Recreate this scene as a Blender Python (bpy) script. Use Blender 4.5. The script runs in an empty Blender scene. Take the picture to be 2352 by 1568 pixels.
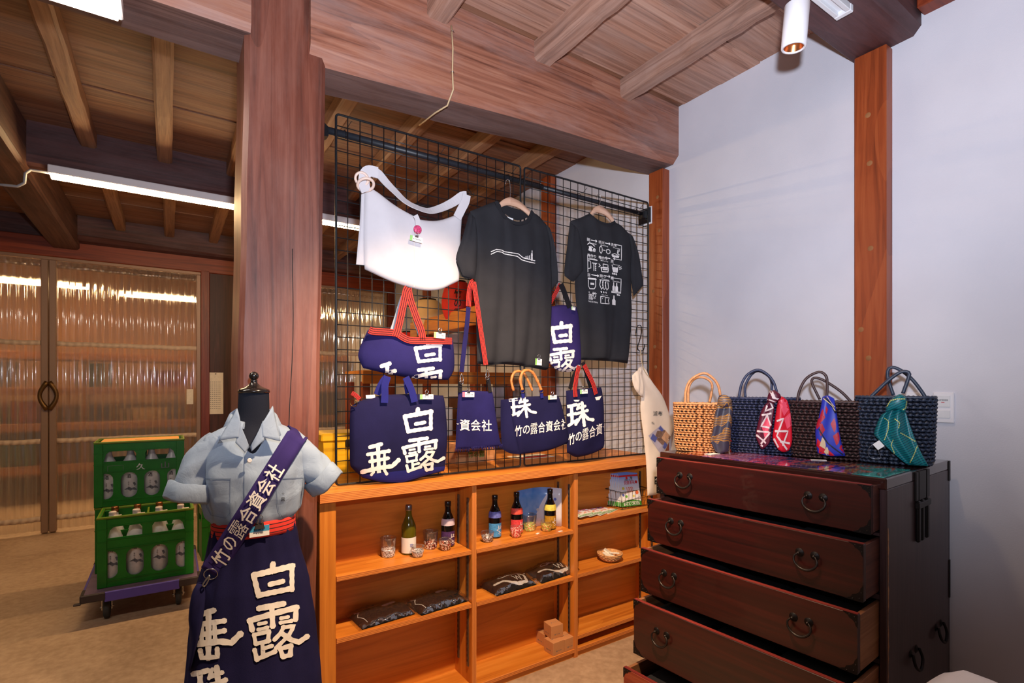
import bpy, bmesh, math, random
from mathutils import Vector, Matrix
from mathutils.bvhtree import BVHTree

# ------------------------------------------------------------------ camera, light, exposure
SC = bpy.context.scene
COL = SC.collection
CAM = Vector((0.0, 0.0, 1.38))
FPX, CX, CY = 1190.0, 1176.0, 889.0          # focal length and horizon of the 2352 x 1568 frame
FW = Vector((0.552, 0.834, 0.0)).normalized()
RT = Vector((FW.y, -FW.x, 0.0))
cd = bpy.data.cameras.new('camera')
cd.sensor_width = 36.0
cd.lens = FPX / 2352.0 * 36.0
cd.shift_y = (CY - 784.0) / 2352.0
cd.clip_start = 0.02
cam = bpy.data.objects.new('camera', cd)
COL.objects.link(cam)
cam.location = CAM
cam.rotation_euler = (math.radians(90), 0, -math.atan2(FW.x, FW.y))
SC.camera = cam

W = bpy.data.worlds.new('world'); SC.world = W; W.use_nodes = True
W.node_tree.nodes['Background'].inputs[0].default_value = (1.0, 0.80, 0.66, 1)
W.node_tree.nodes['Background'].inputs[1].default_value = 0.095

def light(name, kind, loc, energy, color, aim=None, size=.05, spot=None, blend=.5):
    l = bpy.data.lights.new(name, kind); l.energy = energy; l.color = color
    if kind == 'AREA':
        l.shape = 'RECTANGLE'; l.size, l.size_y = size
    else:
        l.shadow_soft_size = size
    if kind == 'SPOT':
        l.spot_size = math.radians(spot); l.spot_blend = blend
    o = bpy.data.objects.new(name, l); COL.objects.link(o); o.location = loc
    if aim is not None:
        o.rotation_euler = (Vector(aim) - Vector(loc)).to_track_quat('-Z', 'Y').to_euler()
    return o
# the photographer's flash, on the camera's shoe and tilted upwards
FL = CAM + RT * 0.057 + Vector((0, 0, 0.215))
light('camera_flash', 'SPOT', FL, 290, (0.82, 0.87, 1.0), FL + FW * 1.0 + RT * .16 + Vector((0, 0, 0.92)), .03, 150, 1.0)

SC.view_settings.view_transform = 'Standard'
SC.view_settings.look = 'None'
SC.view_settings.exposure = 0.08
SC.view_settings.gamma = 1.0
SC.view_settings.use_curve_mapping = False

# ------------------------------------------------------------------ helpers
random.seed(7)
R = random.Random(11)
def ray(px, py):
    return FW + RT * ((px - CX) / FPX) + Vector((0, 0, (CY - py) / FPX))
def sv(px, py, X=None, Y=None, Z=None, plane=None):
    """point of the place seen at a measured position of the photograph, on a plane X=, Y=, Z= or (point, normal)"""
    d = ray(px, py)
    if X is not None: t = (X - CAM.x) / d.x
    elif Y is not None: t = (Y - CAM.y) / d.y
    elif Z is not None: t = (Z - CAM.z) / d.z
    else:
        p, n = plane; t = (Vector(p) - CAM).dot(Vector(n)) / d.dot(Vector(n))
    return CAM + d * t

def lin(c):
    return tuple((x / 255 / 12.92 if x / 255 <= .04045 else ((x / 255 + .055) / 1.055) ** 2.4) for x in c)

class MB:
    def __init__(s): s.v = []; s.f = []; s.sm = []
    def add(s, vs, fs, smooth=False):
        b = len(s.v); s.v += [tuple(v) for v in vs]
        for f in fs: s.f.append(tuple(b + i for i in f)); s.sm.append(smooth)
        return s
    def box(s, a, b, M=None):
        (x0, y0, z0), (x1, y1, z1) = a, b
        vs = [(x0,y0,z0),(x1,y0,z0),(x1,y1,z0),(x0,y1,z0),(x0,y0,z1),(x1,y0,z1),(x1,y1,z1),(x0,y1,z1)]
        if M is not None: vs = [M @ Vector(v) for v in vs]
        return s.add(vs, [(0,3,2,1),(4,5,6,7),(0,1,5,4),(1,2,6,5),(2,3,7,6),(3,0,4,7)])
    def bbox(s, a, b, r=.003, M=None):
        """box with chamfered edges"""
        (x0, y0, z0), (x1, y1, z1) = a, b
        bm = bmesh.new()
        bmesh.ops.create_cube(bm, size=1)
        for v in bm.verts:
            v.co = Vector(((x0+x1)/2 + v.co.x*(x1-x0), (y0+y1)/2 + v.co.y*(y1-y0), (z0+z1)/2 + v.co.z*(z1-z0)))
        bmesh.ops.bevel(bm, geom=list(bm.edges), offset=r, segments=1, profile=.5, affect='EDGES')
        bm.verts.index_update()
        vs = [v.co.copy() for v in bm.verts]
        if M is not None: vs = [M @ v for v in vs]
        s.add(vs, [[v.index for v in f.verts] for f in bm.faces]); bm.free(); return s
    def tube(s, pts, r, n=8, closed=False, caps=True, flat=1.0):
        pts = [Vector(p) for p in pts]; N = len(pts)
        rs = r if isinstance(r, (list, tuple)) else [r] * N
        up = None; rings = []
        for i, p in enumerate(pts):
            a = pts[i-1] if (i or closed) else p; b = pts[(i+1) % N] if (i < N-1 or closed) else p
            t = (b - a); t = t.normalized() if t.length > 1e-9 else Vector((0,0,1))
            if up is None:
                up = t.orthogonal().normalized()
            up = (up - t * up.dot(t))
            up = up.normalized() if up.length > 1e-6 else t.orthogonal().normalized()
            sd = t.cross(up)
            rings.append([p + (up*math.cos(2*math.pi*k/n)*flat + sd*math.sin(2*math.pi*k/n)) * rs[i] for k in range(n)])
        vs = [v for rg in rings for v in rg]; fs = []
        for i in range(N if closed else N-1):
            for k in range(n):
                j = (i+1) % N
                fs.append((i*n+k, i*n+(k+1)%n, j*n+(k+1)%n, j*n+k))
        if caps and not closed:
            fs.append(tuple(range(n))[::-1]); fs.append(tuple((N-1)*n+k for k in range(n)))
        return s.add(vs, fs, True)
    def lathe(s, prof, c=(0,0,0), n=24, M=None, wob=None):
        """prof: (radius, z) from bottom to top"""
        c = Vector(c); vs = []; fs = []
        for (r, z) in prof:
            for k in range(n):
                a = 2*math.pi*k/n
                rr = max(r, 1e-5) * (1 if wob is None else wob(a, z))
                v = Vector((rr*math.cos(a), rr*math.sin(a), z))
                vs.append(c + (M @ v if M is not None else v))
        for i in range(len(prof)-1):
            for k in range(n):
                fs.append((i*n+k, i*n+(k+1)%n, (i+1)*n+(k+1)%n, (i+1)*n+k))
        return s.add(vs, fs, True)
    def grid(s, P, smooth=True, closed_u=False):
        """P: rows of points"""
        nr, nc = len(P), len(P[0])
        fs = []
        for i in range(nr-1):
            for j in range(nc if closed_u else nc-1):
                k = (j+1) % nc
                fs.append((i*nc+j, i*nc+k, (i+1)*nc+k, (i+1)*nc+j))
        return s.add([p for r in P for p in r], fs, smooth)
    def poly(s, pts, smooth=False):
        return s.add(pts, [tuple(range(len(pts)))], smooth)
    def mesh(s, name):
        me = bpy.data.meshes.new(name); me.from_pydata([tuple(v) for v in s.v], [], s.f); me.update()
        for p, m in zip(me.polygons, s.sm): p.use_smooth = m
        return me

def obj(name, mb, m, parent=None, recalc=True):
    me = mb.mesh(name) if isinstance(mb, MB) else mb
    if isinstance(mb, MB) and recalc:
        bm = bmesh.new(); bm.from_mesh(me); bmesh.ops.recalc_face_normals(bm, faces=bm.faces); bm.to_mesh(me); bm.free()
    if m is not None and not me.materials: me.materials.append(M_(m))
    o = bpy.data.objects.new(name, me); COL.objects.link(o)
    if parent is not None: o.parent = parent
    return o
def solid(o, t, off=0.0):
    m = o.modifiers.new('thickness', 'SOLIDIFY'); m.thickness = t; m.offset = off
    return o
def tag(o, label=None, cat=None, group=None, kind=None):
    if label: o['label'] = label
    if cat: o['category'] = cat
    if group: o['group'] = group
    if kind: o['kind'] = kind
    return o
def thing(name, label, cat, group=None, loc=(0,0,0)):
    e = bpy.data.objects.new(name, None); COL.objects.link(e); e.location = loc; e.empty_display_size = .05
    return tag(e, label, cat, group)
def sthing(name):
    e = bpy.data.objects.new(name, None); COL.objects.link(e); e.empty_display_size = .05
    e['kind'] = 'structure'; return e
def copy_tree(o, parent=None):
    c = o.copy(); COL.objects.link(c)
    if parent is not None: c.parent = parent
    for ch in [x for x in bpy.data.objects if x.parent == o]: copy_tree(ch, c)
    return c
def bvh_of(*objs):
    vs, fs = [], []
    for o in objs:
        M = o.matrix_world if o.parent is None else o.parent.matrix_basis @ o.matrix_basis
        b = len(vs); vs += [M @ v.co for v in o.data.vertices]
        fs += [tuple(b + i for i in p.vertices) for p in o.data.polygons]
    return BVHTree.FromPolygons(vs, fs)

# ---------------------------------------------------------------- print and lettering
_txt = {}
def text_geo(s, bold=0.0):
    k = (s, bold)
    if k in _txt: return _txt[k]
    cu = bpy.data.curves.new('lettering', 'FONT'); cu.body = s; cu.offset = 0 if any(c in s for c in '露濾醪精蒸') else min(bold, .012); cu.resolution_u = 2
    o = bpy.data.objects.new('lettering', cu); COL.objects.link(o); bpy.context.view_layer.update()
    me = bpy.data.meshes.new_from_object(o.evaluated_get(bpy.context.evaluated_depsgraph_get()))
    vs = [v.co.copy() for v in me.vertices]; fs = [tuple(p.vertices) for p in me.polygons]
    bpy.data.objects.remove(o); bpy.data.curves.remove(cu); bpy.data.meshes.remove(me)
    x0 = min(v.x for v in vs); x1 = max(v.x for v in vs); y0 = min(v.y for v in vs); y1 = max(v.y for v in vs)
    b1 = [((v.x-x0)/(x1-x0), 1-(v.y-y0)/(y1-y0)) for v in vs]; n0 = len(b1); out = (list(b1), list(fs))
    _txt[k] = out; return out
def stroke_geo(strokes, asp=1.0):
    """brush strokes: (points, width) in a unit box, y down"""
    vs, fs = [], []
    for pts, w in strokes:
        pts = [Vector((x*asp, y)) for x, y in pts]
        d = []
        for a, b in zip(pts, pts[1:]):
            n = max(2, int((b-a).length / .05))
            d += [a.lerp(b, i/n) for i in range(n)]
        d.append(pts[-1]); N = len(d); L = []
        for i, p in enumerate(d):
            t = (d[min(i+1, N-1)] - d[max(i-1, 0)]).normalized(); nn = Vector((-t.y, t.x))
            ww = w/2 * (1 + .10*math.sin(i*1.7 + w*40) + (.12 if i in (0, N-1) else 0))
            L.append((p + nn*ww, p - nn*ww, t, ww, p))
        L.insert(0, None); first = L[1]; L[0] = (first[4]-first[2]*first[3]*.8+(first[0]-first[4])*.55, first[4]-first[2]*first[3]*.8+(first[1]-first[4])*.55)
        last = L[-1]; L.append((last[4]+last[2]*last[3]*.8+(last[0]-last[4])*.5, last[4]+last[2]*last[3]*.8+(last[1]-last[4])*.5))
        b = len(vs)
        for l in L: vs += [(l[0].x/asp, l[0].y), (l[1].x/asp, l[1].y)]
        fs += [(b+2*i, b+2*i+1, b+2*i+3, b+2*i+2) for i in range(len(L)-1)]
    return vs, fs
def quadmap(q, u, v):
    (ax, ay), (bx, by), (cx, cy), (dx, dy) = q
    return ((ax*(1-u)+bx*u)*(1-v) + (dx*(1-u)+cx*u)*v, (ay*(1-u)+by*u)*(1-v) + (dy*(1-u)+cy*u)*v)
def strokes(mb, sts, asp, quad, tree, eps=.0016):
    for i, st in enumerate(sts): decal(mb, stroke_geo([st], asp), quad, tree, eps + .00007*i)
    return mb
def decal(mb, geo, quad, tree, eps=.0016, fall=None):
    """lay flat print on a surface; quad = measured corners TL, TR, BR, BL"""
    vs, fs = geo; out = []; ok = []
    for u, v in vs:
        px, py = quadmap(quad, u, v); d = ray(px, py).normalized()
        h = tree.ray_cast(CAM, d)
        if h[0] is None:
            out.append(CAM); ok.append(False); continue
        n = h[1] if h[1].dot(d) < 0 else -h[1]
        out.append(h[0] + n * eps - d * eps * .5); ok.append(True)
    keep = [f for f in fs if all(ok[i] for i in f)]
    used = sorted({i for f in keep for i in f}); mp = {u: i for i, u in enumerate(used)}
    mb.add([out[i] for i in used], [tuple(mp[i] for i in f) for f in keep])
    return mb
def rect(x0, y0, x1, y1): return [(x0,y0),(x1,y0),(x1,y1),(x0,y1)]
def polygeo(pts):
    """unit polygon, fan from its centre, edges subdivided"""
    c = (sum(p[0] for p in pts)/len(pts), sum(p[1] for p in pts)/len(pts)); d = []
    for a, b in zip(pts, pts[1:]+pts[:1]):
        d += [(a[0]+(b[0]-a[0])*i/4, a[1]+(b[1]-a[1])*i/4) for i in range(4)]
    mid = [((p[0]+c[0])/2, (p[1]+c[1])/2) for p in d]; n = len(d)
    return [c]+mid+d, [(0, 1+i, 1+(i+1)%n) for i in range(n)] + [(1+i, 1+n+i, 1+n+(i+1)%n, 1+(i+1)%n) for i in range(n)]

KJ = {
 'haku': [([(.51,.06),(.48,.28)],.15), ([(.08,.34),(.13,.6),(.19,.92)],.15), ([(.08,.33),(.95,.18)],.17), ([(.93,.18),(.93,.84)],.14), ([(.19,.9),(.94,.80)],.15), ([(.43,.63),(.73,.58)],.14)],
 'ro': [([(.19,.09),(.60,.04)],.10), ([(.03,.29),(.45,.19),(.82,.12)],.10), ([(.05,.3),(.08,.45)],.09), ([(.80,.13),(.79,.33)],.09), ([(.40,.1),(.415,.41)],.09),
   ([(.19,.355),(.31,.34)],.06), ([(.18,.45),(.33,.425)],.06), ([(.55,.285),(.67,.27)],.06), ([(.54,.36),(.73,.34)],.06),
   ([(.11,.53),(.14,.69)],.07), ([(.11,.535),(.36,.49)],.07), ([(.355,.5),(.34,.66)],.07), ([(.14,.69),(.36,.65)],.07), ([(.25,.67),(.265,.9)],.07), ([(.12,.79),(.16,.96)],.08), ([(.16,.95),(.45,.84)],.08), ([(.27,.775),(.40,.74)],.07),
   ([(.60,.43),(.53,.55),(.44,.64)],.07), ([(.58,.44),(.76,.43),(.68,.58),(.46,.79)],.07), ([(.55,.53),(.72,.66),(.84,.71),(.98,.62)],.09), ([(.53,.79),(.58,.94)],.08), ([(.53,.80),(.72,.755)],.08), ([(.715,.76),(.70,.91)],.08), ([(.58,.94),(.71,.91)],.08)],
 'sui': [([(.12,.10),(.37,.045)],.11), ([(.25,.07),(.24,.95)],.11), ([(.05,.30),(.60,.26)],.10), ([(.05,.505),(.60,.45)],.10), ([(.10,.30),(.09,.67)],.08), ([(.38,.28),(.40,.66)],.08), ([(.0,.67),(.5,.65),(.76,.69),(.97,.53)],.12), ([(.06,.79),(.09,.94),(.45,.94),(.44,.78)],.09)],
 'sui_full': [([(.22,.14),(.52,.06)],.12), ([(.43,.08),(.46,.99)],.12), ([(.16,.36),(.72,.28)],.11), ([(.22,.58),(.70,.50)],.11), ([(.27,.38),(.29,.75)],.08), ([(.60,.33),(.60,.70)],.08), ([(.02,.88),(.5,.78),(.80,.75),(.97,.57)],.13), ([(.60,.86),(.66,.98)],.09), ([(.32,.90),(.26,.98)],.08)],
 'ju': [([(.02,.14),(.36,.07)],.13), ([(.05,.49),(.34,.44)],.12), ([(.07,.93),(.40,.70)],.12), ([(.17,.10),(.20,.83)],.13), ([(.46,.05),(.38,.27)],.10), ([(.42,.23),(.68,.15)],.11), ([(.34,.46),(.76,.34)],.12), ([(.56,.0),(.60,.5),(.65,.96)],.13), ([(.56,.5),(.33,.90)],.11), ([(.60,.46),(.80,.70),(.97,.74)],.13)],
}
# ------------------------------------------------------------------ materials
MATS = {}
def M_(n):
    return MATS[n] if isinstance(n, str) else n
def nodes(name):
    m = bpy.data.materials.new(name); m.use_nodes = True; nt = m.node_tree
    b = nt.nodes['Principled BSDF']; MATS[name] = m
    return m, nt, b
def N(nt, t, **kw):
    n = nt.nodes.new(t)
    for k, v in kw.items(): setattr(n, k, v)
    return n
def objco(nt, scale=(1,1,1), rot=(0,0,0)):
    tc = N(nt, 'ShaderNodeTexCoord'); mp = N(nt, 'ShaderNodeMapping')
    mp.inputs['Scale'].default_value = scale; mp.inputs['Rotation'].default_value = rot
    nt.links.new(tc.outputs['Object'], mp.inputs['Vector']); return mp.outputs['Vector']
def noise(nt, vec, scale=5, detail=4, rough=.6, dist=0):
    n = N(nt, 'ShaderNodeTexNoise'); n.inputs['Scale'].default_value = scale; n.inputs['Detail'].default_value = detail
    n.inputs['Roughness'].default_value = rough; n.inputs['Distortion'].default_value = dist
    if vec is not None: nt.links.new(vec, n.inputs['Vector'])
    return n.outputs['Fac']
def ramp(nt, fac, stops, interp='LINEAR'):
    r = N(nt, 'ShaderNodeValToRGB'); r.color_ramp.interpolation = interp; e = r.color_ramp.elements
    while len(e) < len(stops): e.new(.5)
    for el, (p, c) in zip(e, stops): el.position = p; el.color = (*lin(c), 1)
    nt.links.new(fac, r.inputs['Fac']); return r.outputs['Color']
def mixc(nt, fac, a, b, mode='MIX'):
    m = N(nt, 'ShaderNodeMix', data_type='RGBA', blend_type=mode)
    if isinstance(fac, (int, float)): m.inputs['Factor'].default_value = fac
    else: nt.links.new(fac, m.inputs['Factor'])
    for sock, v in ((m.inputs[6], a), (m.inputs[7], b)):
        if isinstance(v, tuple): sock.default_value = (*lin(v), 1)
        else: nt.links.new(v, sock)
    return m.outputs[2]
def bump(nt, b, h, st=.3, dist=.002):
    n = N(nt, 'ShaderNodeBump'); n.inputs['Strength'].default_value = st; n.inputs['Distance'].default_value = dist
    nt.links.new(h, n.inputs['Height']); nt.links.new(n.outputs['Normal'], b.inputs['Normal'])
def plain(name, c, rough=.6, metal=0, spec=.5, var=.0, scale=8, bmp=0, bscale=200, emit=0, alpha=None, trans=0, ior=1.45, sheen=0, coat=0):
    m, nt, b = nodes(name)
    b.inputs['Base Color'].default_value = (*lin(c), 1); b.inputs['Roughness'].default_value = rough; b.inputs['Metallic'].default_value = metal
    b.inputs['Specular IOR Level'].default_value = spec; b.inputs['Transmission Weight'].default_value = trans; b.inputs['IOR'].default_value = ior
    b.inputs['Sheen Weight'].default_value = sheen; b.inputs['Coat Weight'].default_value = coat
    if var:
        v = objco(nt); f = noise(nt, v, scale, 5)
        c0 = tuple(max(0, x*(1-var)) for x in c); c1 = tuple(min(255, x*(1+var)) for x in c)
        nt.links.new(ramp(nt, f, [(.3, c0), (.7, c1)]), b.inputs['Base Color'])
    if bmp:
        v = objco(nt); bump(nt, b, noise(nt, v, bscale, 3), bmp)
    if emit:
        b.inputs['Emission Color'].default_value = (*lin(c), 1); b.inputs['Emission Strength'].default_value = emit
    return m
def wood(name, cols, axis='X', fine=26, along=1.3, rough=.55, bmp=.25, dust=None, dustamt=.0, ring=0, rnd=.25, knots=False, coat=0):
    m, nt, b = nodes(name)
    sc = {'X': (along, fine, fine), 'Y': (fine, along, fine), 'Z': (fine, fine, along)}[axis]
    oi = N(nt, 'ShaderNodeObjectInfo'); mu = N(nt, 'ShaderNodeVectorMath', operation='SCALE'); mu.inputs[0].default_value = (7, 5, 3)
    nt.links.new(oi.outputs['Random'], mu.inputs['Scale'])
    tc = N(nt, 'ShaderNodeTexCoord'); ad = N(nt, 'ShaderNodeVectorMath', operation='ADD')
    nt.links.new(tc.outputs['Object'], ad.inputs[0]); nt.links.new(mu.outputs[0], ad.inputs[1])
    mp = N(nt, 'ShaderNodeMapping'); mp.inputs['Scale'].default_value = sc; nt.links.new(ad.outputs[0], mp.inputs['Vector'])
    f = noise(nt, mp.outputs[0], 1, 7, .62, 1.2)
    if ring:
        mp2 = N(nt, 'ShaderNodeMapping'); k = ring
        mp2.inputs['Scale'].default_value = {'X': (k*.12, k, k), 'Y': (k, k*.12, k), 'Z': (k, k, k*.12)}[axis]
        nt.links.new(ad.outputs[0], mp2.inputs['Vector'])
        g = noise(nt, mp2.outputs[0], 1, 2, .5, .6)
        mm = N(nt, 'ShaderNodeMath', operation='MULTIPLY'); mm.inputs[1].default_value = 9; nt.links.new(g, mm.inputs[0])
        fr = N(nt, 'ShaderNodeMath', operation='FRACT'); nt.links.new(mm.outputs[0], fr.inputs[0])
        mx = N(nt, 'ShaderNodeMath', operation='MULTIPLY_ADD'); nt.links.new(fr.outputs[0], mx.inputs[0]); mx.inputs[1].default_value = .12
        sb = N(nt, 'ShaderNodeMath', operation='SUBTRACT'); nt.links.new(f, sb.inputs[0]); sb.inputs[1].default_value = .06
        nt.links.new(sb.outputs[0], mx.inputs[2]); f = mx.outputs[0]
    n = len(cols); col = ramp(nt, f, [(.30 + .4*i/(n-1), c) for i, c in enumerate(cols)])
    if dust:
        vv = N(nt, 'ShaderNodeMapping'); vv.inputs['Scale'].default_value = {'X': (1.2, 4, 4), 'Y': (4, 1.2, 4), 'Z': (4, 4, 1.2)}[axis]
        nt.links.new(ad.outputs[0], vv.inputs['Vector'])
        df = noise(nt, vv.outputs[0], 1.3, 6, .7)
        r = N(nt, 'ShaderNodeMapRange'); r.inputs['From Min'].default_value = .42; r.inputs['From Max'].default_value = .72; r.inputs['To Max'].default_value = dustamt
        nt.links.new(df, r.inputs['Value']); col = mixc(nt, r.outputs[0], col, dust)
    if rnd:
        hs = N(nt, 'ShaderNodeHueSaturation'); mr = N(nt, 'ShaderNodeMapRange'); mr.inputs['To Min'].default_value = 1-rnd; mr.inputs['To Max'].default_value = 1+rnd
        nt.links.new(oi.outputs['Random'], mr.inputs['Value']); nt.links.new(mr.outputs[0], hs.inputs['Value']); nt.links.new(col, hs.inputs['Color']); col = hs.outputs[0]
    nt.links.new(col, b.inputs['Base Color']); b.inputs['Roughness'].default_value = rough; b.inputs['Coat Weight'].default_value = coat
    bump(nt, b, f, bmp, .002)
    return m
def stripes(name, axis, period, cols, rough=.7, off=0.0, wob=0.0):
    """woven or layered bands along one axis; cols = [(share of the period, colour)...]"""
    m, nt, b = nodes(name)
    tc = N(nt, 'ShaderNodeTexCoord'); sp = N(nt, 'ShaderNodeSeparateXYZ'); nt.links.new(tc.outputs['Object'], sp.inputs[0])
    d = N(nt, 'ShaderNodeMath', operation='MULTIPLY_ADD'); nt.links.new(sp.outputs['XYZ'.index(axis)], d.inputs[0]); d.inputs[1].default_value = 1/period; d.inputs[2].default_value = off + 100
    fr = N(nt, 'ShaderNodeMath', operation='FRACT'); nt.links.new(d.outputs[0], fr.inputs[0])
    st = []; p = 0
    for s, c in cols: st.append((p, c)); p += s
    nt.links.new(ramp(nt, fr.outputs[0], st, 'CONSTANT'), b.inputs['Base Color']); b.inputs['Roughness'].default_value = rough
    return m
def glow(name, c, s):
    m = bpy.data.materials.new(name); m.use_nodes = True; nt = m.node_tree; nt.nodes.remove(nt.nodes['Principled BSDF'])
    e = N(nt, 'ShaderNodeEmission'); e.inputs[0].default_value = (*c, 1); e.inputs[1].default_value = s
    nt.links.new(e.outputs[0], nt.nodes['Material Output'].inputs[0]); MATS[name] = m; return m
def clear(name, tint, gloss=.25, rough=.08, fog=.12, blur=0):
    """thin clear sheet: see-through, some gloss, a little milky"""
    m = bpy.data.materials.new(name); m.use_nodes = True; nt = m.node_tree; nt.nodes.remove(nt.nodes['Principled BSDF'])
    t = N(nt, 'ShaderNodeBsdfTransparent'); t.inputs[0].default_value = (*lin(tint), 1)
    g = N(nt, 'ShaderNodeBsdfGlossy'); g.inputs['Roughness'].default_value = rough; g.inputs[0].default_value = (1, 1, 1, 1)
    d = N(nt, 'ShaderNodeBsdfTranslucent'); d.inputs[0].default_value = (*lin((225, 220, 215)), 1)
    d2 = N(nt, 'ShaderNodeBsdfDiffuse'); d2.inputs[0].default_value = (*lin((225, 220, 215)), 1)
    m0 = N(nt, 'ShaderNodeMixShader'); m0.inputs[0].default_value = .5; nt.links.new(d.outputs[0], m0.inputs[1]); nt.links.new(d2.outputs[0], m0.inputs[2])
    if blur:
        rf = N(nt, 'ShaderNodeBsdfRefraction'); rf.inputs['Roughness'].default_value = .30; rf.inputs['IOR'].default_value = 1.12; rf.inputs[0].default_value = (*lin(tint), 1)
        mr_ = N(nt, 'ShaderNodeMixShader'); mr_.inputs[0].default_value = blur; nt.links.new(t.outputs[0], mr_.inputs[1]); nt.links.new(rf.outputs[0], mr_.inputs[2]); t = mr_
    a = N(nt, 'ShaderNodeMixShader'); a.inputs[0].default_value = fog; nt.links.new(t.outputs[0], a.inputs[1]); nt.links.new(m0.outputs[0], a.inputs[2])
    fz = N(nt, 'ShaderNodeFresnel'); ge = N(nt, 'ShaderNodeNewGeometry'); io = N(nt, 'ShaderNodeMath', operation='MULTIPLY_ADD'); io.inputs[1].default_value = 1/1.45-1.45; io.inputs[2].default_value = 1.45
    nt.links.new(ge.outputs['Backfacing'], io.inputs[0]); nt.links.new(io.outputs[0], fz.inputs[0])
    mu = N(nt, 'ShaderNodeMath', operation='MULTIPLY_ADD'); nt.links.new(fz.outputs[0], mu.inputs[0]); mu.inputs[1].default_value = .9; mu.inputs[2].default_value = gloss * .2
    c = N(nt, 'ShaderNodeMixShader'); nt.links.new(mu.outputs[0], c.inputs[0]); nt.links.new(a.outputs[0], c.inputs[1]); nt.links.new(g.outputs[0], c.inputs[2])
    nt.links.new(c.outputs[0], nt.nodes['Material Output'].inputs[0]); MATS[name] = m; return m

# timber
RED = [(70,36,30), (112,58,47), (140,80,66)]
wood('pillar_wood', [(78,36,24), (110,56,40), (130,74,56)], 'Z', 34, 1.2, .5, .35, (176,140,128), .22, ring=1.6, rnd=0)
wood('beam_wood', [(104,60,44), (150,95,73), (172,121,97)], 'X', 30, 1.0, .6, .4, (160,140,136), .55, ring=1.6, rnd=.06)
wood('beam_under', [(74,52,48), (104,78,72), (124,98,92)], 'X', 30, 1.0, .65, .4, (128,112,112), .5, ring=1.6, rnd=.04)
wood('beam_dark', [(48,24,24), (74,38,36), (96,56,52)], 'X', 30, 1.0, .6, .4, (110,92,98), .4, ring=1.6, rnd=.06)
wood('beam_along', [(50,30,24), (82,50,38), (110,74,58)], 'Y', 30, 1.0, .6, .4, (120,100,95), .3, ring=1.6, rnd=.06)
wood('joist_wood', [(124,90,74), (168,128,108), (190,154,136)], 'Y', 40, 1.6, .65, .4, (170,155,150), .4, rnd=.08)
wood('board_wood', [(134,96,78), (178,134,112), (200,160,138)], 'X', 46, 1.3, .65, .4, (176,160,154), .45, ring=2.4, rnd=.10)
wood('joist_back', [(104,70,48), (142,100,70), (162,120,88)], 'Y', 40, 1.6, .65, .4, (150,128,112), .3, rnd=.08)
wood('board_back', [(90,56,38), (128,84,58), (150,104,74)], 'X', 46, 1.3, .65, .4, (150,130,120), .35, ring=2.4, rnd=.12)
wood('post_wood', [(112,46,18), (150,68,30), (166,84,42)], 'Z', 30, 1.4, .42, .12, ring=2.0, rnd=.06)
wood('frame_wood', [(96,34,14), (128,50,22), (146,64,32)], 'X', 30, 1.4, .45, .12, rnd=.06)
wood('frame_wood_v', [(88,32,16), (118,46,24), (136,60,34)], 'Z', 30, 1.4, .45, .12, rnd=.06)
wood('old_dark_v', [(44,20,18), (66,32,28), (84,44,38)], 'Z', 30, 1.4, .55, .2, rnd=.06)
PLY = [(180,100,32), (208,126,44), (224,146,62)]
wood('ply_x', PLY, 'X', 18, 1.1, .42, .08, ring=2.0, rnd=.03)
wood('ply_z', PLY, 'Z', 18, 1.1, .42, .08, ring=1.6, rnd=.03)
wood('ply_back', [(176,98,30), (204,122,42), (220,140,56)], 'X', 18, .9, .42, .08, ring=1.4, rnd=.03)
stripes('ply_edge', 'Z', .0062, [(.5, (222,140,70)), (.2, (150,78,34)), (.3, (206,120,54))], .5)
stripes('ply_edge_v', 'X', .0062, [(.5, (222,140,70)), (.2, (160,84,36)), (.3, (206,120,54))], .5)
wood('tansu', [(32,7,7), (50,11,9), (66,16,12)], 'X', 30, 1.2, .36, .10, rnd=.05, coat=.18)
wood('tansu_side', [(40,24,26), (58,36,38), (70,46,48)], 'Z', 40, 1.5, .42, .18, rnd=.05, coat=.2)
wood('tansu_edge', [(92,26,24), (120,38,34), (150,60,52)], 'X', 60, 2.5, .5, .1, rnd=.05)
wood('raw_wood', [(120,78,48), (168,116,74), (190,140,96)], 'X', 40, 2, .65, .15, rnd=.05)
wood('hanger_wood', [(206,160,132), (222,178,150), (230,190,165)], 'X', 30, 2, .5, .05, rnd=.03)
# setting
m, nt, b = nodes('plaster'); v = objco(nt)
f1 = noise(nt, v, 190, 4, .6); f2 = noise(nt, v, 2.2, 3, .5)
nt.links.new(ramp(nt, f2, [(.3, (206,207,217)), (.7, (219,220,229))]), b.inputs['Base Color']); b.inputs['Roughness'].default_value = .85
hz = N(nt, 'ShaderNodeMath', operation='MULTIPLY_ADD'); nt.links.new(f2, hz.inputs[0]); hz.inputs[1].default_value = 1.5; nt.links.new(f1, hz.inputs[2]); bump(nt, b, hz.outputs[0], .25, .002)
m, nt, b = nodes('concrete'); v = objco(nt)
f1 = noise(nt, v, 1.6, 7, .62, .4); f2 = noise(nt, v, 26, 5, .6)
c = ramp(nt, f1, [(.3, (152,122,96)), (.55, (184,154,126)), (.75, (206,180,154))])
nt.links.new(mixc(nt, .35, c, ramp(nt, f2, [(.35, (150,124,102)), (.65, (206,178,152))])), b.inputs['Base Color']); b.inputs['Roughness'].default_value = .62; bump(nt, b, f2, .15, .002)
glow('led', (1.0, .66, .32), 95); glow('led_cool', (1.0, .90, .76), 26); glow('spot_lens', (1.0, .86, .68), 9); glow('led_far', (1.0, .66, .32), 95)
plain('lamp_white', (232,232,238), .45); plain('metal_white', (226,228,232), .4); plain('lens_dark', (60,40,30), .3)
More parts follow.
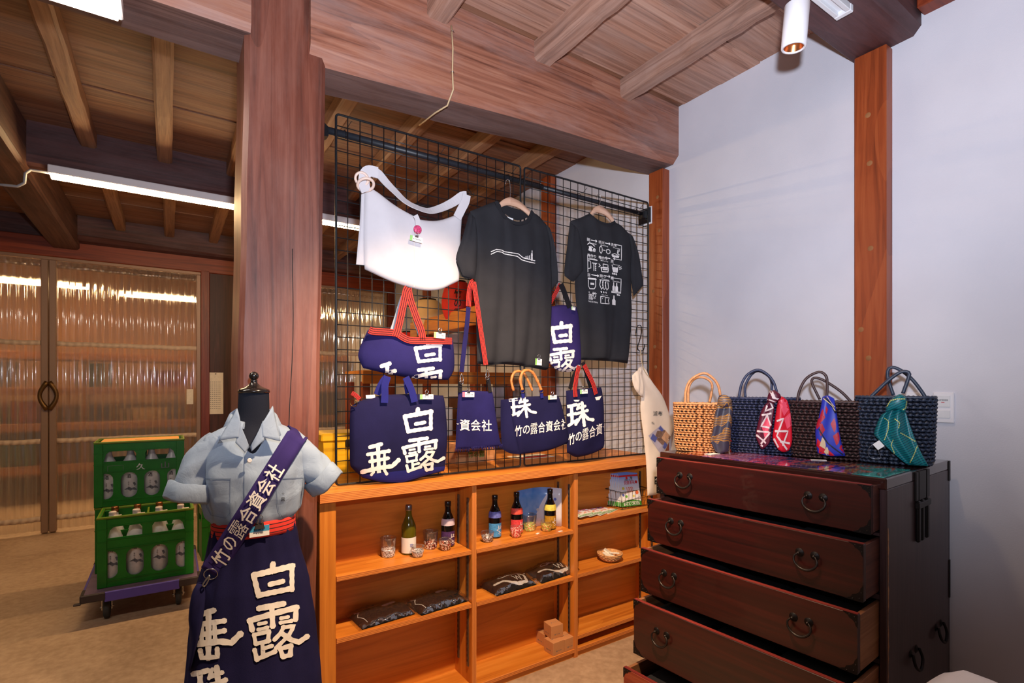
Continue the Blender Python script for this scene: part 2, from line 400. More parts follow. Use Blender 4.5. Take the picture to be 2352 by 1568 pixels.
plain('steel', (190,190,192), .25, 1); plain('black_metal', (22,24,28), .4, 0, .5); plain('black_pole', (30,33,40), .45); plain('copper', (196,128,84), .3, 1); plain('iron', (34,30,30), .45, .7); plain('iron_ring', (58,52,50), .38, .8)
plain('brass', (112,82,48), .4, .8)
plain('cable_grey', (150,150,155), .6); plain('cable_cream', (206,180,140), .6)
clear('vinyl', (236,228,216), 1.2, .06, .14, .6); clear('glass', (246,248,250), .5, .03, .02); clear('film', (240,240,240), .6, .10, .03)
plain('vinyl_bar', (214,190,168), .5); plain('alu', (150,122,104), .45, .3)
# cloth and goods
def cloth(name, c, var=.10, rough=.92, sc=500, b=.25):
    return plain(name, c, rough, 0, .12, var, 5, b, sc)
cloth('canvas_white', (208,204,208), .03, sc=700); cloth('canvas_cream', (234,216,198), .03); cloth('navy', (36,33,84), .12); cloth('navy_dark', (30,29,66), .12); cloth('navy_bright', (38,40,112), .08); cloth('navy_purple', (52,42,98), .1)
cloth('tee', (47,47,51), .10, sc=350, b=.12); cloth('tee_rib', (40,40,44), .08, sc=350); m, nt, b = nodes('shirt'); v = objco(nt); f1 = noise(nt, v, 16, 4, .55, .8); wvA = N(nt, 'ShaderNodeTexWave', wave_type='BANDS', bands_direction='Z'); wvA.inputs['Scale'].default_value = 420; wvA.inputs['Distortion'].default_value = 1.5; nt.links.new(v, wvA.inputs['Vector']); wvB = N(nt, 'ShaderNodeTexWave', wave_type='BANDS', bands_direction='X'); wvB.inputs['Scale'].default_value = 420; wvB.inputs['Distortion'].default_value = 1.5; nt.links.new(v, wvB.inputs['Vector'])
wa = N(nt, 'ShaderNodeMath', operation='ADD'); nt.links.new(wvA.outputs['Fac'], wa.inputs[0]); nt.links.new(wvB.outputs['Fac'], wa.inputs[1]); wb_ = N(nt, 'ShaderNodeMath', operation='MULTIPLY_ADD'); nt.links.new(wa.outputs[0], wb_.inputs[0]); wb_.inputs[1].default_value = .02; nt.links.new(f1, wb_.inputs[2])
wc_ = N(nt, 'ShaderNodeMath', operation='MULTIPLY'); nt.links.new(wa.outputs[0], wc_.inputs[0]); wc_.inputs[1].default_value = .5
nt.links.new(ramp(nt, wc_.outputs[0], [(.1, (140,158,184)), (.9, (160,178,202))]), b.inputs['Base Color']); b.inputs['Roughness'].default_value = .9; b.inputs['Specular IOR Level'].default_value = .2; bump(nt, b, wb_.outputs[0], .55, .012)
cloth('bust', (34,37,48), .05, sc=300); cloth('black_web', (34,32,36), .1); cloth('grey_web', (150,160,172), .1)
plain('print_white', (238,234,232), .8, 0, .2, .02, 40); plain('print_black', (24,22,24), .8); plain('print_red', (196,40,44), .7); plain('print_green', (70,150,50), .7); plain('print_grey', (110,112,116), .8)
plain('obi_red', (206,48,42), .85, var=.12, scale=300)
stripes('obi', 'Z', .0125, [(.78, (214,52,42)), (.22, (40,22,30))], .85)
m, nt, b = nodes('obi_web'); v = objco(nt, (90, 90, 30)); wv = N(nt, 'ShaderNodeTexWave', wave_type='BANDS', bands_direction='X'); wv.inputs['Scale'].default_value = 1.0; nt.links.new(v, wv.inputs['Vector'])
nt.links.new(ramp(nt, wv.outputs['Fac'], [(0, (50,24,34)), (.30, (214,54,50))], 'CONSTANT'), b.inputs['Base Color']); b.inputs['Roughness'].default_value = .85
plain('tag_white', (240,240,240), .6); plain('tag_green', (140,200,120), .6); plain('tag_yellow', (226,206,120), .6); plain('tag_pink', (226,110,140), .6); plain('tag_blue', (70,160,206), .5); plain('lime', (110,180,60), .6)
plain('paper', (236,228,214), .8, var=.03, scale=30); plain('carton', (196,138,92), .8, var=.04); plain('carton_dark', (150,100,60), .8, var=.06)
plain('crate_green', (22,116,28), .42, var=.12, scale=6); plain('crate_rim', (110,130,28), .45); plain('crate_board', (224,160,90), .7)
plain('dolly_violet', (92,78,176), .5); plain('dolly_deck', (120,96,120), .6, var=.1); plain('rubber', (52,56,60), .6); plain('dolly_black', (60,50,50), .6)
m, nt, b = nodes('sake_body'); v = objco(nt, (18, 18, 14)); f = noise(nt, v, 1, 5, .7)
nt.links.new(ramp(nt, f, [(.35, (196,196,204)), (.65, (222,222,228))]), b.inputs['Base Color']); b.inputs['Roughness'].default_value = .3
plain('mountain', (96,98,108), .7, var=.4, scale=60); plain('cap_white', (226,212,206), .5)
plain('glass_dark', (10,9,11), .08, 0, .6, coat=.5); plain('glass_olive', (112,104,24), .12, 0, .6, trans=.35, coat=.4); plain('cap_silver', (150,152,160), .3, .9)
plain('label_blue', (74,146,206), .55, var=.12, scale=120); plain('label_red', (220,66,70), .55, var=.14, scale=120); plain('label_gold', (176,128,32), .55, var=.14, scale=120); plain('label_violet', (74,44,92), .55, var=.2, scale=120); plain('label_white', (236,232,230), .6)
plain('neck_blue', (104,112,192), .55, var=.15, scale=90); plain('neck_red', (226,84,70), .55, var=.15, scale=90); plain('neck_gold', (222,206,88), .55, var=.1, scale=90); plain('neck_pink', (214,196,210), .55)
def speck(name, a, bcol, c):
    m, nt, b = nodes(name); v = objco(nt); vo = N(nt, 'ShaderNodeTexVoronoi'); vo.inputs['Scale'].default_value = 220; nt.links.new(v, vo.inputs['Vector'])
    nt.links.new(ramp(nt, vo.outputs['Distance'], [(0, a), (.22, bcol), (.42, c)], 'CONSTANT'), b.inputs['Base Color'])
    sx = N(nt, 'ShaderNodeSeparateColor'); nt.links.new(vo.outputs['Color'], sx.inputs[0])
    nt.links.new(ramp(nt, sx.outputs[0], [(0, a), (.3, bcol), (.66, c)], 'CONSTANT'), b.inputs['Base Color']); b.inputs['Roughness'].default_value = .15; b.inputs['Coat Weight'].default_value = .5
speck('speck_white', (232,232,240), (206,208,218), (120,116,120)); speck('speck_red', (150,50,40), (70,20,22), (224,206,200)); speck('speck_dark', (220,224,232), (60,58,70), (140,130,128)); speck('speck_rose', (236,110,110), (200,50,50), (250,200,190)); speck('speck_lime', (150,186,60), (226,220,150), (214,140,90)); speck('speck_gold', (226,206,120), (150,170,60), (206,120,70))
# ------------------------------------------------------------------ the setting
XW = 2.457                                   # plane of the plastered right-hand wall
YB = 6.52                                    # plane of the folding-curtain doors
tag(obj('floor', MB().box((-6, -2.5, -.1), (3.2, 10.0, 0)), 'concrete'), kind='structure')
wr = sthing('wall_right')
obj('plaster', MB().box((XW, -2.5, 0), (XW+.14, 9.6, 3.3)), 'plaster', wr)
def knots(parent, X, y0, y1, zs, m='carton_dark'):
    for z in zs:
        y = R.uniform(y0+.02, y1-.02)
        mk = MB().lathe([(.0, .0015), (.008, .0015), (.011, 0)], (X, y, z), 10, Matrix.Rotation(-math.pi/2, 3, 'Y'))
        obj('knot', mk, m, parent)
for (y0, y1) in ((.905, 1.022), (2.034, 2.139), (3.10, 3.22), (4.25, 4.36), (5.36, 5.47)):
    top = 2.76 if y0 < 1 else (2.66 if y0 < 2.2 else 2.99)
    p = obj('post', MB().bbox((XW-.057, y0, 0), (XW+.02, y1, top), .003), 'post_wood', wr)
    knots(p, XW-.057, y0, y1, [1.15, 1.5, 1.62, 1.95, 2.3, 2.5] if y0 < 3 else [1.7])
obj('wall_plate', MB().bbox((XW-.07, -2.0, 2.83), (XW+.02, .80, 2.97), .004), 'frame_wood', wr)
# ceiling: boards laid along X, joists under them
ce = sthing('ceiling')
y = .05; k = 0
while y < YB - .1:
    w = (.232, .246, .225, .238)[k % 4]
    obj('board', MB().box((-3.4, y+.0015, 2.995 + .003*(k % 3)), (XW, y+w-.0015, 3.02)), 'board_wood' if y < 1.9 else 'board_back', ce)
    y += w; k += 1
obj('ceiling_backing', MB().box((-3.4, -2.2, 3.022), (XW, 9.6, 3.06)), 'beam_dark', ce)
def joist(x0, x1, y0, y1, z0=2.905):
    j = MB(); n = 14
    for i in range(n+1):
        yy = y0 + (y1-y0)*i/n; w = R.uniform(-.003, .003); h = R.uniform(-.003, .003); c = .012
        j.v += [(x0+w, yy, 2.998), (x0+w, yy, z0+c+h), (x0+c+w, yy, z0+h), (x1-c+w, yy, z0+h), (x1+w, yy, z0+c+h), (x1+w, yy, 2.998)]
    for i in range(n):
        for q in range(5): j.f.append((i*6+q, i*6+q+1, i*6+q+7, i*6+q+6)); j.sm.append(False)
    j.f += [(0,1,2,3,4,5), tuple(n*6+q for q in (5,4,3,2,1,0))]; j.sm += [False, False]
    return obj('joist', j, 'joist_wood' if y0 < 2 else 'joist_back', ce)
for x0, x1 in ((.36,.46), (.883,.982), (1.423,1.524), (1.979,2.062)): joist(x0, x1, 1.04, 1.985)
for x0 in (-.473, -.068, .345, .77, 1.20, 1.63, 2.05): joist(x0, x0+.085, 2.17, 4.27)
for x0 in (-.44, -.04, .35, .77, 1.20, 1.63, 2.05): joist(x0, x0+.085, 4.44, 6.40)
def beam(name, label, x0, x1, y0, y1, zb0, zb1, m, amp=.012, seed=1, ztop=3.0, under=None):
    rr = random.Random(seed); n = 26; g = MB(); ph = rr.uniform(0, 6)
    for i in range(n+1):
        t = i/n; x = x0 + (x1-x0)*t; zb = zb0 + (zb1-zb0)*t
        a = amp*math.sin(t*5+ph) + amp*.4*math.sin(t*13+ph*2); c = .030 + .012*math.sin(t*7+ph)
        g.v += [(x, y0+a*.5, ztop), (x, y0+a, zb+.13), (x, y0+a, zb+c+a), (x, y0+c+a, zb+a*.5), (x, y1-.02+a, zb-a*.3), (x, y1+a*.4, zb+.02-a*.3), (x, y1, ztop)]
    for i in range(n):
        for q in range(6): g.f.append((i*7+q, i*7+q+1, i*7+q+8, i*7+q+7)); g.sm.append(False)
    g.f += [tuple(range(7)), tuple(n*7+q for q in range(7))[::-1]]; g.sm += [False, False]
    if under:
        b = thing(name, label, 'beam'); f = MB(); u = MB(); f.v = list(g.v); u.v = list(g.v)
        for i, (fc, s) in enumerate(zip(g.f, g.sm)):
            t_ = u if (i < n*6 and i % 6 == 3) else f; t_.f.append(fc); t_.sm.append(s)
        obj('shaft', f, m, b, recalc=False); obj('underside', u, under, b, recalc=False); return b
    return tag(obj(name, g, m), label, 'beam')
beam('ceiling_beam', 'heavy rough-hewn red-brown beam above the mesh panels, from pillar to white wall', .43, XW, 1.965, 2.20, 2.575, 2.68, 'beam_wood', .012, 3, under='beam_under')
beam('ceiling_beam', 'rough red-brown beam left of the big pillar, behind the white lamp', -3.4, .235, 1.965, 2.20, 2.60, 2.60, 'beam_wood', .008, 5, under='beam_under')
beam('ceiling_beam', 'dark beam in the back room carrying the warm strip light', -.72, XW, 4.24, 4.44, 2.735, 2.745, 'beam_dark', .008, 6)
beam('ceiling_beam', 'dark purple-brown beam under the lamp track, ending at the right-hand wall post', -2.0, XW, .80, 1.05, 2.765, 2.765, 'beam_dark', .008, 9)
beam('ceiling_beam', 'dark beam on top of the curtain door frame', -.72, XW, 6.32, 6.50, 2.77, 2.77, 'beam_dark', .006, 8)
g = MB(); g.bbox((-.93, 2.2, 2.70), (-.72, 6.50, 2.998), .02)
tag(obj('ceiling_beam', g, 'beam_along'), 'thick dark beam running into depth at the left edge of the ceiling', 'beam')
# big pillar
g = MB(); n = 16; c = .016
for i in range(n+1):
    z = 3.0*i/n; s = .018*(z-1.3); a = .002*math.sin(i*2.1)
    x0, x1, y0, y1 = .196+s+a, .468+s+a*.5, 2.0, 2.27
    g.v += [(x0+c,y0,z),(x1-c,y0,z),(x1,y0+c,z),(x1,y1-c,z),(x1-c,y1,z),(x0+c,y1,z),(x0,y1-c,z),(x0,y0+c,z)]
for i in range(n):
    for q in range(8): g.f.append((i*8+q, i*8+(q+1)%8, (i+1)*8+(q+1)%8, (i+1)*8+q)); g.sm.append(False)
g.f += [tuple(range(8))[::-1], tuple(n*8+q for q in range(8))]; g.sm += [False]*2
pil = thing('timber_pillar', 'massive square red-brown timber pillar behind the dress form', 'pillar')
obj('shaft', g, 'pillar_wood', pil)
ck = MB().tube([(.365+.018*(z-1.3)+.004*math.sin(z*9), 1.9995, z) for z in [1.0+.08*i for i in range(12)]], .0016, 4)
obj('crack', ck, 'print_black', pil)
# wall of the back room with two curtain doors
wb = sthing('wall_back')
obj('lintel', MB().bbox((-3.4, YB-.04, 2.615), (XW, YB+.06, 2.80), .006), 'frame_wood', wb)
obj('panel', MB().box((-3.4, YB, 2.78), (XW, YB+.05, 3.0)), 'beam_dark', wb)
obj('jamb', MB().bbox((.285, YB-.05, 0), (.365, YB+.06, 2.63), .004), 'frame_wood_v', wb)
obj('post', MB().bbox((.365, YB-.02, 0), (.64, YB+.10, 2.63), .004), 'old_dark_v', wb)
obj('jamb', MB().bbox((.64, YB-.05, 0), (.72, YB+.06, 2.63), .004), 'frame_wood_v', wb)
obj('jamb', MB().bbox((2.36, YB-.05, 0), (XW, YB+.06, 2.63), .004), 'frame_wood_v', wb)
def curtain(parent, x0, x1, y, seed):
    rr = random.Random(seed); P = []; nx = int((x1-x0)/.0075)
    ph = [rr.uniform(-.6, .6) for _ in range(60)]
    for iz in range(25):
        z = .03 + (2.585-.03)*iz/24; row = []
        for i in range(nx+1):
            x = x0 + (x1-x0)*i/nx; k = (x-x0)/.058; q = ph[int(k) % 60]
            amp = .012 * (1 + .25*math.sin(z*2.3+q*3)) * (1 - .35*math.exp(-((z-1.78)/.07)**2) - .35*math.exp(-((z-.87)/.07)**2))
            row.append((x, y + amp*math.sin(2*math.pi*k + .5*q*math.sin(z*1.7)) + .004*math.sin(4*math.pi*k+q), z))
        P.append(row)
    obj('vinyl_curtain', MB().grid(P), 'vinyl', parent, recalc=False)
    for z, h, nm in ((2.53,.035,'header_strip'), (1.795,.045,'chord_strip'), (.87,.045,'chord_strip'), (.14,.05,'chord_strip')):
        Q = []
        for zz in (z-h/2, z+h/2):
            Q.append([(x0+(x1-x0)*i/(nx//2), y - .014 + .007*math.sin(2*math.pi*((x1-x0)*i/(nx//2))/.058 + .8), zz + .002*math.sin(i*.35+seed)) for i in range(nx//2+1)])
        solid(obj(nm, MB().grid(Q), 'vinyl_bar' if nm[0] == 'c' else 'film', parent, recalc=False), .002)
d1 = sthing('door_1'); d2 = sthing('door_2')
curtain(d1, -3.2, -1.005, YB, 1); curtain(d1, -.895, .255, YB, 2)
curtain(d2, .74, 2.34, YB, 3)
obj('top_rail', MB().bbox((-3.2, YB-.03, 2.585), (.285, YB+.03, 2.615), .003), 'alu', d1)
obj('top_rail', MB().bbox((.72, YB-.03, 2.585), (2.36, YB+.03, 2.615), .003), 'alu', d2)
obj('stile', MB().bbox((-1.005, YB-.03, .01), (-.952, YB+.03, 2.585), .005), 'alu', d1)
obj('stile', MB().bbox((-.946, YB-.03, .01), (-.893, YB+.03, 2.585), .005), 'alu', d1)
obj('stile', MB().bbox((.245, YB-.03, .01), (.285, YB+.03, 2.585), .005), 'alu', d1)
obj('stile', MB().bbox((2.33, YB-.03, .01), (2.36, YB+.03, 2.585), .005), 'alu', d2)
for s in (-1, 1):
    obj('pull_handle', MB().tube([(-.949+s*(.006+.055*math.sin(math.pi*i/10)), YB-.045, 1.17+.26*i/10) for i in range(11)], [.016+.006*abs(i-5)/5 for i in range(11)], 8), 'brass', d1)
obj('sticker', MB().box((.155, YB-.022, 1.20), (.215, YB-.019, 1.36)), 'paper', d1)
# storeroom behind the curtains
ws = sthing('wall_storeroom')
obj('panelling', MB().box((-3.4, 9.3, 0), (XW, 9.4, 3.0)), plain('store_wall', (150,104,74), .8, var=.12, scale=2), ws)
obj('side_panel', MB().box((-3.5, YB, 0), (-3.4, 9.4, 3.0)), 'store_wall', ws)
wood('rack_wood', [(130,70,30), (160,92,44), (178,110,60)], 'X', 18, 1.1, .5, .08, rnd=.1)
def rack(name, label, x0, x1, y0, y1, levels, posts, m='ply_x', t=.05):
    r = thing(name, label, 'rack')
    for x in posts:
        for yy in (y0, y1-.05): obj('upright', MB().bbox((x, yy, 0), (x+.05, yy+.05, max(levels)+.03), .003), 'rack_wood', r)
    for z in levels: obj('shelf_board', MB().bbox((x0, y0-.012, z-t), (x1, y1, z), .003), 'rack_wood', r)
    return r
rack('storage_rack', 'orange wooden storage rack seen blurred behind the left curtain door', -3.1, .45, 8.2, 8.7, [.45, .95, 1.38, 1.80], (-3.1, -2.0, -.9, .2), t=.09)
rack('storage_rack', 'orange wooden storage rack seen through the right curtain door', .9, 2.35, 8.2, 8.7, [.45, .95, 1.40, 1.85], (.9, 1.6, 2.28), t=.09)
STO = [('store_tub_green', (90,110,70)), ('store_tub_cream', (226,200,160)), ('store_tub_grey', (120,126,138)), ('store_tub_teal', (70,110,110)), ('store_tub_red', (170,60,44)), ('store_tub_yellow', (214,170,40))]
for nme, c_ in STO: plain(nme, c_, .6)
WORDS = ['grey-green', 'cream', 'grey', 'dull teal', 'red', 'yellow']
spots = [(-2.6,.95,0,'second'), (-1.9,.95,3,'second'), (-1.35,.95,4,'second'), (-.75,1.38,0,'third'), (-.2,.95,1,'second'), (.0,1.38,4,'third'), (-1.7,1.38,2,'third'), (-2.4,1.38,1,'third'), (-.45,.45,2,'lowest'), (-1.5,.45,3,'lowest'), (1.1,.95,5,'second'), (1.75,.95,2,'second'), (1.2,1.40,1,'third'), (1.9,1.40,0,'third')]
for i, (x, z, ci, lv) in enumerate(spots):
    g = MB(); w, h = R.uniform(.28,.42), R.uniform(.16,.30); P = []
    for (zz, kk) in ((0,.86),(.02,.9),(h*.9,1),(h*.92,1.06),(h,1.06),(h,.95),(h*.94,.95)):
        P.append([(x + w/2*kk*cx_, 8.4 + .14*kk*cy_, z+zz) for cx_, cy_ in ((-1,-.8),(-.9,-1),(.9,-1),(1,-.8),(1,.8),(.9,1),(-.9,1),(-1,.8))])
    g.grid(P, False, True); g.poly(P[0][::-1]); g.poly(P[-1])
    tag(obj('storage_tub', g, STO[ci][0]), '%s tub behind the %s curtain, number %d on the rack\'s %s shelf' % (WORDS[ci], 'left' if x < .5 else 'right', 1+sum(1 for s in spots if s[1]==z and s[0]<x and (s[0]<.5)==(x<.5)), lv), 'tub')
def strip_light(name, label, x0, x1, y, z, glowm='led', h=.045, w=.07, body=True):
    t = thing(name, label, 'light')
    if body: obj('housing', MB().bbox((x0, y-w/2-.008, z+h*.55), (x1, y+w/2+.008, z+h+.03), .004), 'lamp_white', t)
    P = []
    for i in range(2):
        x = (x0+.012, x1-.012)[i]
        P.append([(x, y - w/2*math.cos(math.pi*k/8), z+h*.55 - h*.55*math.sin(math.pi*k/8)) for k in range(9)])
    g = MB().grid(P); g.poly(P[0]); g.poly(P[1][::-1]); obj('diffuser', g, glowm, t)
    return t
strip_light('strip_light', 'long warm strip light under the dark back beam, left of the pillar', -.613, .62, 4.20, 2.655)
strip_light('strip_light', 'short warm strip light under the back beam, seen between pillar and white bag', .66, 1.31, 4.20, 2.655)
strip_light('strip_light', 'warm tube light glowing behind the left curtain, left of the door handle', -2.5, -.80, 8.0, 2.55, 'led_far')
strip_light('strip_light', 'warm tube light glowing behind the left curtain, right of the door handle', -.47, .36, 8.0, 2.50, 'led_far')
strip_light('strip_light', 'warm tube light glowing behind the right curtain, beside the pillar', 1.0, 1.9, 8.0, 2.40, 'led_far')
strip_light('strip_light', 'bright white lamp at the upper left corner, under the beam', -1.6, -.118, 1.93, 2.485, 'led_cool', .05, .13)
obj('bracket', MB().box((-.6, 1.93, 2.54), (-.5, 1.99, 2.625)), 'lamp_white', bpy.data.objects['strip_light.005'])
# cables
p = [sv(0, 424, Y=4.15), sv(40, 428, Y=4.15), sv(56, 420, Y=4.15), sv(58, 398, Y=4.15), sv(70, 390, Y=4.18), sv(122, 398, Y=4.2)]
q = []
for a, b_ in zip(p, p[1:]): q += [a.lerp(b_, i/4) for i in range(4)]
tag(obj('power_cable', MB().tube(q + [p[-1]], .008, 6), 'cable_grey'), 'grey cable running to the warm strip light at the left', 'cable')
p = [Vector((.99, 1.958, 2.90)), Vector((.992, 1.948, 2.80)), Vector((.990, 1.948, 2.70)), Vector((.992, 1.945, 2.625)), Vector((.985, 1.985, 2.575)), Vector((.965, 2.06, 2.572)), Vector((.945, 2.19, 2.566))]
cb = thing('thin_cable', 'thin cream cable stapled down the front of the heavy beam', 'cable')
obj('wire', MB().tube(p, .0035, 6), 'cable_cream', cb)
for z in (2.87, 2.70): obj('staple', MB().tube([(.983, 1.95, z), (.991, 1.941, z), (.999, 1.95, z)], .0012, 4), 'steel', cb)
# lamp track and spotlights
tr = thing('lamp_track', 'white lamp track screwed under the dark beam', 'track')
for yy in (.885, .925): obj('track_side', MB().bbox((.2, yy, 2.742), (2.05, yy+.016, 2.768), .002), 'metal_white', tr)
obj('track_web', MB().box((.2, .885, 2.757), (2.05, .94, 2.7575)), 'metal_white', tr)
obj('end_cap', MB().bbox((2.05, .884, 2.741), (2.072, .942, 2.769), .003), 'metal_white', tr)
def spotlight(x, aim, label, energy, cone=110):
    s = thing('track_spotlight', label, 'spotlight', 'spotlights on the track')
    c_ = Vector((x, .913, 2.575)); ax = (Vector(aim) - c_).normalized()
    obj('adapter', MB().bbox((x-.11, .893, 2.715), (x+.03, .933, 2.752), .004), 'lamp_white', s)
    obj('stem', MB().tube([(x, .913, 2.72), (x, .913, 2.63)], .013, 10), 'lamp_white', s)
    tq = ax.to_track_quat('-Z', 'Y').to_matrix()
    obj('can', MB().lathe([(.0,.07),(.034,.07),(.038,.066),(.038,-.066),(.036,-.07),(.031,-.07),(.029,-.045),(.029,-.03)], c_, 28, tq), 'lamp_white', s)
    obj('reflector', MB().lathe([(.030,-.066),(.018,-.036)], c_, 24, tq), 'copper', s)
    obj('lens', MB().lathe([(.0,-.040),(.022,-.042),(.022,-.040)], c_, 20, tq), 'spot_lens', s)
    l = light('spotlight_beam', 'SPOT', c_ + ax*.085, energy, (1.0, .70, .42), aim, .03, cone, .8); l.parent = s
    return s
spotlight(1.73, (1.74, 1.15, 0), 'white cylindrical spotlight hanging from the track near the white wall', 13)
spotlight(.75, (1.2, 2.1, .3), 'white spotlight on the track above the goods, out of the picture at the top', 270, 84)
# ------------------------------------------------------------------ display shelf under the counter top
HT = .98
ct = thing('counter_top', 'orange plywood counter top carrying the black mesh panels', 'counter')
obj('slab', MB().bbox((.468, 2.006, HT-.034), (2.385, 2.80, HT), .002), 'ply_x', ct)
obj('ply_edge', MB().box((.468, 2.0, HT-.0335), (2.385, 2.006, HT-.0005)), 'ply_edge', ct)
su = thing('display_shelf', 'low orange plywood display shelf with nine open bays below the counter', 'shelf')
F, B_ = 2.03, 2.195
obj('back_panel', MB().box((.472, B_, .0), (2.37, B_+.012, HT-.034)), 'ply_back', su)
def upright(nm, x0, x1):
    u = obj(nm, MB().bbox((x0, F, 0), (x1, B_, HT-.034), .001), 'ply_z', su)
    obj('ply_edge', MB().box((x0+.0005, F-.004, .0), (x1-.0005, F, HT-.034)), 'ply_edge_v', u)
    return u
upright('divider', 1.129, 1.150); upright('divider', 1.722, 1.745); upright('end_panel', 2.345, 2.368)
obj('stile', MB().bbox((.472, F-.004, 0), (.533, F+.018, HT-.034), .002), 'ply_z', su)
obj('end_panel', MB().box((.472, F+.018, 0), (.492, B_, HT-.034)), 'ply_z', su)
def board(x0, x1, z, f=F-.002, b=B_):
    s = obj('shelf_board', MB().box((x0, f+.004, z-.018), (x1, b, z)), 'ply_x', su)
    obj('ply_edge', MB().box((x0, f, z-.0178), (x1, f+.004, z-.0002)), 'ply_edge', s)
for x0, x1, zs in ((.533, 1.129, (.652, .414)), (1.150, 1.722, (.652, .414)), (1.745, 2.345, (.693, .421, .106))):
    for z in zs: board(x0+.003, x1-.003, z)
    board(x0, x1, .046, F-.006)
obj('plinth', MB().box((.472, F+.005, 0), (2.368, F+.02, .03)), 'ply_x', su)
plain('standard_metal', (120,110,100), .4, .8)
for x in (1.129, 1.722, 2.345):
    for yy in (F+.028, F+.118):
        g = MB().box((x-.006, yy, .12), (x-.001, yy+.012, HT-.10))
        o = obj('shelf_standard', g, 'standard_metal', su)
        s = MB()
        for k in range(30): s.box((x-.0068, yy+.0045, .14+k*.0245), (x-.0058, yy+.0075, .152+k*.0245))
        obj('slots', s, 'print_black', o)
for x, zs in ((1.129, (.652,.414)), (1.722, (.652,.414)), (2.345, (.693,.421))):
    for z in zs:
        for yy in (F+.036, F+.126): obj('shelf_clip', MB().bbox((x-.022, yy-.006, z-.026), (x-.005, yy+.006, z-.0185), .001), 'steel', su)
# ------------------------------------------------------------------ black mesh panels and the spring pole
YG = 2.12
def mesh_panel(label, x0, x1):
    t = thing('mesh_panel', label, 'mesh panel', 'black mesh panels')
    z0, z1 = HT+.003, HT+1.5; r = .0048; c = .018; P = []
    for (cx_, cz_, a0) in ((x1-c, z1-c, 0), (x0+c, z1-c, 90), (x0+c, z0+c, 180), (x1-c, z0+c, 270)):
        for k in range(5):
            a = math.radians(a0 + 90*k/4); P.append((cx_ + (c-r)*math.cos(a), YG, cz_ + (c-r)*math.sin(a)))
    obj('frame', MB().tube(P, r, 8, closed=True), 'black_metal', t)
    n = 18; vm = None; hm = None
    for i in range(1, n):
        if vm is None:
            g = MB().tube([(0, 0, z0+.004), (0, 0, z1-.004)], .0021, 6); o = obj('wire', g, 'black_metal', t); vm = o.data
        else: o = obj('wire', vm, None, t)
        o.location = (x0 + (x1-x0)*i/n, YG-.0025, 0)
    for j in range(1, 30):
        if hm is None:
            g = MB().tube([(x0+.004, 0, 0), (x1-.004, 0, 0)], .0021, 6); o = obj('wire', g, 'black_metal', t); hm = o.data
        else: o = obj('wire', hm, None, t)
        o.location = (0, YG+.002, z0 + (z1-z0)*j/30)
    return t
mesh_panel('black wire mesh panel nearer the pillar, behind the white bag', .553, 1.458)
mesh_panel('black wire mesh panel nearer the white wall, behind the printed shirt back', 1.472, 2.377)
sp = thing('spring_pole', 'black spring-tension pole wedged between pillar and wall post behind the mesh', 'pole')
zp, yp = 2.42, 2.162
obj('outer_tube', MB().tube([(.53, yp, zp), (1.62, yp, zp)], .0145, 14), 'black_pole', sp)
obj('inner_tube', MB().tube([(1.58, yp, zp), (2.36, yp, zp)], .0118, 14), 'black_pole', sp)
for a, b_ in ((.488, .535), (2.355, 2.396)):
    s = 1 if a < 1 else -1
    pts = [((a if s > 0 else b_), .044), ((a if s > 0 else b_)+s*.012, .044), ((a if s > 0 else b_)+s*.03, .026), ((b_ if s > 0 else a), .018)]
    P = [[(x, yp+h*cx_, zp-.012+h*cz_) for cx_, cz_ in ((-1,-1),(1,-1),(1,1),(-1,1))] for x, h in pts]
    g = MB().grid(P, False, True); g.poly(P[0]); g.poly(P[-1]); obj('end_foot', g, 'black_metal', sp)
obj('foot_pad', MB().bbox((2.394, yp-.05, zp-.065), (2.4005, yp+.05, zp+.04), .002), 'lamp_white', sp)
d = MB()
for i in range(36):
    x = 1.16 + i*.0125; d.lathe([(0,.0003),(.0016,.0003)], (x, yp-.0146, zp+.002), 6, Matrix.Rotation(math.pi/2, 3, 'X'))
tag(obj('punched_holes', d, 'standard_metal', sp), kind='stuff')
for x in (.60, 1.015, 1.40, 1.49, 1.86, 2.30):
    obj('cable_tie', MB().tube([(x, YG+.003, zp-.02), (x, yp-.017, zp+.012), (x, yp, zp+.0165), (x, yp+.017, zp), (x, yp, zp-.0165), (x, YG+.003, zp-.02)], .0018, 5), 'black_metal', sp)
    obj('tie_tail', MB().tube([(x, YG, zp+.006), (x+.012, YG-.02, zp+.03), (x+.018, YG-.015, zp+.035)], .0012, 4), 'black_metal', sp)
# ------------------------------------------------------------------ back room furniture seen through the mesh
fx = 2.12
wsh = thing('wall_shelf', 'orange plank shelf along the back-room wall with paper lanterns on it', 'shelf')
obj('fascia', MB().bbox((fx, 2.9, 1.90), (fx+.03, 5.15, 2.06), .004), wood('plank_y', PLY, 'Y', 18, 1.1, .42, .08, ring=2, rnd=.03), wsh)
obj('shelf_board', MB().box((fx+.03, 2.9, 1.93), (XW-.058, 5.15, 1.96)), 'plank_y', wsh)
for yy in (3.0, 4.0, 5.05): obj('bracket', MB().bbox((fx+.04, yy, 1.74), (XW-.058, yy+.04, 1.93), .003), 'post_wood', wsh)
rk = thing('goods_rack', 'orange wooden rack in the back room, below the lanterns', 'rack')
for x in (1.13, 2.34):
    for yy in (3.6, 3.98): obj('upright', MB().bbox((x, yy, 0), (x+.055, yy+.055, 1.42), .003), 'post_wood', rk)
obj('top_rail', MB().bbox((1.13, 3.59, 1.405), (2.40, 3.62, 1.50), .003), 'ply_x', rk)
obj('top_board', MB().box((1.13, 3.62, 1.475), (2.40, 4.04, 1.50)), 'ply_x', rk)
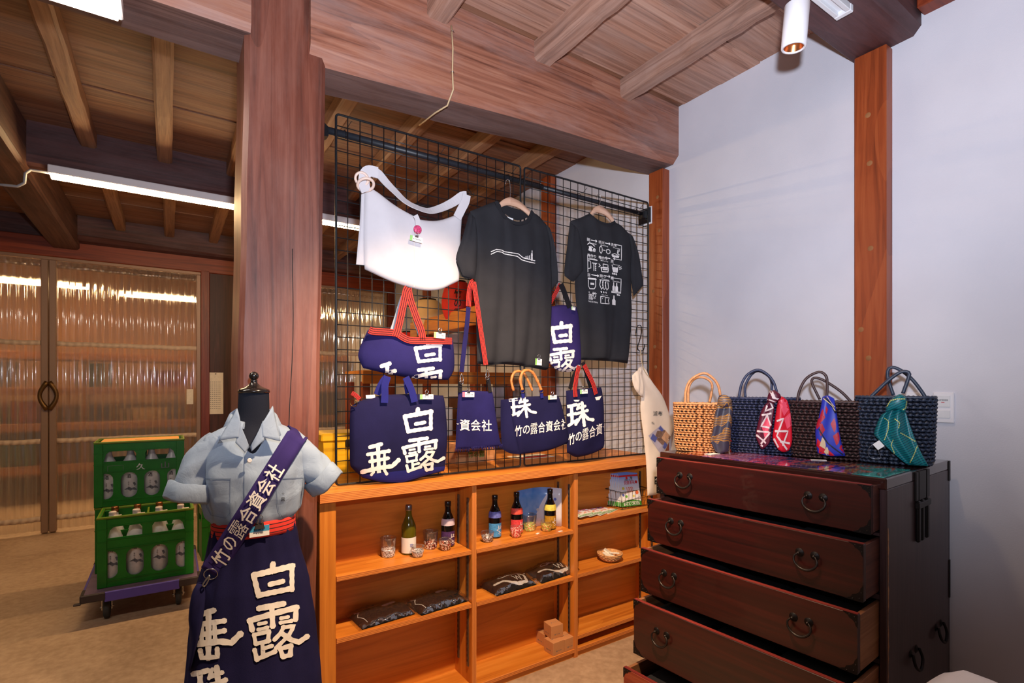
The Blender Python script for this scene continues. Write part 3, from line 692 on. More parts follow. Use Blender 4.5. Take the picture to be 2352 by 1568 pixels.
for z in (1.0, .55): obj('shelf_board', MB().bbox((1.13, 3.59, z-.045), (2.40, 4.04, z), .003), 'ply_x', rk)
def carton(name, label, x, y, z, w, d, h, m='carton', rot=0, cat='box', txt=None, tm='print_green', flaps=True, group=None):
    t = thing(name, label, cat, group); t.location = (x, y, z); t.rotation_euler.z = rot
    obj('body', MB().bbox((-w/2, -d/2, 0), (w/2, d/2, h), .002), m, t)
    if flaps:
        obj('flap', MB().box((-w/2, -d/2, h), (w/2, -.0015, h+.002)), m, t); obj('flap', MB().box((-w/2, .0015, h), (w/2, d/2, h+.002)), m, t)
    if txt:
        vs, fs = text_geo(txt, .015)
        th = h*.34; tw = min(w*.8, th*len(txt)*1.0)
        obj('lettering', MB().add([(-tw/2+u*tw, -d/2-.001, h*.62 - v*th) for u, v in vs], fs), tm, t)
    return t
carton('cardboard_box', 'brown cardboard box with green lettering behind the mesh, left one of two', 1.08, 2.52, HT, .24, .2, .13, txt='竹の露')
carton('cardboard_box', 'brown cardboard box with green lettering behind the mesh, right one of two', 1.36, 2.50, HT, .24, .2, .10, txt='竹の露')
carton('cardboard_box', 'pale cardboard box on the back-room rack, behind the fringed pouch', 1.72, 3.8, 1.0, .30, .25, .22, m='paper')
carton('cardboard_box', 'small white box on the back-room rack beside the large navy tote', 1.42, 3.74, 1.0, .16, .16, .13, m='label_white', txt='酒', tm='print_red')
carton('cardboard_box', 'tall brown box on the back-room rack behind the bamboo-handled bag', 2.10, 3.8, 1.0, .28, .25, .30, m='carton_dark')
carton('cardboard_box', 'flat brown box on top of the back-room rack, left of the grey shirt', 1.70, 3.82, 1.5, .36, .3, .12, m='carton_dark')
carton('cardboard_box', 'large brown box on the lowest shelf of the back-room rack', 1.75, 3.8, .55, .6, .3, .3, m='carton_dark')
def tub(name, label, x0, x1, y0, y1, z, h, m, lip):
    t = thing(name, label, 'container'); P = []
    for zz, k in ((0,.93),(h*.8,1.0)):
        P.append([((x0+x1)/2+(x1-x0)/2*k*a, (y0+y1)/2+(y1-y0)/2*k*b_, z+zz) for a, b_ in ((-1,-1),(1,-1),(1,1),(-1,1))])
    g = MB().grid(P, False, True); g.poly(P[0]); g.poly(P[1]); obj('body', g, m, t)
    obj('lid', MB().bbox((x0-.01, y0-.01, z+h*.8), (x1+.01, y1+.01, z+h), .006), m, t)
    obj('latch', MB().bbox(((x0+x1)/2-.012, y0-.016, z+h*.66), ((x0+x1)/2+.012, y0-.002, z+h*.84), .002), lip, t)
    return t
plain('tub_yellow', (222,168,20), .45); plain('tub_orange', (224,84,30), .5)
tub('lidded_tub', 'yellow lidded tub behind the mesh, next to the pillar', .58, .80, 2.42, 2.62, HT, .19, 'tub_yellow', 'print_black')
tub('lidded_tub', 'orange tub behind the mesh between yellow tub and large tote', .82, .98, 2.36, 2.56, HT, .16, 'tub_orange', 'tub_orange')
pl = thing('paper_leaflet', 'loose printed leaflet lying behind the mesh under the bamboo-handled bag', 'leaflet')
obj('sheet', MB().box((1.62, 2.36, HT), (1.86, 2.5, HT+.002)), 'paper', pl); obj('print', MB().box((1.64, 2.375, HT+.002), (1.84, 2.42, HT+.0023)), 'print_red', pl)
# paper lanterns
def lantern(label, c_, r, h, m, txt=None):
    t = thing('paper_lantern', label, 'lantern', 'paper lanterns on the back-room shelf'); c_ = Vector(c_)
    prof = [(r*.45, 0)] + [(r*(math.sin(math.pi*(.17+.66*i/22))**.6)*(1-.02*(i % 2)), h*i/22) for i in range(23)] + [(r*.45, h)]
    o = obj('shade', MB().lathe(prof, c_, 28), m, t)
    for z in (-.02, h-.002): obj('rim', MB().lathe([(0, z),(r*.5, z),(r*.5, z+.022),(0, z+.022)], c_, 20), 'print_black', t)
    if txt:
        tree = bvh_of(o); g = MB(); d_ = (CAM - c_); n_ = len(txt)
        cp = c_ + Vector((0,0,h/2)); w = cp - CAM; dd = w.dot(FW); px = CX + FPX*w.dot(RT)/dd
        for i, ch in enumerate(txt):
            zz = cp.z + h*.36 - (i+.5)*h*.72/n_; py = CY - FPX*(zz-CAM.z)/dd; s = FPX*h*.30/n_*1.05/dd
            decal(g, text_geo(ch, .015), rect(px-s*.9, py-s, px+s*.9, py+s), tree)
        obj('lettering', g, 'print_black', t)
    return t
def paperlamp(name, c, e): plain(name, c, .8, emit=e)
plain('lantern_red', (206,44,34), .75, var=.15, scale=3); plain('lantern_cream', (236,200,150), .8); plain('lantern_pale', (238,196,160), .8)
lantern('red and white paper lantern with black brush lettering left of the grey shirt', (2.23, 4.28, 1.98), .15, .36, 'lantern_red', '竹の露')
lantern('round cream paper lantern behind the red-striped tote', (2.21, 4.90, 1.98), .17, .28, 'lantern_cream')
lantern('small red paper lantern behind the handle of the red-striped tote', (2.22, 5.42, 1.70), .15, .28, 'lantern_red')
obj('bracket', MB().bbox((2.1, 5.36, 1.655), (XW-.05, 5.48, 1.68), .003), 'post_wood', wr)
# calendar on the dark post, wall switches
ca = thing('wall_calendar', 'long narrow white calendar pinned to the dark post right of the curtain door', 'calendar')
a = sv(478, 855, Y=YB-.03); b_ = sv(513, 950, Y=YB-.03)
obj('sheet', MB().box((a.x, YB-.026, b_.z), (b_.x, YB-.022, a.z)), 'paper', ca)
g = MB()
for i in range(14):
    z = a.z - .10 - i*(a.z-b_.z-.14)/14
    for j in range(6):
        x = a.x+.02 + j*(b_.x-a.x-.04)/6; g.box((x, YB-.0265, z-.006), (x+.009, YB-.026, z))
tag(obj('print', g, 'print_grey', ca), kind='stuff')
obj('pin', MB().lathe([(0,.004),(.006,0)], ((a.x+b_.x)/2, YB-.027, a.z-.015), 8, Matrix.Rotation(math.pi/2, 3, 'X')), 'print_black', ca)
def plate(label, y0, y1, z0, z1, txt=True):
    t = thing('wall_switch', label, 'switch', 'switch plates on the white wall'); X = XW
    obj('plate', MB().bbox((X-.009, y0, z0), (X, y1, z1), .003), 'lamp_white', t)
    w, h = y1-y0, z1-z0
    obj('rocker', MB().bbox((X-.012, y0+w*.17, z0+h*.52), (X-.008, y1-w*.17, z0+h*.90), .001), 'metal_white', t)
    obj('rocker', MB().bbox((X-.012, y0+w*.17, z0+h*.16), (X-.008, y1-w*.17, z0+h*.42), .001), 'metal_white', t)
    obj('pilot', MB().box((X-.0125, (y0+y1)/2-.005, z0+h*.67), (X-.0119, (y0+y1)/2+.005, z0+h*.69)), 'print_red', t)
    if txt:
        vs, fs = text_geo('24時間換気', .01); tw, th = w*.5, h*.06
        obj('lettering', MB().add([(X-.0124, (y0+y1)/2+tw/2-u*tw, z0+h*.78-v*th) for u, v in vs], fs), 'print_grey', t)
a = sv(2143, 901, X=XW-.005); b_ = sv(2192, 972, X=XW-.005)
plate('white double switch plate on the wall right of the navy basket', b_.y, a.y, b_.z, a.z)
a = sv(2080, 901, X=XW-.005); b_ = sv(2121, 972, X=XW-.005)
plate('white switch plate half hidden behind the handles of the rightmost basket', b_.y, a.y, b_.z, a.z, False)
# ------------------------------------------------------------------ cloth goods hanging on the mesh
def resample(pts, n):
    pts = [Vector(p) for p in pts]
    # smooth polyline, arc-length samples
    L = [0.0]
    for a, b_ in zip(pts, pts[1:]): L.append(L[-1] + (b_-a).length)
    out = []
    for i in range(n+1):
        s = L[-1]*i/n; k = 0
        while k < len(L)-2 and L[k+1] < s: k += 1
        t = (s-L[k])/max(1e-9, L[k+1]-L[k]); p0 = pts[max(k-1,0)]; p1 = pts[k]; p2 = pts[k+1]; p3 = pts[min(k+2, len(pts)-1)]
        c = .5*((2*p1) + (p2-p0)*t + (2*p0-5*p1+4*p2-p3)*t*t + (-p0+3*p1-3*p2+p3)*t**3)
        out.append(c if len(pts) > 2 else p1.lerp(p2, t))
    return out
def lerp_res(pts, n):
    pts = [Vector(p) for p in pts]; L = [0.0]
    for a, b_ in zip(pts, pts[1:]): L.append(L[-1] + (b_-a).length)
    out = []
    for i in range(n+1):
        s = L[-1]*i/n; k = 0
        while k < len(L)-2 and L[k+1] < s: k += 1
        out.append(pts[k].lerp(pts[k+1], (s-L[k])/max(1e-9, L[k+1]-L[k])))
    return out
def coons(T, B, L, Rr, nu, nv, smooth=True):
    """outline as four runs of points (top and bottom left to right, sides top to bottom) -> grid of points"""
    f = resample if smooth else lerp_res
    T, B = f(T, nu), f(B, nu); L, Rr = f(L, nv), f(Rr, nv); G = []
    for j in range(nv+1):
        v = j/nv; row = []
        for i in range(nu+1):
            u = i/nu
            p = T[i]*(1-v)+B[i]*v + L[j]*(1-u)+Rr[j]*u - (T[0]*(1-u)*(1-v)+T[-1]*u*(1-v)+B[0]*(1-u)*v+B[-1]*u*v)
            row.append(p)
        G.append(row)
    return G
def soft(G, Y, thick, fold=None, back=.006, pw=.45, n=Vector((0,-1,0)), lean=0.0):
    """closed padded cloth body from an outline grid; n points to the viewer"""
    nv, nu = len(G)-1, len(G[0])-1; Fr, Bk = [], []
    for j, row in enumerate(G):
        a, b_ = [], []
        for i, p in enumerate(row):
            u, v = i/nu, j/nv
            e = (max(0, 4*u*(1-u))**pw) * (max(0, 4*v*(1-v))**(pw*.8))
            h = thick*e + (fold(u, v) if fold else 0)*(e**.5)
            a.append(p + n*(h + lean*v)); b_.append(p - n*(back*e - lean*v))
        Fr.append(a); Bk.append(b_)
    mb = MB().grid(Fr); mb.grid([r[::-1] for r in Bk])
    return mb, Fr
def pl(pts, Y): return [sv(x, y, Y=Y) for x, y in pts]
def ribbon(pts, w, n=Vector((0,-1,0)), thick=.0025, ns=None, twist=None):
    """flat webbing along a run of points, wide across, facing n"""
    P = resample(pts, ns or max(6, 4*(len(pts)-1))); rows = []; N_ = len(P)
    for i, p in enumerate(P):
        t = (P[min(i+1,N_-1)]-P[max(i-1,0)]).normalized(); nn = n if twist is None else twist(i/(N_-1))
        s = t.cross(nn).normalized(); ww = w[0]+(w[1]-w[0])*i/(N_-1) if isinstance(w, tuple) else w
        m2 = s.cross(t).normalized()
        rows.append([p - s*ww/2 - m2*thick/2, p + s*ww/2 - m2*thick/2, p + s*ww/2 + m2*thick/2, p - s*ww/2 + m2*thick/2])
    g = MB().grid(rows, False, True); g.poly(rows[0]); g.poly(rows[-1]); return g
def web(par, nm, pts, w, n=Vector((0,-1,0)), lines=(-.30, 0, .30)):
    """red woven webbing with dark lengthwise lines"""
    o = obj(nm, ribbon(pts, w, n), 'obi_red', par); P = resample(pts, max(6, 4*(len(pts)-1)))
    for f in lines:
        Q = []
        for i, p in enumerate(P):
            t = (P[min(i+1,len(P)-1)]-P[max(i-1,0)]).normalized(); s = t.cross(n).normalized(); Q.append(p + s*w*f + n*.0016)
        obj('dark_line', ribbon(Q, w*.10, n, .0012, len(P)-1), 'black_web', o)
    return o
def torus(c_, r, rr, ax=Vector((0,1,0)), n=22):
    a = ax.orthogonal().normalized(); b_ = ax.cross(a)
    return MB().tube([Vector(c_) + (a*math.cos(2*math.pi*i/n)+b_*math.sin(2*math.pi*i/n))*r for i in range(n)], rr, 7, closed=True)
def price_tag(label, px, py, w, h, Y, colour, ang=0, clip=True, letters=True):
    """small card held by a clip; px,py = centre of the card"""
    t = thing('price_tag', label, 'price tag', 'price tags'); c_ = sv(px, py, Y=Y); k = (c_-CAM).dot(FW)/FPX
    w, h = w*k/1.05, h*k
    Mx = Matrix.Translation(c_) @ Matrix.Rotation(math.radians(ang), 4, 'Y')
    obj('card', MB().box((-w/2,-.0006,-h/2), (w/2,.0006,h/2), Mx), 'tag_white', t)
    obj('colour_mark', MB().box((-w/2,-.0009,-h/2), (-w/2+w*.2,-.0006,h/2), Mx), colour, t)
    if letters:
        g = MB()
        for i in range(6): g.box((-w*.22+i*w*.11,-.0009,-h*.12), (-w*.22+i*w*.11+w*.05,-.0006,h*.12), Mx)
        tag(obj('lettering', g, 'print_grey', t), kind='stuff')
    if clip:
        g = MB().bbox((-.008,-.004,h*.30), (.008,.005,h*.62), .001, Mx); obj('clip', g, 'steel', t)
        obj('clip_ring', torus(Mx @ Vector((0,-.002,h*.62+.009)), .0075, .0012, Vector((0,1,0)), 14), 'steel', t)
    return t
def folds(*ws):
    def f(u, v):
        return sum(a*math.sin(2*math.pi*(k*u + m*v)+p)*(v**q if q else 1) for a, k, m, p, q in ws)
    return f
YH = 2.098          # plane just in front of the mesh
# 1 white shoulder bag
bg = thing('shoulder_bag', 'white cotton sling bag with a wooden ring hanging top left on the mesh', 'bag')
G = coons(pl([(838,436),(853,433),(899,467),(952,497),(970,505),(1008,506),(1047,494),(1062,492)], YH), pl([(839,616),(879,636),(919,653),(968,666),(1008,665),(1037,653),(1054,644)], YH),
          pl([(838,436),(836,488),(837,607),(839,616)], YH), pl([(1062,492),(1060,512),(1058,548),(1057,605),(1054,644)], YH), 44, 30)
mb, Fr = soft(G, YH, .035, lambda u, v: .006*math.sin(9*u+7*v*(1-u))*(1-v)+.004*math.sin(14*u-5*v), .01)
bag = obj('bag_body', mb, 'canvas_white', bg)
G2 = coons(pl([(830,436),(840,436)], YH+.01), pl([(818,607),(840,609)], YH+.01), pl([(830,436),(827,500),(822,560),(818,607)], YH+.01), pl([(840,436),(838,500),(838,560),(840,609)], YH+.01), 6, 18)
obj('gusset', soft(G2, YH, .008)[0], 'canvas_white', bg)
st = [(852,398),(866,396),(888,420),(908,440),(930,461),(955,475),(985,484),(1012,478),(1040,465),(1062,450),(1072,449)]
obj('strap', ribbon(pl(st, YH-.012), .040, twist=lambda t: Vector((0,-1,.9*math.sin(t*3.1)))), 'canvas_white', bg)
obj('strap_end', ribbon(pl([(1072,447),(1069,462),(1060,480),(1050,500)], YH-.02), .040), 'canvas_white', bg)
obj('strap_loop', ribbon(pl([(868,397),(848,393),(838,402),(836,425),(842,440)], YH-.022), .045, thick=.006), 'canvas_white', bg)
plain('ring_wood', (232,205,190), .4)
obj('ring', torus(sv(831, 411, Y=YH-.02), .024, .0055, Vector((.3,1,.2))), 'ring_wood', bg); obj('ring', torus(sv(840, 424, Y=YH-.035), .028, .0058, Vector((.1,.7,.9))), 'ring_wood', bg)
tr_ = bvh_of(bag)
obj('centre_seam', decal(MB(), stroke_geo([([(.5,.0),(.52,.5),(.48,1)],.02)], .3), rect(945,552,957,664), tr_, .001), 'canvas_cream', bg)
obj('loop_tab', ribbon(pl([(954,494),(959,505),(960,522)], YH-.048), .022), 'canvas_white', bg)
plain('button_pink', (206,60,100), .4, var=.5, scale=160)
obj('button', MB().lathe([(0,.006),(.014,.006),(.018,.003),(.018,0)], sv(959, 527, Y=YH-.05), 22, Matrix.Rotation(math.pi/2, 3, 'X')), 'button_pink', bg)
price_tag('small green-marked price tag below the button of the white bag', 956, 549, 32, 12, YH-.055, 'tag_green', 6)
def hook(label, px, py, h=.055):
    a = sv(px, py, Y=YG); tag(obj('wire_hook', MB().tube([a+Vector((0,.008,.0)), a+Vector((0,0,.006)), a+Vector((.004,-.012,-.01)), a+Vector((.010,-.016,-h*.7)), a+Vector((.008,-.030,-h)), a+Vector((.010,-.036,-h*.7))], .0022, 6), 'black_metal'), label, 'hook')
hook('black wire hook holding the wooden ring of the white bag', 826, 381, .05); hook('black wire hook at the right shoulder of the white bag', 1076, 437, .03)
# 2 T-shirts
def hanger(label, apex, l, r, hk, Y):
    t = thing('coat_hanger', label, 'hanger', 'wooden hangers'); a = sv(*apex, Y=Y); L_ = sv(*l, Y=Y); R_ = sv(*r, Y=Y); h = sv(*hk, Y=Y)
    for e in (L_, R_):
        P = []
        for k in range(7):
            f = k/6; c_ = a.lerp(e, f) + Vector((0,0,.012*math.sin(math.pi*f))); hh = .020*(1-.35*f)
            P.append([c_+Vector((0,-.006,-hh)), c_+Vector((0,.006,-hh)), c_+Vector((0,.006,hh*.9)), c_+Vector((0,-.006,hh*.9))])
        g = MB().grid(P, True, True); g.poly(P[0]); g.poly(P[-1]); obj('arm', g, 'hanger_wood', t)
    top = h; pts = [a+Vector((0,0,.015)), a+Vector((.002,0,.03)), a.lerp(top,.55)+Vector((.008,0,0)), top+Vector((.009,0,-.012)), top, top+Vector((-.012,0,-.008)), top+Vector((-.016,0,-.025))]
    obj('hook', MB().tube(resample(pts, 24), .0019, 6), 'steel', t); return t
def tee(label, O, Y, fold, sleeveL, sleeveR, th=.04):
    t = thing('t_shirt', label, 't-shirt', 'charcoal t-shirts on the mesh')
    G = coons(pl(O['T'], Y), pl(O['B'], Y), pl(O['L'], Y), pl(O['R'], Y), 48, 44, True)
    mb, Fr = soft(G, Y, th, fold, .01, .35); body = obj('body', mb, 'tee', t)
    obj('hem', MB().grid([[p+Vector((0,-.0008,0)) for p in Fr[-2]], [p+Vector((0,-.0012,-.001)) for p in Fr[-1]]]), 'tee_rib', t)
    for S in (sleeveL, sleeveR):
        G = coons(*[pl(S[k], Y) for k in 'TBLR'], 14, 16, True); s = obj('sleeve', soft(G, Y, .028, lambda u, v: .004*math.sin(8*u+3*v), .012, .4, lean=S.get('lean', 0))[0], 'tee', t)
        if 'O' in S:
            P = pl(S['O'], Y-.010); g = MB(); g.poly(P); obj('sleeve_opening', g, 'print_black', s)
    return t, body
OF = dict(T=[(1080,485),(1110,473),(1141,463),(1150,484),(1166,503),(1188,511),(1208,507),(1217,496),(1221,486),(1240,500),(1256,517)],
          B=[(1096,834),(1120,838),(1160,836),(1206,841),(1250,849),(1257,846)], L=[(1080,485),(1086,540),(1091,611),(1090,650),(1093,722),(1096,834)], R=[(1256,517),(1262,560),(1263,605),(1264,678),(1259,810),(1257,846)])
f1 = lambda u, v: .012*v*math.sin(2*math.pi*(2.4*u)+.8)*(.4+v) + .004*math.sin(2*math.pi*(5*u+.4*v)) - .016*v*math.exp(-((u-.80)/.05)**2) - .010*v*math.exp(-((u-.47)/.03)**2)
t1, body1 = tee('charcoal t-shirt with a thin white line drawing across the chest', OF, YH-.01, f1,
    dict(T=[(1078,488),(1088,497)], B=[(1058,634),(1086,643)], L=[(1078,488),(1062,540),(1044,592),(1050,612),(1058,634)], R=[(1088,497),(1092,550),(1091,611),(1086,643)], O=[(1046,598),(1060,605),(1078,618),(1086,640),(1072,641),(1058,634)], lean=.02),
    dict(T=[(1250,512),(1258,520)], B=[(1264,669),(1281,650)], L=[(1250,512),(1259,560),(1262,605),(1264,669)], R=[(1258,520),(1268,560),(1276,610),(1281,650)]))
col = resample(pl([(1139,462),(1149,486),(1166,504),(1188,513),(1209,509),(1218,497),(1223,485)], YH-.035), 24)
obj('collar_rib', ribbon(col, .017, thick=.005), 'tee_rib', t1)
obj('inner_neck', MB().grid(coons(pl([(1143,462),(1180,478),(1219,485)], YH+.004), pl([(1150,484),(1186,506),(1214,498)], YH-.004), pl([(1143,462),(1150,484)], YH), pl([(1219,485),(1214,498)], YH), 10, 4)), 'tee_rib', t1)
obj('neck_label', MB().poly(pl([(1164,497),(1179,502),(1178,508),(1166,503)], YH-.012)), 'tag_white', t1)
tr1 = bvh_of(body1); g = MB()
q1 = rect(1128,570,1228,606)
decal(g, stroke_geo([([(0,.22),(.12,.08),(.24,.12),(.30,.22),(.62,.36),(.74,.62),(.86,.70),(1.0,.80)],.05), ([(0,.38),(.14,.20),(.25,.26),(.30,.36),(.60,.52),(.70,.74),(.84,.86),(1.0,.95)],.05)], 2.8), q1, tr1)
decal(g, stroke_geo([([(x,.62+.2*(x-.7)),(x,.62-h)],.05) for x, h in ((.76,.02),(.80,.10),(.84,.12),(.88,.14))], 2.8), q1, tr1)
decal(g, stroke_geo([([(.93,.76),(.93,.34)],.10), ([(.935,.36),(.935,.16)],.045)], 2.8), q1, tr1)
obj('chest_print', g, 'print_white', t1)
hanger('pale wooden hanger inside the charcoal shirt with the line drawing', (1171,462), (1138,482), (1217,492), (1167,412), YH-.005)
price_tag('bright green price tag clipped to the hem of the left charcoal shirt', 1237, 831, 19, 15, YH-.05, 'lime', 3)
OB = dict(T=[(1311,507),(1335,499),(1353,492),(1368,505),(1384,514),(1400,515),(1412,510),(1430,523),(1446,537)], B=[(1332,826),(1365,827),(1402,829),(1441,834)],
          L=[(1311,507),(1318,560),(1328,612),(1320,650),(1327,740),(1332,826)], R=[(1446,537),(1448,580),(1446,617),(1447,680),(1448,724),(1441,834)])
f2 = lambda u, v: .010*v*math.sin(2*math.pi*(2.2*u)+2.2)*(.4+v) + .004*math.sin(2*math.pi*(4*u-.3*v)) - .012*v*math.exp(-((u-.62)/.05)**2)
t2, body2 = tee('charcoal t-shirt hung back side out with white brewing diagrams', OB, YH-.01, f2,
    dict(T=[(1309,510),(1322,520)], B=[(1314,648),(1338,622)], L=[(1309,510),(1302,560),(1293,628),(1302,640),(1314,648)], R=[(1322,520),(1332,570),(1338,622)], O=[(1296,633),(1312,624),(1332,624),(1326,636),(1314,647)], lean=.012),
    dict(T=[(1440,532),(1448,539)], B=[(1455,681),(1477,656)], L=[(1440,532),(1446,580),(1446,617),(1455,681)], R=[(1448,539),(1461,580),(1470,620),(1477,656)]))
obj('collar_rib', ribbon(resample(pl([(1352,491),(1368,504),(1385,513),(1400,515),(1413,509)], YH-.026), 18), .014, thick=.004), 'tee_rib', t2)
hanger('pale wooden hanger inside the shirt with the brewing diagrams', (1376,480), (1356,494), (1408,507), (1376,446), YH-.005)
tr2 = bvh_of(body2); g = MB(); Q2 = [(1348,546),(1428,563),(1426,724),(1350,712)]
def Qs(x0, y0, x1, y1): return [quadmap(Q2, a, b_) for a, b_ in ((x0,y0),(x1,y0),(x1,y1),(x0,y1))]
def line(pts, w=.010): decal(g, stroke_geo([(pts, w)], .55), Q2, tr2, .0018)
def word(s, x0, y0, x1, y1): decal(g, text_geo(s, .03), Qs(x0,y0,x1,y1), tr2, .0018)
for s, x, y_, sub in (('田', .0, .0, 'Harvest'), ('精米', .33, .0, 'Polishing'), ('洗米', .68, .0, 'Washing'), ('麹作り', .0, .215, 'Making Moto'), ('麹作り', .33, .215, 'Making Koji'), ('蒸', .68, .235, 'Steaming'), ('醪', .0, .49, 'Fermentation'), ('搾り', .36, .47, 'Pressing'), ('酒', .68, .47, 'New Sake')):
    word(s, x, y_, x+.085*len(s), y_+.045); word(sub, x+.06, y_+.052, x+.27, y_+.072)
for x0, x1, y_ in ((.12,.28,.02), (.52,.66,.02), (.12,.33,.50), (.50,.66,.48)):
    line([(x0,y_),(x1,y_)]); line([(x1-.03,y_-.014),(x1,y_),(x1-.03,y_+.014)])
line([(.66,.225),(.52,.225)]); line([(.55,.212),(.52,.225),(.55,.238)])
line([(.78,.01),(.99,.01),(.99,.215),(.76,.215)]); line([(.79,.20),(.76,.215),(.79,.23)])
line([(.01,.09),(.06,.065),(.14,.07),(.22,.095)]); line([(.05,.12),(.1,.105),(.16,.12)])
decal(g, polygeo([(.03,.17),(.06,.12),(.12,.115),(.15,.16),(.12,.18)]), Q2, tr2); line([(.17,.17),(.2,.125),(.23,.14),(.22,.17)], .014)
line([(.40,.07),(.36,.10),(.36,.15),(.40,.18),(.43,.15),(.43,.10),(.40,.07)]); line([(.45,.125),(.52,.125)]); line([(.62,.10),(.56,.11),(.55,.145),(.60,.165),(.66,.145),(.66,.115),(.62,.10)])
decal(g, polygeo([(.70,.165),(.93,.165),(.91,.195),(.73,.195)]), Q2, tr2); line([(.72,.16),(.80,.14),(.86,.155),(.93,.145)]); line([(.92,.08),(.88,.08),(.87,.13)]); line([(.93,.09),(.90,.10),(.89,.14)])
line([(.01,.24),(.01,.47)]); line([(.03,.29),(.29,.285)]); line([(.03,.315),(.09,.315),(.10,.41),(.03,.42)]); line([(.14,.335),(.28,.33)]); line([(.19,.335),(.19,.44)])
for k in range(4): line([(.235,.345+k*.027),(.245,.35+k*.027)], .016)
line([(.46,.32),(.46,.36),(.60,.36),(.60,.32),(.46,.32)]); line([(.40,.375),(.62,.365),(.60,.42),(.42,.43),(.40,.375)], .014); line([(.34,.33),(.38,.35),(.34,.37)]); line([(.46,.395),(.58,.388)], .016)
decal(g, polygeo([(.72,.345),(.90,.345),(.88,.405),(.75,.405)]), Q2, tr2); line([(.72,.31),(.74,.34),(.88,.34),(.90,.31)]); line([(.93,.33),(.99,.31)]); line([(.94,.35),(1.0,.335)])
for k in range(3): line([(.74+.05*k,.425),(.75+.05*k,.435)], .02)
line([(.02,.58),(.02,.66),(.06,.70),(.20,.69),(.24,.65),(.24,.57)]); line([(.02,.56),(.24,.55)], .02); line([(.09,.62),(.19,.615)]); line([(.09,.635),(.19,.63)])
for k in range(3): line([(.38+.08*k,.56),(.36+.08*k,.62),(.41+.08*k,.68),(.46+.08*k,.64),(.44+.08*k,.57)])
line([(.36,.55),(.64,.545)])
for k in range(3): line([(.40+.07*k,.71),(.41+.07*k,.72)], .016)
line([(.70,.49),(.99,.485),(.98,.69),(.71,.695)]); line([(.71,.68),(.97,.675)])
def bottle_(x, y0, y1, w): decal(g, polygeo([(x-w*.35,y0),(x+w*.35,y0),(x+w*.4,y0+(y1-y0)*.35),(x+w,y0+(y1-y0)*.5),(x+w,y1),(x-w,y1),(x-w,y0+(y1-y0)*.5),(x-w*.4,y0+(y1-y0)*.35)]), Q2, tr2)
bottle_(.77,.55,.67,.035); bottle_(.86,.55,.67,.04); bottle_(.78,.735,.87,.05); bottle_(.44,.80,.81,.01)
line([(.39,.78),(.39,.875),(.52,.87),(.52,.775),(.39,.78)]); line([(.54,.785),(.64,.78),(.61,.82),(.64,.865),(.53,.87)]); word('Sake Cake', .42,.745,.60,.76)
word('竹', .13,.735,.27,.80); word('の', .17,.805,.23,.83); word('露', .02,.77,.16,.85); word('TAKE NO TSUYU', .01,.865,.30,.885); word('酒', .02,.74,.06,.755)
for k in range(3): line([(.88+.03*k,.715),(.885+.03*k,.722)], .015)
obj('back_print', g, 'print_white', t2)
# 3 aprons turned into bags
def brush(g, key, x0, y0, x1, y1, tree, sk=0, asp=None):
    w, h = x1-x0, y1-y0
    strokes(g, KJ[key], asp or w/h, [(x0, y0), (x1, y0+sk), (x1, y1+sk), (x0, y1)], tree)
def row_text(g, s, a, b_, h, tree, bold=.022, slope_each=0):
    n = len(s)
    for i, ch in enumerate(s):
        x0 = a[0]+(b_[0]-a[0])*i/n; x1 = a[0]+(b_[0]-a[0])*(i+.92)/n; y0 = a[1]+(b_[1]-a[1])*i/n; y1 = a[1]+(b_[1]-a[1])*(i+.92)/n
        k = .8 if ch == 'の' else 1
        decal(g, text_geo(ch, bold), [(x0, y0-h/2*k), (x1, y1-h/2*k), (x1, y1+h/2*k), (x0, y0+h/2*k)], tree)
# boat-shaped tote with red webbing
bt = thing('tote_bag', 'small navy tote with red-striped trim and handles, cropped white characters', 'bag', 'navy apron-cloth bags')
G = coons(pl([(845,757),(875,760),(905,763),(925,773),(945,780),(985,781),(1040,781)], YH), pl([(834,845),(885,857),(949,869),(1000,872),(1030,872)], YH), pl([(845,757),(840,768),(827,797),(823,820),(834,845)], YH), pl([(1040,781),(1042,800),(1043,846),(1030,872)], YH), 40, 24)
body = obj('bag_body', soft(G, YH, .05, lambda u, v: .003*math.sin(9*u+4*v), .01, .5)[0], 'navy', bt); tb = bvh_of(body)
web(bt, 'red_trim', pl([(848,757),(860,761),(905,764),(925,774),(942,781),(985,782),(1038,783)], YH-.05), .028)
web(bt, 'handle', pl([(908,772),(914,755),(924,710),(933,668),(937,661)], YH-.052), .030); web(bt, 'handle', pl([(937,661),(943,690),(957,730),(968,760),(971,782)], YH-.050), .030)
obj('handle_back', ribbon(pl([(901,757),(910,730),(922,690),(934,664)], YH-.008), .018), 'grey_web', bt); obj('handle_back', ribbon(pl([(937,664),(945,700),(955,740),(964,768)], YH-.012), .016), 'grey_web', bt)
g = MB(); brush(g, 'haku', 949, 783, 1015, 835, tb); brush(g, 'ro', 945, 842, 1028, 925, tb); brush(g, 'sui_full', 862, 830, 925, 905, tb); obj('lettering', g, 'print_white', bt)
price_tag('yellow-marked price tag on the red trim of the small tote', 1010, 770, 30, 13, YH-.06, 'tag_yellow', 3)
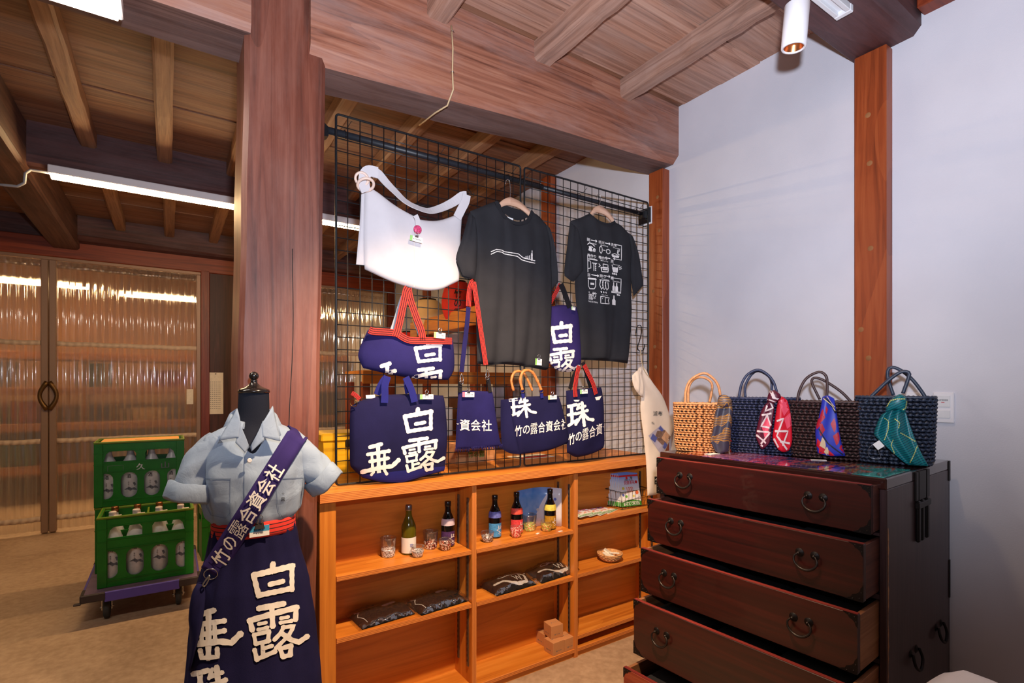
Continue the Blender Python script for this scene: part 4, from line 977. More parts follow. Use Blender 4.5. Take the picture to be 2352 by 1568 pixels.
# large tote
lt = thing('tote_bag', 'large square navy tote with bright blue base and white characters', 'bag', 'navy apron-cloth bags')
G = coons(pl([(805,933),(831,919),(875,908),(920,905),(960,905),(1018,908)], YH), pl([(833,1097),(873,1107),(923,1109),(979,1092),(1020,1081)], YH), pl([(805,933),(803,990),(804,1059),(809,1075),(833,1097)], YH), pl([(1018,908),(1021,927),(1026,992),(1024,1050),(1020,1081)], YH), 40, 40)
body = obj('bag_body', soft(G, YH, .05, lambda u, v: .004*math.sin(7*u+5*v)+.003*math.sin(15*u*v), .01, .4)[0], 'navy_dark', lt); tl = bvh_of(body)
SB = lerp_res([Vector((830,1092,0)), Vector((834,1095,0)), Vector((873,1105,0)), Vector((923,1107,0)), Vector((979,1090,0)), Vector((1020,1079,0))], 30); ST = lerp_res([Vector((829,1090,0)), Vector((1022,1070,0))], 30)
gv = [((ST[i].lerp(SB[i], j/5)).x, (ST[i].lerp(SB[i], j/5)).y) for j in range(6) for i in range(31)]; gf = [(j*31+i, j*31+i+1, (j+1)*31+i+1, (j+1)*31+i) for j in range(5) for i in range(30)]
obj('base_panel', decal(MB(), ([((x-800)/250, (y_-1000)/150) for x, y_ in gv], gf), rect(800,1000,1050,1150), tl, .002), 'navy_bright', lt)
for P in ([(883,925),(884,905),(884,885),(890,864)], [(952,923),(948,905),(942,888),(932,866)]): obj('handle', ribbon(pl(P, YH-.05), .030), 'navy_bright', lt)
for P in ([(866,906),(872,890),(880,875),(888,866)], [(938,903),(936,890),(934,876)]): obj('handle', ribbon(pl(P, YH-.01), .028), 'navy_bright', lt)
g = MB(); brush(g, 'haku', 924, 937, 994, 997, tl, -3); brush(g, 'ro', 922, 1005, 1020, 1086, tl, -4); brush(g, 'sui_full', 830, 1017, 918, 1092, tl, -4); obj('lettering', g, 'print_white', lt)
obj('ring', torus(sv(812, 925, Y=YH-.03), .016, .0016, Vector((.7,.6,.2))), 'brass', lt); web(lt, 'loop_tab', pl([(808,902),(818,908),(826,917)], YH-.03), .016)
obj('inner_label', MB().poly(pl([(840,907),(861,906),(862,914),(841,915)], YH-.012)), 'tag_white', lt)
price_tag('white price tag with green mark on the rim of the large tote', 980, 911, 35, 11, YH-.055, 'tag_green', 0)
# fringed pouch with long strap
fp = thing('shoulder_pouch', 'narrow navy shoulder pouch with fringed hem on a long strap', 'bag', 'navy apron-cloth bags')
G = coons(pl([(1053,897),(1090,897),(1131,899)], YH), pl([(1046,1031),(1100,1029),(1153,1023)], YH), pl([(1053,897),(1049,960),(1046,1031)], YH), pl([(1131,899),(1138,950),(1147,1005),(1153,1023)], YH), 26, 30)
body, Fr = soft(G, YH, .022, lambda u, v: .004*v*math.sin(10*u), .006, .4); body = obj('bag_body', body, 'navy', fp); tf = bvh_of(body)
g = MB(); b0, b1 = sv(1046, 1030, Y=YH), sv(1153, 1022, Y=YH)
for i in range(64):
    a = b0.lerp(b1, i/63) + Vector((0,-.004-.008*math.sin(math.pi*i/63),.006)); d_ = Vector((R.uniform(-.008,.008), R.uniform(-.008,.004), -R.uniform(.016,.026)))
    g.tube([a, a+d_*.6, a+d_+Vector((R.uniform(-.004,.004),0,0))], [.0016,.0012,.0005], 4)
tag(obj('fringe', g, 'navy', fp), kind='stuff')
obj('strap', ribbon(pl([(1060,854),(1066,800),(1073,740),(1076,705)], YH-.02), (.022,.022)), 'navy', fp)
web(fp, 'strap', pl([(1076,703),(1078,670),(1084,648),(1088,646)], YH-.022), .024)
web(fp, 'strap', pl([(1088,647),(1096,700),(1106,770),(1116,838)], YH-.062), .022)
for px in (1060, 1119):
    y0 = 858 if px < 1100 else 848
    obj('snap_hook', MB().tube(resample([sv(px, y0, Y=YH-.03), sv(px-3, y0+10, Y=YH-.03), sv(px-2, y0+18, Y=YH-.03), sv(px+4, y0+16, Y=YH-.03), sv(px+3, y0+7, Y=YH-.03), sv(px, y0, Y=YH-.03)], 24), .0018, 6), 'steel', fp)
    obj('strap_tab', ribbon(pl([(px-2+(4 if px > 1100 else 0), y0+20), (px-3+(8 if px > 1100 else 0), 885), (px-3+(10 if px > 1100 else 0), 901)], YH-.012), .018), 'black_web', fp)
    obj('d_ring', torus(sv(px, y0+20, Y=YH-.03), .009, .0013, Vector((0,1,.2)), 14), 'steel', fp)
g = MB(); row_text(g, '合資会社', (1031,975), (1131,977), 26, tf); obj('lettering', g, 'print_white', fp)
price_tag('white price tag with pink mark on the fringed pouch', 1076, 906, 32, 11, YH-.03, 'tag_pink', 1)
# bag with bamboo handles
bb = thing('hand_bag', 'navy apron-cloth handbag with curved bamboo handles', 'bag', 'navy apron-cloth bags')
G = coons(pl([(1168,916),(1220,910),(1283,910)], YH-.03), pl([(1194,1043),(1259,1034),(1308,1015)], YH-.03), pl([(1168,916),(1178,970),(1194,1043)], YH-.03), pl([(1283,910),(1296,960),(1308,1015)], YH-.03), 30, 26)
body = obj('bag_front', soft(G, YH, .028, lambda u, v: .003*math.sin(8*u+3*v), .01, .4)[0], 'navy_dark', bb); th_ = bvh_of(body)
G = coons([sv(1150,918,Y=YH+.01), sv(1168,916,Y=YH-.03)], [sv(1153,1030,Y=YH+.01), sv(1170,1040,Y=YH-.01), sv(1194,1043,Y=YH-.03)], [sv(1150,918,Y=YH+.01), sv(1150,980,Y=YH+.01), sv(1153,1030,Y=YH+.01)], [sv(1168,916,Y=YH-.03), sv(1178,970,Y=YH-.03), sv(1194,1043,Y=YH-.03)], 8, 20)
obj('side_panel', soft(G, YH, .010)[0], 'navy_dark', bb)
plain('bamboo', (196,122,66), .4, var=.18, scale=70)
hp = resample([sv(x, y_, Y=YH-.055) for x, y_ in ((1200,895),(1195,872),(1201,854),(1212,850),(1224,856),(1234,874),(1243,895))], 30)
obj('bamboo_handle', MB().tube(hp, [.0068*(1+.22*(1 if i % 6 == 0 else 0)) for i in range(31)], 9), 'bamboo', bb)
hp2 = [p + Vector((-.028, .035, -.004)) for p in hp]; obj('bamboo_handle', MB().tube(hp2, [.0062*(1+.22*(1 if i % 6 == 2 else 0)) for i in range(31)], 9), 'bamboo', bb)
for px in (1200, 1243):
    obj('buckle', torus(sv(px, 897, Y=YH-.056), .011, .0018, Vector((.2,1,.1)), 16), 'brass', bb); obj('handle_tab', ribbon(pl([(px, 896), (px+1, 905), (px+2, 914)], YH-.052), .018), 'navy_bright', bb)
g = MB(); brush(g, 'ju', 1168, 913, 1232, 959, th_); row_text(g, '竹の露合資会社', (1183,990), (1306,972), 25, th_); obj('lettering', g, 'print_white', bb)
price_tag('white price tag with yellow mark on the bamboo-handled bag', 1269, 912, 26, 10, YH-.065, 'tag_yellow', -2)
# tote with red handles
rt_ = thing('tote_bag', 'navy tote with rounded base and short red-striped handles, nearest the wall', 'bag', 'navy apron-cloth bags')
G = coons(pl([(1300,897),(1340,892),(1381,889)], YH-.03), pl([(1302,1038),(1323,1049),(1355,1043),(1384,1029)], YH-.03), pl([(1300,897),(1301,960),(1302,1038)], YH-.03), pl([(1381,889),(1383,950),(1386,1009),(1384,1029)], YH-.03), 26, 30)
body = obj('bag_body', soft(G, YH, .045, lambda u, v: .004*math.sin(5*u+9*v), .02, .45)[0], 'navy_dark', rt_); tt = bvh_of(body)
for P in ([(1322,911),(1321,890),(1325,862),(1330,840)], [(1369,905),(1362,880),(1350,855),(1342,838)]): web(rt_, 'handle', pl(P, YH-.075), .024)
for P in ([(1309,893),(1316,868),(1326,846)], [(1356,890),(1348,862),(1338,832)]): obj('handle', ribbon(pl(P, YH-.03), .022), 'black_web', rt_)
g = MB(); brush(g, 'ju', 1302, 926, 1363, 981, tt, -3); row_text(g, '竹の露合資会', (1306,1010), (1400,977), 26, tt); decal(g, polygeo([(0,.3),(1,0),(.7,.9),(.2,1)]), rect(1366,909,1381,919), tt); decal(g, polygeo([(0,0),(1,0),(.8,1),(.2,1)]), rect(1317,918,1331,922), tt); obj('lettering', g, 'print_white', rt_)
price_tag('white price tag with green mark on the red-handled tote', 1341, 899, 24, 10, YH-.08, 'tag_green', -3)
# bottle bag
bo = thing('bottle_bag', 'narrow violet-navy bottle bag between the two charcoal shirts', 'bag', 'navy apron-cloth bags')
G = coons(pl([(1263,704),(1290,700),(1323,703)], YH), pl([(1259,830),(1272,844),(1290,853),(1321,851),(1333,838)], YH), pl([(1263,704),(1262,770),(1259,830)], YH), pl([(1323,703),(1328,770),(1333,838)], YH), 22, 28)
body = obj('bag_body', soft(G, YH, .05, lambda u, v: .005*math.sin(5*u+12*v)*(1-v), .01, .5)[0], 'navy_purple', bo); to = bvh_of(body)
obj('strap', ribbon(pl([(1309,706),(1303,690),(1295,668),(1288,652)], YH-.03), .032), 'black_web', bo); web(bo, 'strap', pl([(1287,652),(1279,668),(1270,684),(1262,699)], YH-.02), .020)
g = MB(); brush(g, 'haku', 1265, 736, 1313, 790, to, 3); brush(g, 'ro', 1259, 796, 1330, 864, to, 2); obj('lettering', g, 'print_white', bo)
price_tag('small pale price tag on the strap of the violet bottle bag', 1317, 708, 12, 8, YH-.06, 'tag_green', 5, letters=False)
# cream filter-cloth bag on an S-hook
YF = 2.0
fc = thing('filter_bag', 'long cream filter-cloth sack hanging from a hook beside the wall post', 'cloth bag')
G = coons(pl([(1466,846),(1474,841),(1482,848)], YF), pl([(1487,1138),(1505,1136),(1521,1129)], YF), pl([(1466,846),(1458,870),(1462,895),(1472,910),(1471,940),(1479,1009),(1484,1060),(1487,1138)], YF), pl([(1482,848),(1490,870),(1521,912),(1538,960),(1543,985),(1534,1015),(1523,1050),(1521,1129)], YF), 20, 50)
body = obj('sack', soft(G, YF, .025, lambda u, v: .010*math.sin(9*u)*math.exp(-v*3)+.003*math.sin(7*u+15*v), .008, .4)[0], 'canvas_cream', fc); tc_ = bvh_of(body)
G = coons(pl([(1452,862),(1462,852),(1470,850)], YF-.03), pl([(1458,893),(1468,906),(1478,912)], YF-.03), pl([(1452,862),(1453,878),(1458,893)], YF-.03), pl([(1470,850),(1476,880),(1478,912)], YF-.03), 8, 12)
obj('folded_neck', soft(G, YF, .016, lambda u, v: .006*math.sin(14*u+4*v), .008)[0], 'canvas_cream', fc)
obj('cord', MB().tube(resample([sv(x, y_, Y=YF-.02) for x, y_ in ((1471,802),(1474,830),(1480,850),(1492,868))], 14), .0024, 6), 'cable_cream', fc)
g = MB(); row_text(g, '濾布', (1500,949), (1522,949), 11, tc_, .03); row_text(g, '仕込', (1496,970), (1503,972), 6, tc_, .01); obj('lettering', g, 'print_black', fc)
PH = [(1489,1000),(1517,976),(1545,1008),(1518,1044)]
obj('photo_print', decal(MB(), polygeo([(0,0),(1,0),(1,1),(0,1)]), PH, tc_, .0015), plain('photo_bg', (186,176,190), .5), fc)
obj('photo_mash', decal(MB(), polygeo([(.25,.25),(.6,.1),(1,.35),(1,.8),(.75,.95),(.35,.75)]), PH, tc_, .002), plain('photo_brown', (120,92,80), .6, var=.2, scale=60), fc)
obj('photo_rice', decal(MB(), polygeo([(.55,.5),(1,.4),(1,.9),(.6,.85)]), PH, tc_, .0024), plain('photo_tan', (196,150,116), .6, var=.1, scale=60), fc)
g = MB(); decal(g, polygeo([(.0,.15),(.3,.05),(.36,.35),(.1,.42)]), PH, tc_, .0027); decal(g, polygeo([(.75,.05),(.95,.02),(.95,.3),(.8,.3)]), PH, tc_, .0027); decal(g, polygeo([(.3,.85),(.55,.75),(.6,.95),(.35,.97)]), PH, tc_, .0027); obj('photo_sleeves', g, plain('photo_blue', (84,92,160), .6), fc)
obj('woven_label', decal(MB(), polygeo([(0,0),(1,0),(1,1),(0,1)]), rect(1503,1094,1519,1111), tc_, .0015), 'print_black', fc)
g = MB(); decal(g, stroke_geo([([(.1,.45),(.5,.12),(.9,.45)],.10), ([(.3,.6),(.5,.4),(.7,.6)],.12), ([(.45,.5),(.62,.66)],.1)], 1), rect(1503,1094,1519,1111), tc_, .0022); row_text(g, 'SAKE', (1505,1107.5), (1518,1107), 2.6, tc_, .01); obj('label_mark', g, 'print_white', fc)
sh = [sv(x, y_, Y=YF+.02 + (.1 if y_ < 780 else 0)) for x, y_ in ((1461,765),(1463,750),(1471,747),(1474,760),(1468,785),(1464,798),(1469,806),(1478,803),(1481,790))]
tag(obj('s_hook', MB().tube(resample(sh, 36), .0028, 7), 'black_metal'), 'black S-shaped wire hook on the mesh beside the wall post', 'hook')
# ------------------------------------------------------------------ dress form with shirt, apron and sling bag
MX, MY = .226, 1.825
def prof_at(tab, z):
    if z <= tab[0][0]: return tab[0][1:]
    for a, b_ in zip(tab, tab[1:]):
        if z <= b_[0]:
            t = (z-a[0])/(b_[0]-a[0]); t = t*t*(3-2*t)*.5 + t*.5
            return tuple(p+(q-p)*t for p, q in zip(a[1:], b_[1:]))
    return tab[-1][1:]
def loft(tab, z0, zt, nz, phis, extra=None, sq=2.3):
    """ring loft; phi 0 = towards the viewer (-Y), positive to the right (+X); zt may depend on phi"""
    P = []
    for j in range(nz+1):
        row = []
        for ph in phis:
            top = zt(ph) if callable(zt) else zt
            z = z0 + (top-z0)*j/nz; a, b_, cx_, cy_ = prof_at(tab, z)
            s, c = math.sin(ph), -math.cos(ph)
            k = (abs(s)**sq + abs(c)**sq)**(-1/sq); e = extra(ph, z) if extra else 0
            row.append((MX+cx_+(a+e)*s*k, MY+cy_+(b_+e)*c*k, z))
        P.append(row)
    return P
full = [2*math.pi*i/64 for i in range(64)]
TOR = [(.86,.100,.080,0,0), (.93,.098,.078,0,0), (1.0,.112,.090,0,0), (1.08,.126,.104,0,0), (1.15,.132,.098,0,.0), (1.20,.132,.080,0,.008), (1.232,.115,.062,0,.014), (1.250,.074,.052,0,.016), (1.268,.052,.046,0,.016), (1.30,.046,.043,0,.014), (1.362,.044,.041,0,.010)]
df = thing('dress_form', 'black dress form with turned ball finial, wearing the blue shirt and apron', 'mannequin')
P = loft(TOR, .86, 1.362, 40, full, sq=2.0); g = MB().grid(P, True, True); g.poly(P[0]); obj('bust', g, 'bust', df)
plain('lacquer_black', (26,22,22), .22, coat=.5)
obj('neck_cap', MB().lathe([(.0,1.362),(.046,1.362),(.0475,1.367),(.044,1.373),(.032,1.378),(.020,1.384),(.012,1.392),(.009,1.398),(.011,1.401),(.008,1.404)], (MX, MY+.01, 0), 32), 'lacquer_black', df)
obj('finial_ball', MB().lathe([(.0143*math.sin(math.pi*i/14), 1.416-.0143*math.cos(math.pi*i/14)) for i in range(15)], (MX, MY+.01, 0), 24), 'lacquer_black', df)
obj('stand_pole', MB().tube([(MX, MY, .02), (MX, MY, .87)], .014, 12), 'black_metal', df)
obj('stand_base', MB().lathe([(0,.02),(.03,.02),(.12,.012),(.14,.004),(.14,0),(0,0)], (MX, MY-.02, 0), 32), 'black_metal', df)
# shirt
SH = [(.92,.106,.086,0,0), (.955,.112,.092,0,0), (.99,.132,.108,0,0), (1.05,.142,.120,0,-.002), (1.11,.148,.124,0,0), (1.16,.150,.112,0,.002), (1.20,.150,.092,0,.010), (1.228,.137,.073,0,.016), (1.248,.100,.062,0,.018), (1.262,.070,.056,0,.018)]
sh = thing('work_shirt', 'light blue short-sleeved open-collar shirt with rolled cuffs on the dress form', 'shirt')
def ztop(ph):
    p = (ph+math.pi) % (2*math.pi) - math.pi
    return 1.262 - .082*math.exp(-((p+.10)/.27)**2)
def crease(ph, z):
    p = (ph+math.pi) % (2*math.pi) - math.pi; k = max(0, min(1, (z-.94)/.05)); lo = math.exp(-((z-1.00)/.06)**2)
    return k*(.0030*math.sin(9*p+20*z) + .006*lo*math.sin(13*p+1.5) + .003*math.sin(5*p-34*z)*(1 if z > 1.05 else .5))
P = loft(SH, .92, ztop, 46, [2*math.pi*i/120 for i in range(120)], crease)
body = obj('shirt_body', MB().grid(P, True, True), 'shirt', sh); solid(body, .003, -1); tsh = bvh_of(body)
def sleeve(pts, rad, cuff):
    pts = resample(pts, 18); n_ = 28; rows = []
    for i, p in enumerate(pts):
        t = (pts[min(i+1,18)]-pts[max(i-1,0)]).normalized(); up = Vector((0,-1,0)); sd = t.cross(up).normalized(); up = sd.cross(t)
        f = i/18; r = rad[0]+(rad[1]-rad[0])*f; r2 = rad[2]+(rad[3]-rad[2])*f; row = []
        for k in range(n_):
            a = 2*math.pi*k/n_; w = 1+.05*math.sin(3*a+9*f)+.04*math.sin(5*a-14*f)
            row.append(p + up*math.cos(a)*r2*w + sd*math.sin(a)*r*w)
        rows.append(row)
    o = obj('sleeve', MB().grid(rows, True, True), 'shirt', sh); solid(o, .003, -1)
    # rolled cuff
    cr = []; e = rows[-1]; c_ = sum((Vector(v) for v in e), Vector())/n_; t = (pts[-1]-pts[-3]).normalized()
    for (k, off) in ((1.12,-.042),(1.22,-.040),(1.23,-.014),(1.22,.006),(1.14,.012),(1.06,.004),(1.0,-.02)):
        cr.append([c_ + (Vector(v)-c_)*k*(1+.015*math.sin(i*.9+off*60)) + t*(off+.004*math.sin(i*.7)) for i, v in enumerate(e)])
    obj('rolled_cuff', MB().grid(cr, True, True), 'shirt', sh)
sleeve([(MX-.085, MY+.012, 1.195), (MX-.126, MY+.006, 1.160), (MX-.160, MY-.004, 1.106), (MX-.178, MY-.014, 1.050)], (.060,.050,.068,.056), .05)
sleeve([(MX+.085, MY+.012, 1.195), (MX+.128, MY+.004, 1.160), (MX+.178, MY-.008, 1.108), (MX+.220, MY-.020, 1.060)], (.060,.050,.068,.056), .05)
# collar: stand and two notched flaps
def ringpt(ph, a, b_, z, cy_=.018): return Vector((MX+a*math.sin(ph), MY+cy_-b_*math.cos(ph), z))
rows = [[], [], []]
for i in range(49):
    ph = math.radians(30 + 300*i/48); p = abs((ph+math.pi) % (2*math.pi) - math.pi); w = max(0, math.cos(p/2))
    rows[0].append(ringpt(ph, .060, .052, 1.318-.050*w**2)); rows[1].append(ringpt(ph, .069, .062, 1.312-.05*w**2)); rows[2].append(ringpt(ph, .098-.006*w, .075+.022*w, 1.238-.012*w))
o = obj('collar', MB().grid(rows), 'shirt', sh); solid(o, .003)
rows = [[], []]
for i in range(49):
    ph = math.radians(30 + 300*i/48); p = abs((ph+math.pi) % (2*math.pi) - math.pi); w = max(0, math.cos(p/2))
    rows[0].append(ringpt(ph, .060, .052, 1.318-.050*w**2)); rows[1].append(ringpt(ph, .068, .060, 1.235-.03*w**2))
solid(obj('collar_stand', MB().grid(rows), 'shirt', sh), .003)
def flap(nm, pts, Y, m='shirt'):
    P = [sv(x, y_, Y=Y+dy) for x, y_, dy in pts]; a, b_, c_, d_ = P
    G = [[(a.lerp(b_, i/8)).lerp(d_.lerp(c_, i/8), j/8) + Vector((0,-.008*math.sin(math.pi*i/8)*(1-j/8),0)) for i in range(9)] for j in range(9)]
    o = obj(nm, MB().grid(G), m, sh); solid(o, .0035); return o
FY = MY-.128
flap('collar_flap', [(545,938,.045), (553,972,.010), (548,1004,-.004), (502,1011,.004)], FY); flap('collar_flap', [(626,932,.045), (600,974,.010), (604,1003,-.004), (644,1013,.004)], FY)
flap('lapel', [(552,974,.012), (572,1026,.006), (563,1039,-.006), (541,1016,-.006)], FY); flap('lapel', [(604,966,.014), (575,1026,.006), (578,1036,-.006), (607,1010,-.006)], FY)
obj('button', MB().lathe([(0,.0035),(.0035,.0035),(.0055,.004),(.0065,.002),(.0065,0)], sv(573,1057,Y=FY-.010), 18, Matrix.Rotation(math.pi/2,3,'X')), 'label_white', sh)
g = MB(); decal(g, stroke_geo([([(.5,0),(.5,1)],.02)], .1), rect(556,1040,566,1205), tsh, .001); obj('placket_seam', g, plain('shirt_seam', (120,138,164), .9), sh)
for q in ([(470,1099),(530,1099),(530,1192),(474,1180)], [(632,1099),(697,1097),(690,1176),(640,1193)]):
    g = MB(); decal(g, stroke_geo([([(0,0),(1,0)],.03), ([(0,0),(.03,.8),(.2,1),(.8,1),(.97,.85),(1,0)],.015)], .7), q, tsh, .001); obj('pocket', g, 'shirt_seam', sh)
g = MB(); row_text(g, '露', (645,1146), (655,1146), 9, tsh, .03); row_text(g, 'の', (647,1133), (653,1133), 5, tsh, .02); obj('embroidery', g, 'print_black', sh)
# apron
AP = [(.28,.205,.150,.0,-.01), (.43,.192,.140,.0,-.008), (.60,.178,.128,0,-.004), (.75,.160,.116,0,0), (.88,.128,.100,0,0), (.955,.116,.096,0,0)]
ap = thing('apron', 'long navy apron with red-striped waistband and big white brush characters', 'apron')
phs = [math.radians(-118+236*i/70) for i in range(71)]
P = loft(AP, .28, .955, 40, phs, lambda ph, z: .005*(.95-z)*2*math.sin(6*ph+1.0)+.0015*math.sin(17*ph+9*z))
o = obj('apron_cloth', MB().grid(P), 'navy_dark', ap); tap = bvh_of(o); solid(o, .0025, 1)
P = loft([(.92,.1185,.099,0,0),(.98,.1165,.098,0,0)], .926, .972, 4, full); solid(obj('waistband', MB().grid(P, True, True), 'obi', ap), .003, 1)
g = MB()
def big(key, q): strokes(g, KJ[key], (q[1][0]-q[0][0])/(q[3][1]-q[0][1]), q, tap, .0035)
big('haku', [(575,1294),(676,1284),(676,1366),(575,1376)]); big('ro', [(568,1386),(706,1376),(706,1512),(568,1520)]); big('sui', [(456,1397),(556,1391),(556,1510),(456,1517)]); big('ju', [(444,1534),(542,1526),(542,1620),(444,1628)])
obj('lettering', g, 'print_white', ap)
pt = thing('price_tag', 'blue and white price card with black binder clip on the apron waistband', 'price tag', 'price tags')
c_ = sv(596, 1219, Y=MY-.112)
obj('card', MB().box((c_.x-.027, c_.y-.001, c_.z-.016), (c_.x+.027, c_.y, c_.z+.016)), 'tag_white', pt)
obj('colour_mark', MB().box((c_.x-.027, c_.y-.0014, c_.z-.001), (c_.x+.027, c_.y-.001, c_.z+.016)), 'tag_blue', pt)
vs, fs = text_geo('前掛け', .02); obj('lettering', MB().add([(c_.x-.016+.032*u, c_.y-.0018, c_.z+.010-.008*v) for u, v in vs], fs), 'print_black', pt)
vs, fs = text_geo('¥ 3,960', .01); obj('price', MB().add([(c_.x-.010+.020*u, c_.y-.0014, c_.z-.004-.005*v) for u, v in vs], fs), 'print_grey', pt)
obj('binder_clip', MB().add([(c_.x+a, c_.y+b_, c_.z+d_) for a, b_, d_ in ((-.013,-.008,.008),(.013,-.008,.008),(.013,.006,.008),(-.013,.006,.008),(-.011,-.002,.024),(.011,-.002,.024),(.011,.002,.024),(-.011,.002,.024))], [(0,1,5,4),(1,2,6,5),(2,3,7,6),(3,0,4,7),(4,5,6,7),(0,3,2,1)]), 'print_black', pt)
obj('clip_loop', MB().tube(resample([Vector((c_.x-.006,c_.y-.004,c_.z+.022)), Vector((c_.x-.005,c_.y-.010,c_.z+.036)), Vector((c_.x-.008,c_.y-.010,c_.z+.043)), Vector((c_.x,c_.y-.010,c_.z+.050)), Vector((c_.x+.008,c_.y-.010,c_.z+.043)), Vector((c_.x+.005,c_.y-.010,c_.z+.036)), Vector((c_.x+.006,c_.y-.004,c_.z+.022))], 24), .001, 6), 'steel', pt)
# sling bag: lettered strap across the chest and a limp pouch at the hip
sb = thing('sling_bag', 'navy sling bag with lettered strap slung across the shirt', 'bag', 'navy apron-cloth bags')
A_, B2 = Vector((690, 986)), Vector((484, 1316)); per = Vector((B2.y-A_.y, -(B2.x-A_.x))).normalized()
rows = []; prev = None
for i in range(41):
    t = i/40; c2 = A_.lerp(B2, t); w2 = 23 + 3*t; row = []
    for k in range(5):
        q = c2 + per*w2*(k/2-1)*-1; d_ = ray(q.x, q.y).normalized(); hs = [h for h in (tsh.ray_cast(CAM, d_), tap.ray_cast(CAM, d_)) if h[0] is not None]
        y_ = min((h[0].y for h in hs), default=None)
        row.append((q, y_))
    rows.append(row)
last = [MY-.03]*5; R2 = []
for row in rows:
    r2 = []
    for k, (q, y_) in enumerate(row):
        yy = (y_ if y_ is not None else last[k]) - .009; last[k] = yy+.009; r2.append(yy)
    R2.append(r2)
Yc = [sum(r)/5 for r in R2]; Ys = [min(Yc[max(0,i-3):i+4]) for i in range(41)]; Ys = [sum(Ys[max(0,i-3):i+4])/len(Ys[max(0,i-3):i+4]) for i in range(41)]
P = [[sv(q.x, q.y, Y=Ys[i]) for q, _ in row] for i, row in enumerate(rows)]
over = []
for yy in (MY+.085, MY+.055, MY+.02, MY-.01, MY-.03):
    r_ = []
    for p in P[0]:
        h = tsh.ray_cast(Vector((p.x+.006, yy, 1.5)), Vector((0,0,-1))); r_.append(Vector((p.x+.006, yy, (h[0].z if h[0] is not None and h[0].z > 1.05 else p.z-.02)+.006)))
    over.append(r_)
P = [r for r in P if max(p.z for p in r) < min(max(p.z for p in over[-1]), 9)+.004]
so = obj('strap', MB().grid(over + P), 'navy_purple', sb); tst = bvh_of(so); solid(so, .003)
g = MB(); along = (B2-A_).normalized(); U = -along; V = Vector((-U.y, U.x))   # text runs from hip to shoulder
for i, ch in enumerate('竹の露合資会社'):
    c2 = B2.lerp(A_, .115+.098*i); s1, s2 = 18 if ch != 'の' else 14, 20 if ch != 'の' else 16
    if V.y < 0: V = -V
    decal(g, text_geo(ch, .028), [tuple(c2-U*s1-V*s2), tuple(c2+U*s1-V*s2), tuple(c2+U*s1+V*s2), tuple(c2-U*s1+V*s2)], tst, .0045)
obj('lettering', g, 'print_white', sb)
Yp = Ys[-1]-.004
obj('d_ring', torus(sv(484, 1318, Y=Yp), .017, .0014, Vector((.2,1,.3)), 18), 'steel', sb)
obj('snap_hook', MB().tube(resample([sv(x, y_, Y=Yp-.004) for x, y_ in ((482,1320),(474,1330),(466,1342),(470,1346),(478,1334),(482,1322))], 20), .0022, 6), 'steel', sb)
G = coons(pl([(452,1340),(462,1336),(470,1342)], Yp+.02), pl([(431,1538),(434,1540),(437,1534)], Yp+.02), pl([(452,1340),(440,1365),(433,1420),(438,1470),(431,1538)], Yp+.02), pl([(470,1342),(473,1365),(470,1400),(462,1450),(437,1534)], Yp+.02), 10, 24)
obj('pouch', soft(G, Yp, .03, lambda u, v: .006*math.sin(6*u+8*v), .03, .5)[0], 'navy_dark', sb)
# ------------------------------------------------------------------ goods on the display shelf
def holed(outer, holes, th, name='panel'):
    """flat plate in local x-z with holes, thickness along y"""
    cu = bpy.data.curves.new(name, 'CURVE'); cu.dimensions = '2D'; cu.fill_mode = 'BOTH'; cu.extrude = th/2
    for loop in [outer]+holes:
        s = cu.splines.new('POLY'); s.points.add(len(loop)-1); s.use_cyclic_u = True
        for p, q in zip(s.points, loop): p.co = (q[0], q[1], 0, 1)
    o = bpy.data.objects.new(name, cu); COL.objects.link(o); bpy.context.view_layer.update()
    me = bpy.data.meshes.new_from_object(o.evaluated_get(bpy.context.evaluated_depsgraph_get()))
    bpy.data.objects.remove(o); bpy.data.curves.remove(cu)
    mb = MB(); mb.v = [(v.co.x, v.co.z, v.co.y) for v in me.vertices]; mb.f = [tuple(p.vertices) for p in me.polygons]; mb.sm = [False]*len(mb.f)
    return mb
Z1, Z2, Z3, Z4, Z5 = .652, .414, .046, .693, .421
def label_on(t, nm, r, z0, z1, a0, a1, m, c_):
    P = [[(c_[0]+(r+.0006)*math.sin(math.radians(a)), c_[1]-(r+.0006)*math.cos(math.radians(a)), c_[2]+z) for a in [a0+(a1-a0)*i/12 for i in range(13)]] for z in (z0, z1)]
    return obj(nm, MB().grid(P), m, t)
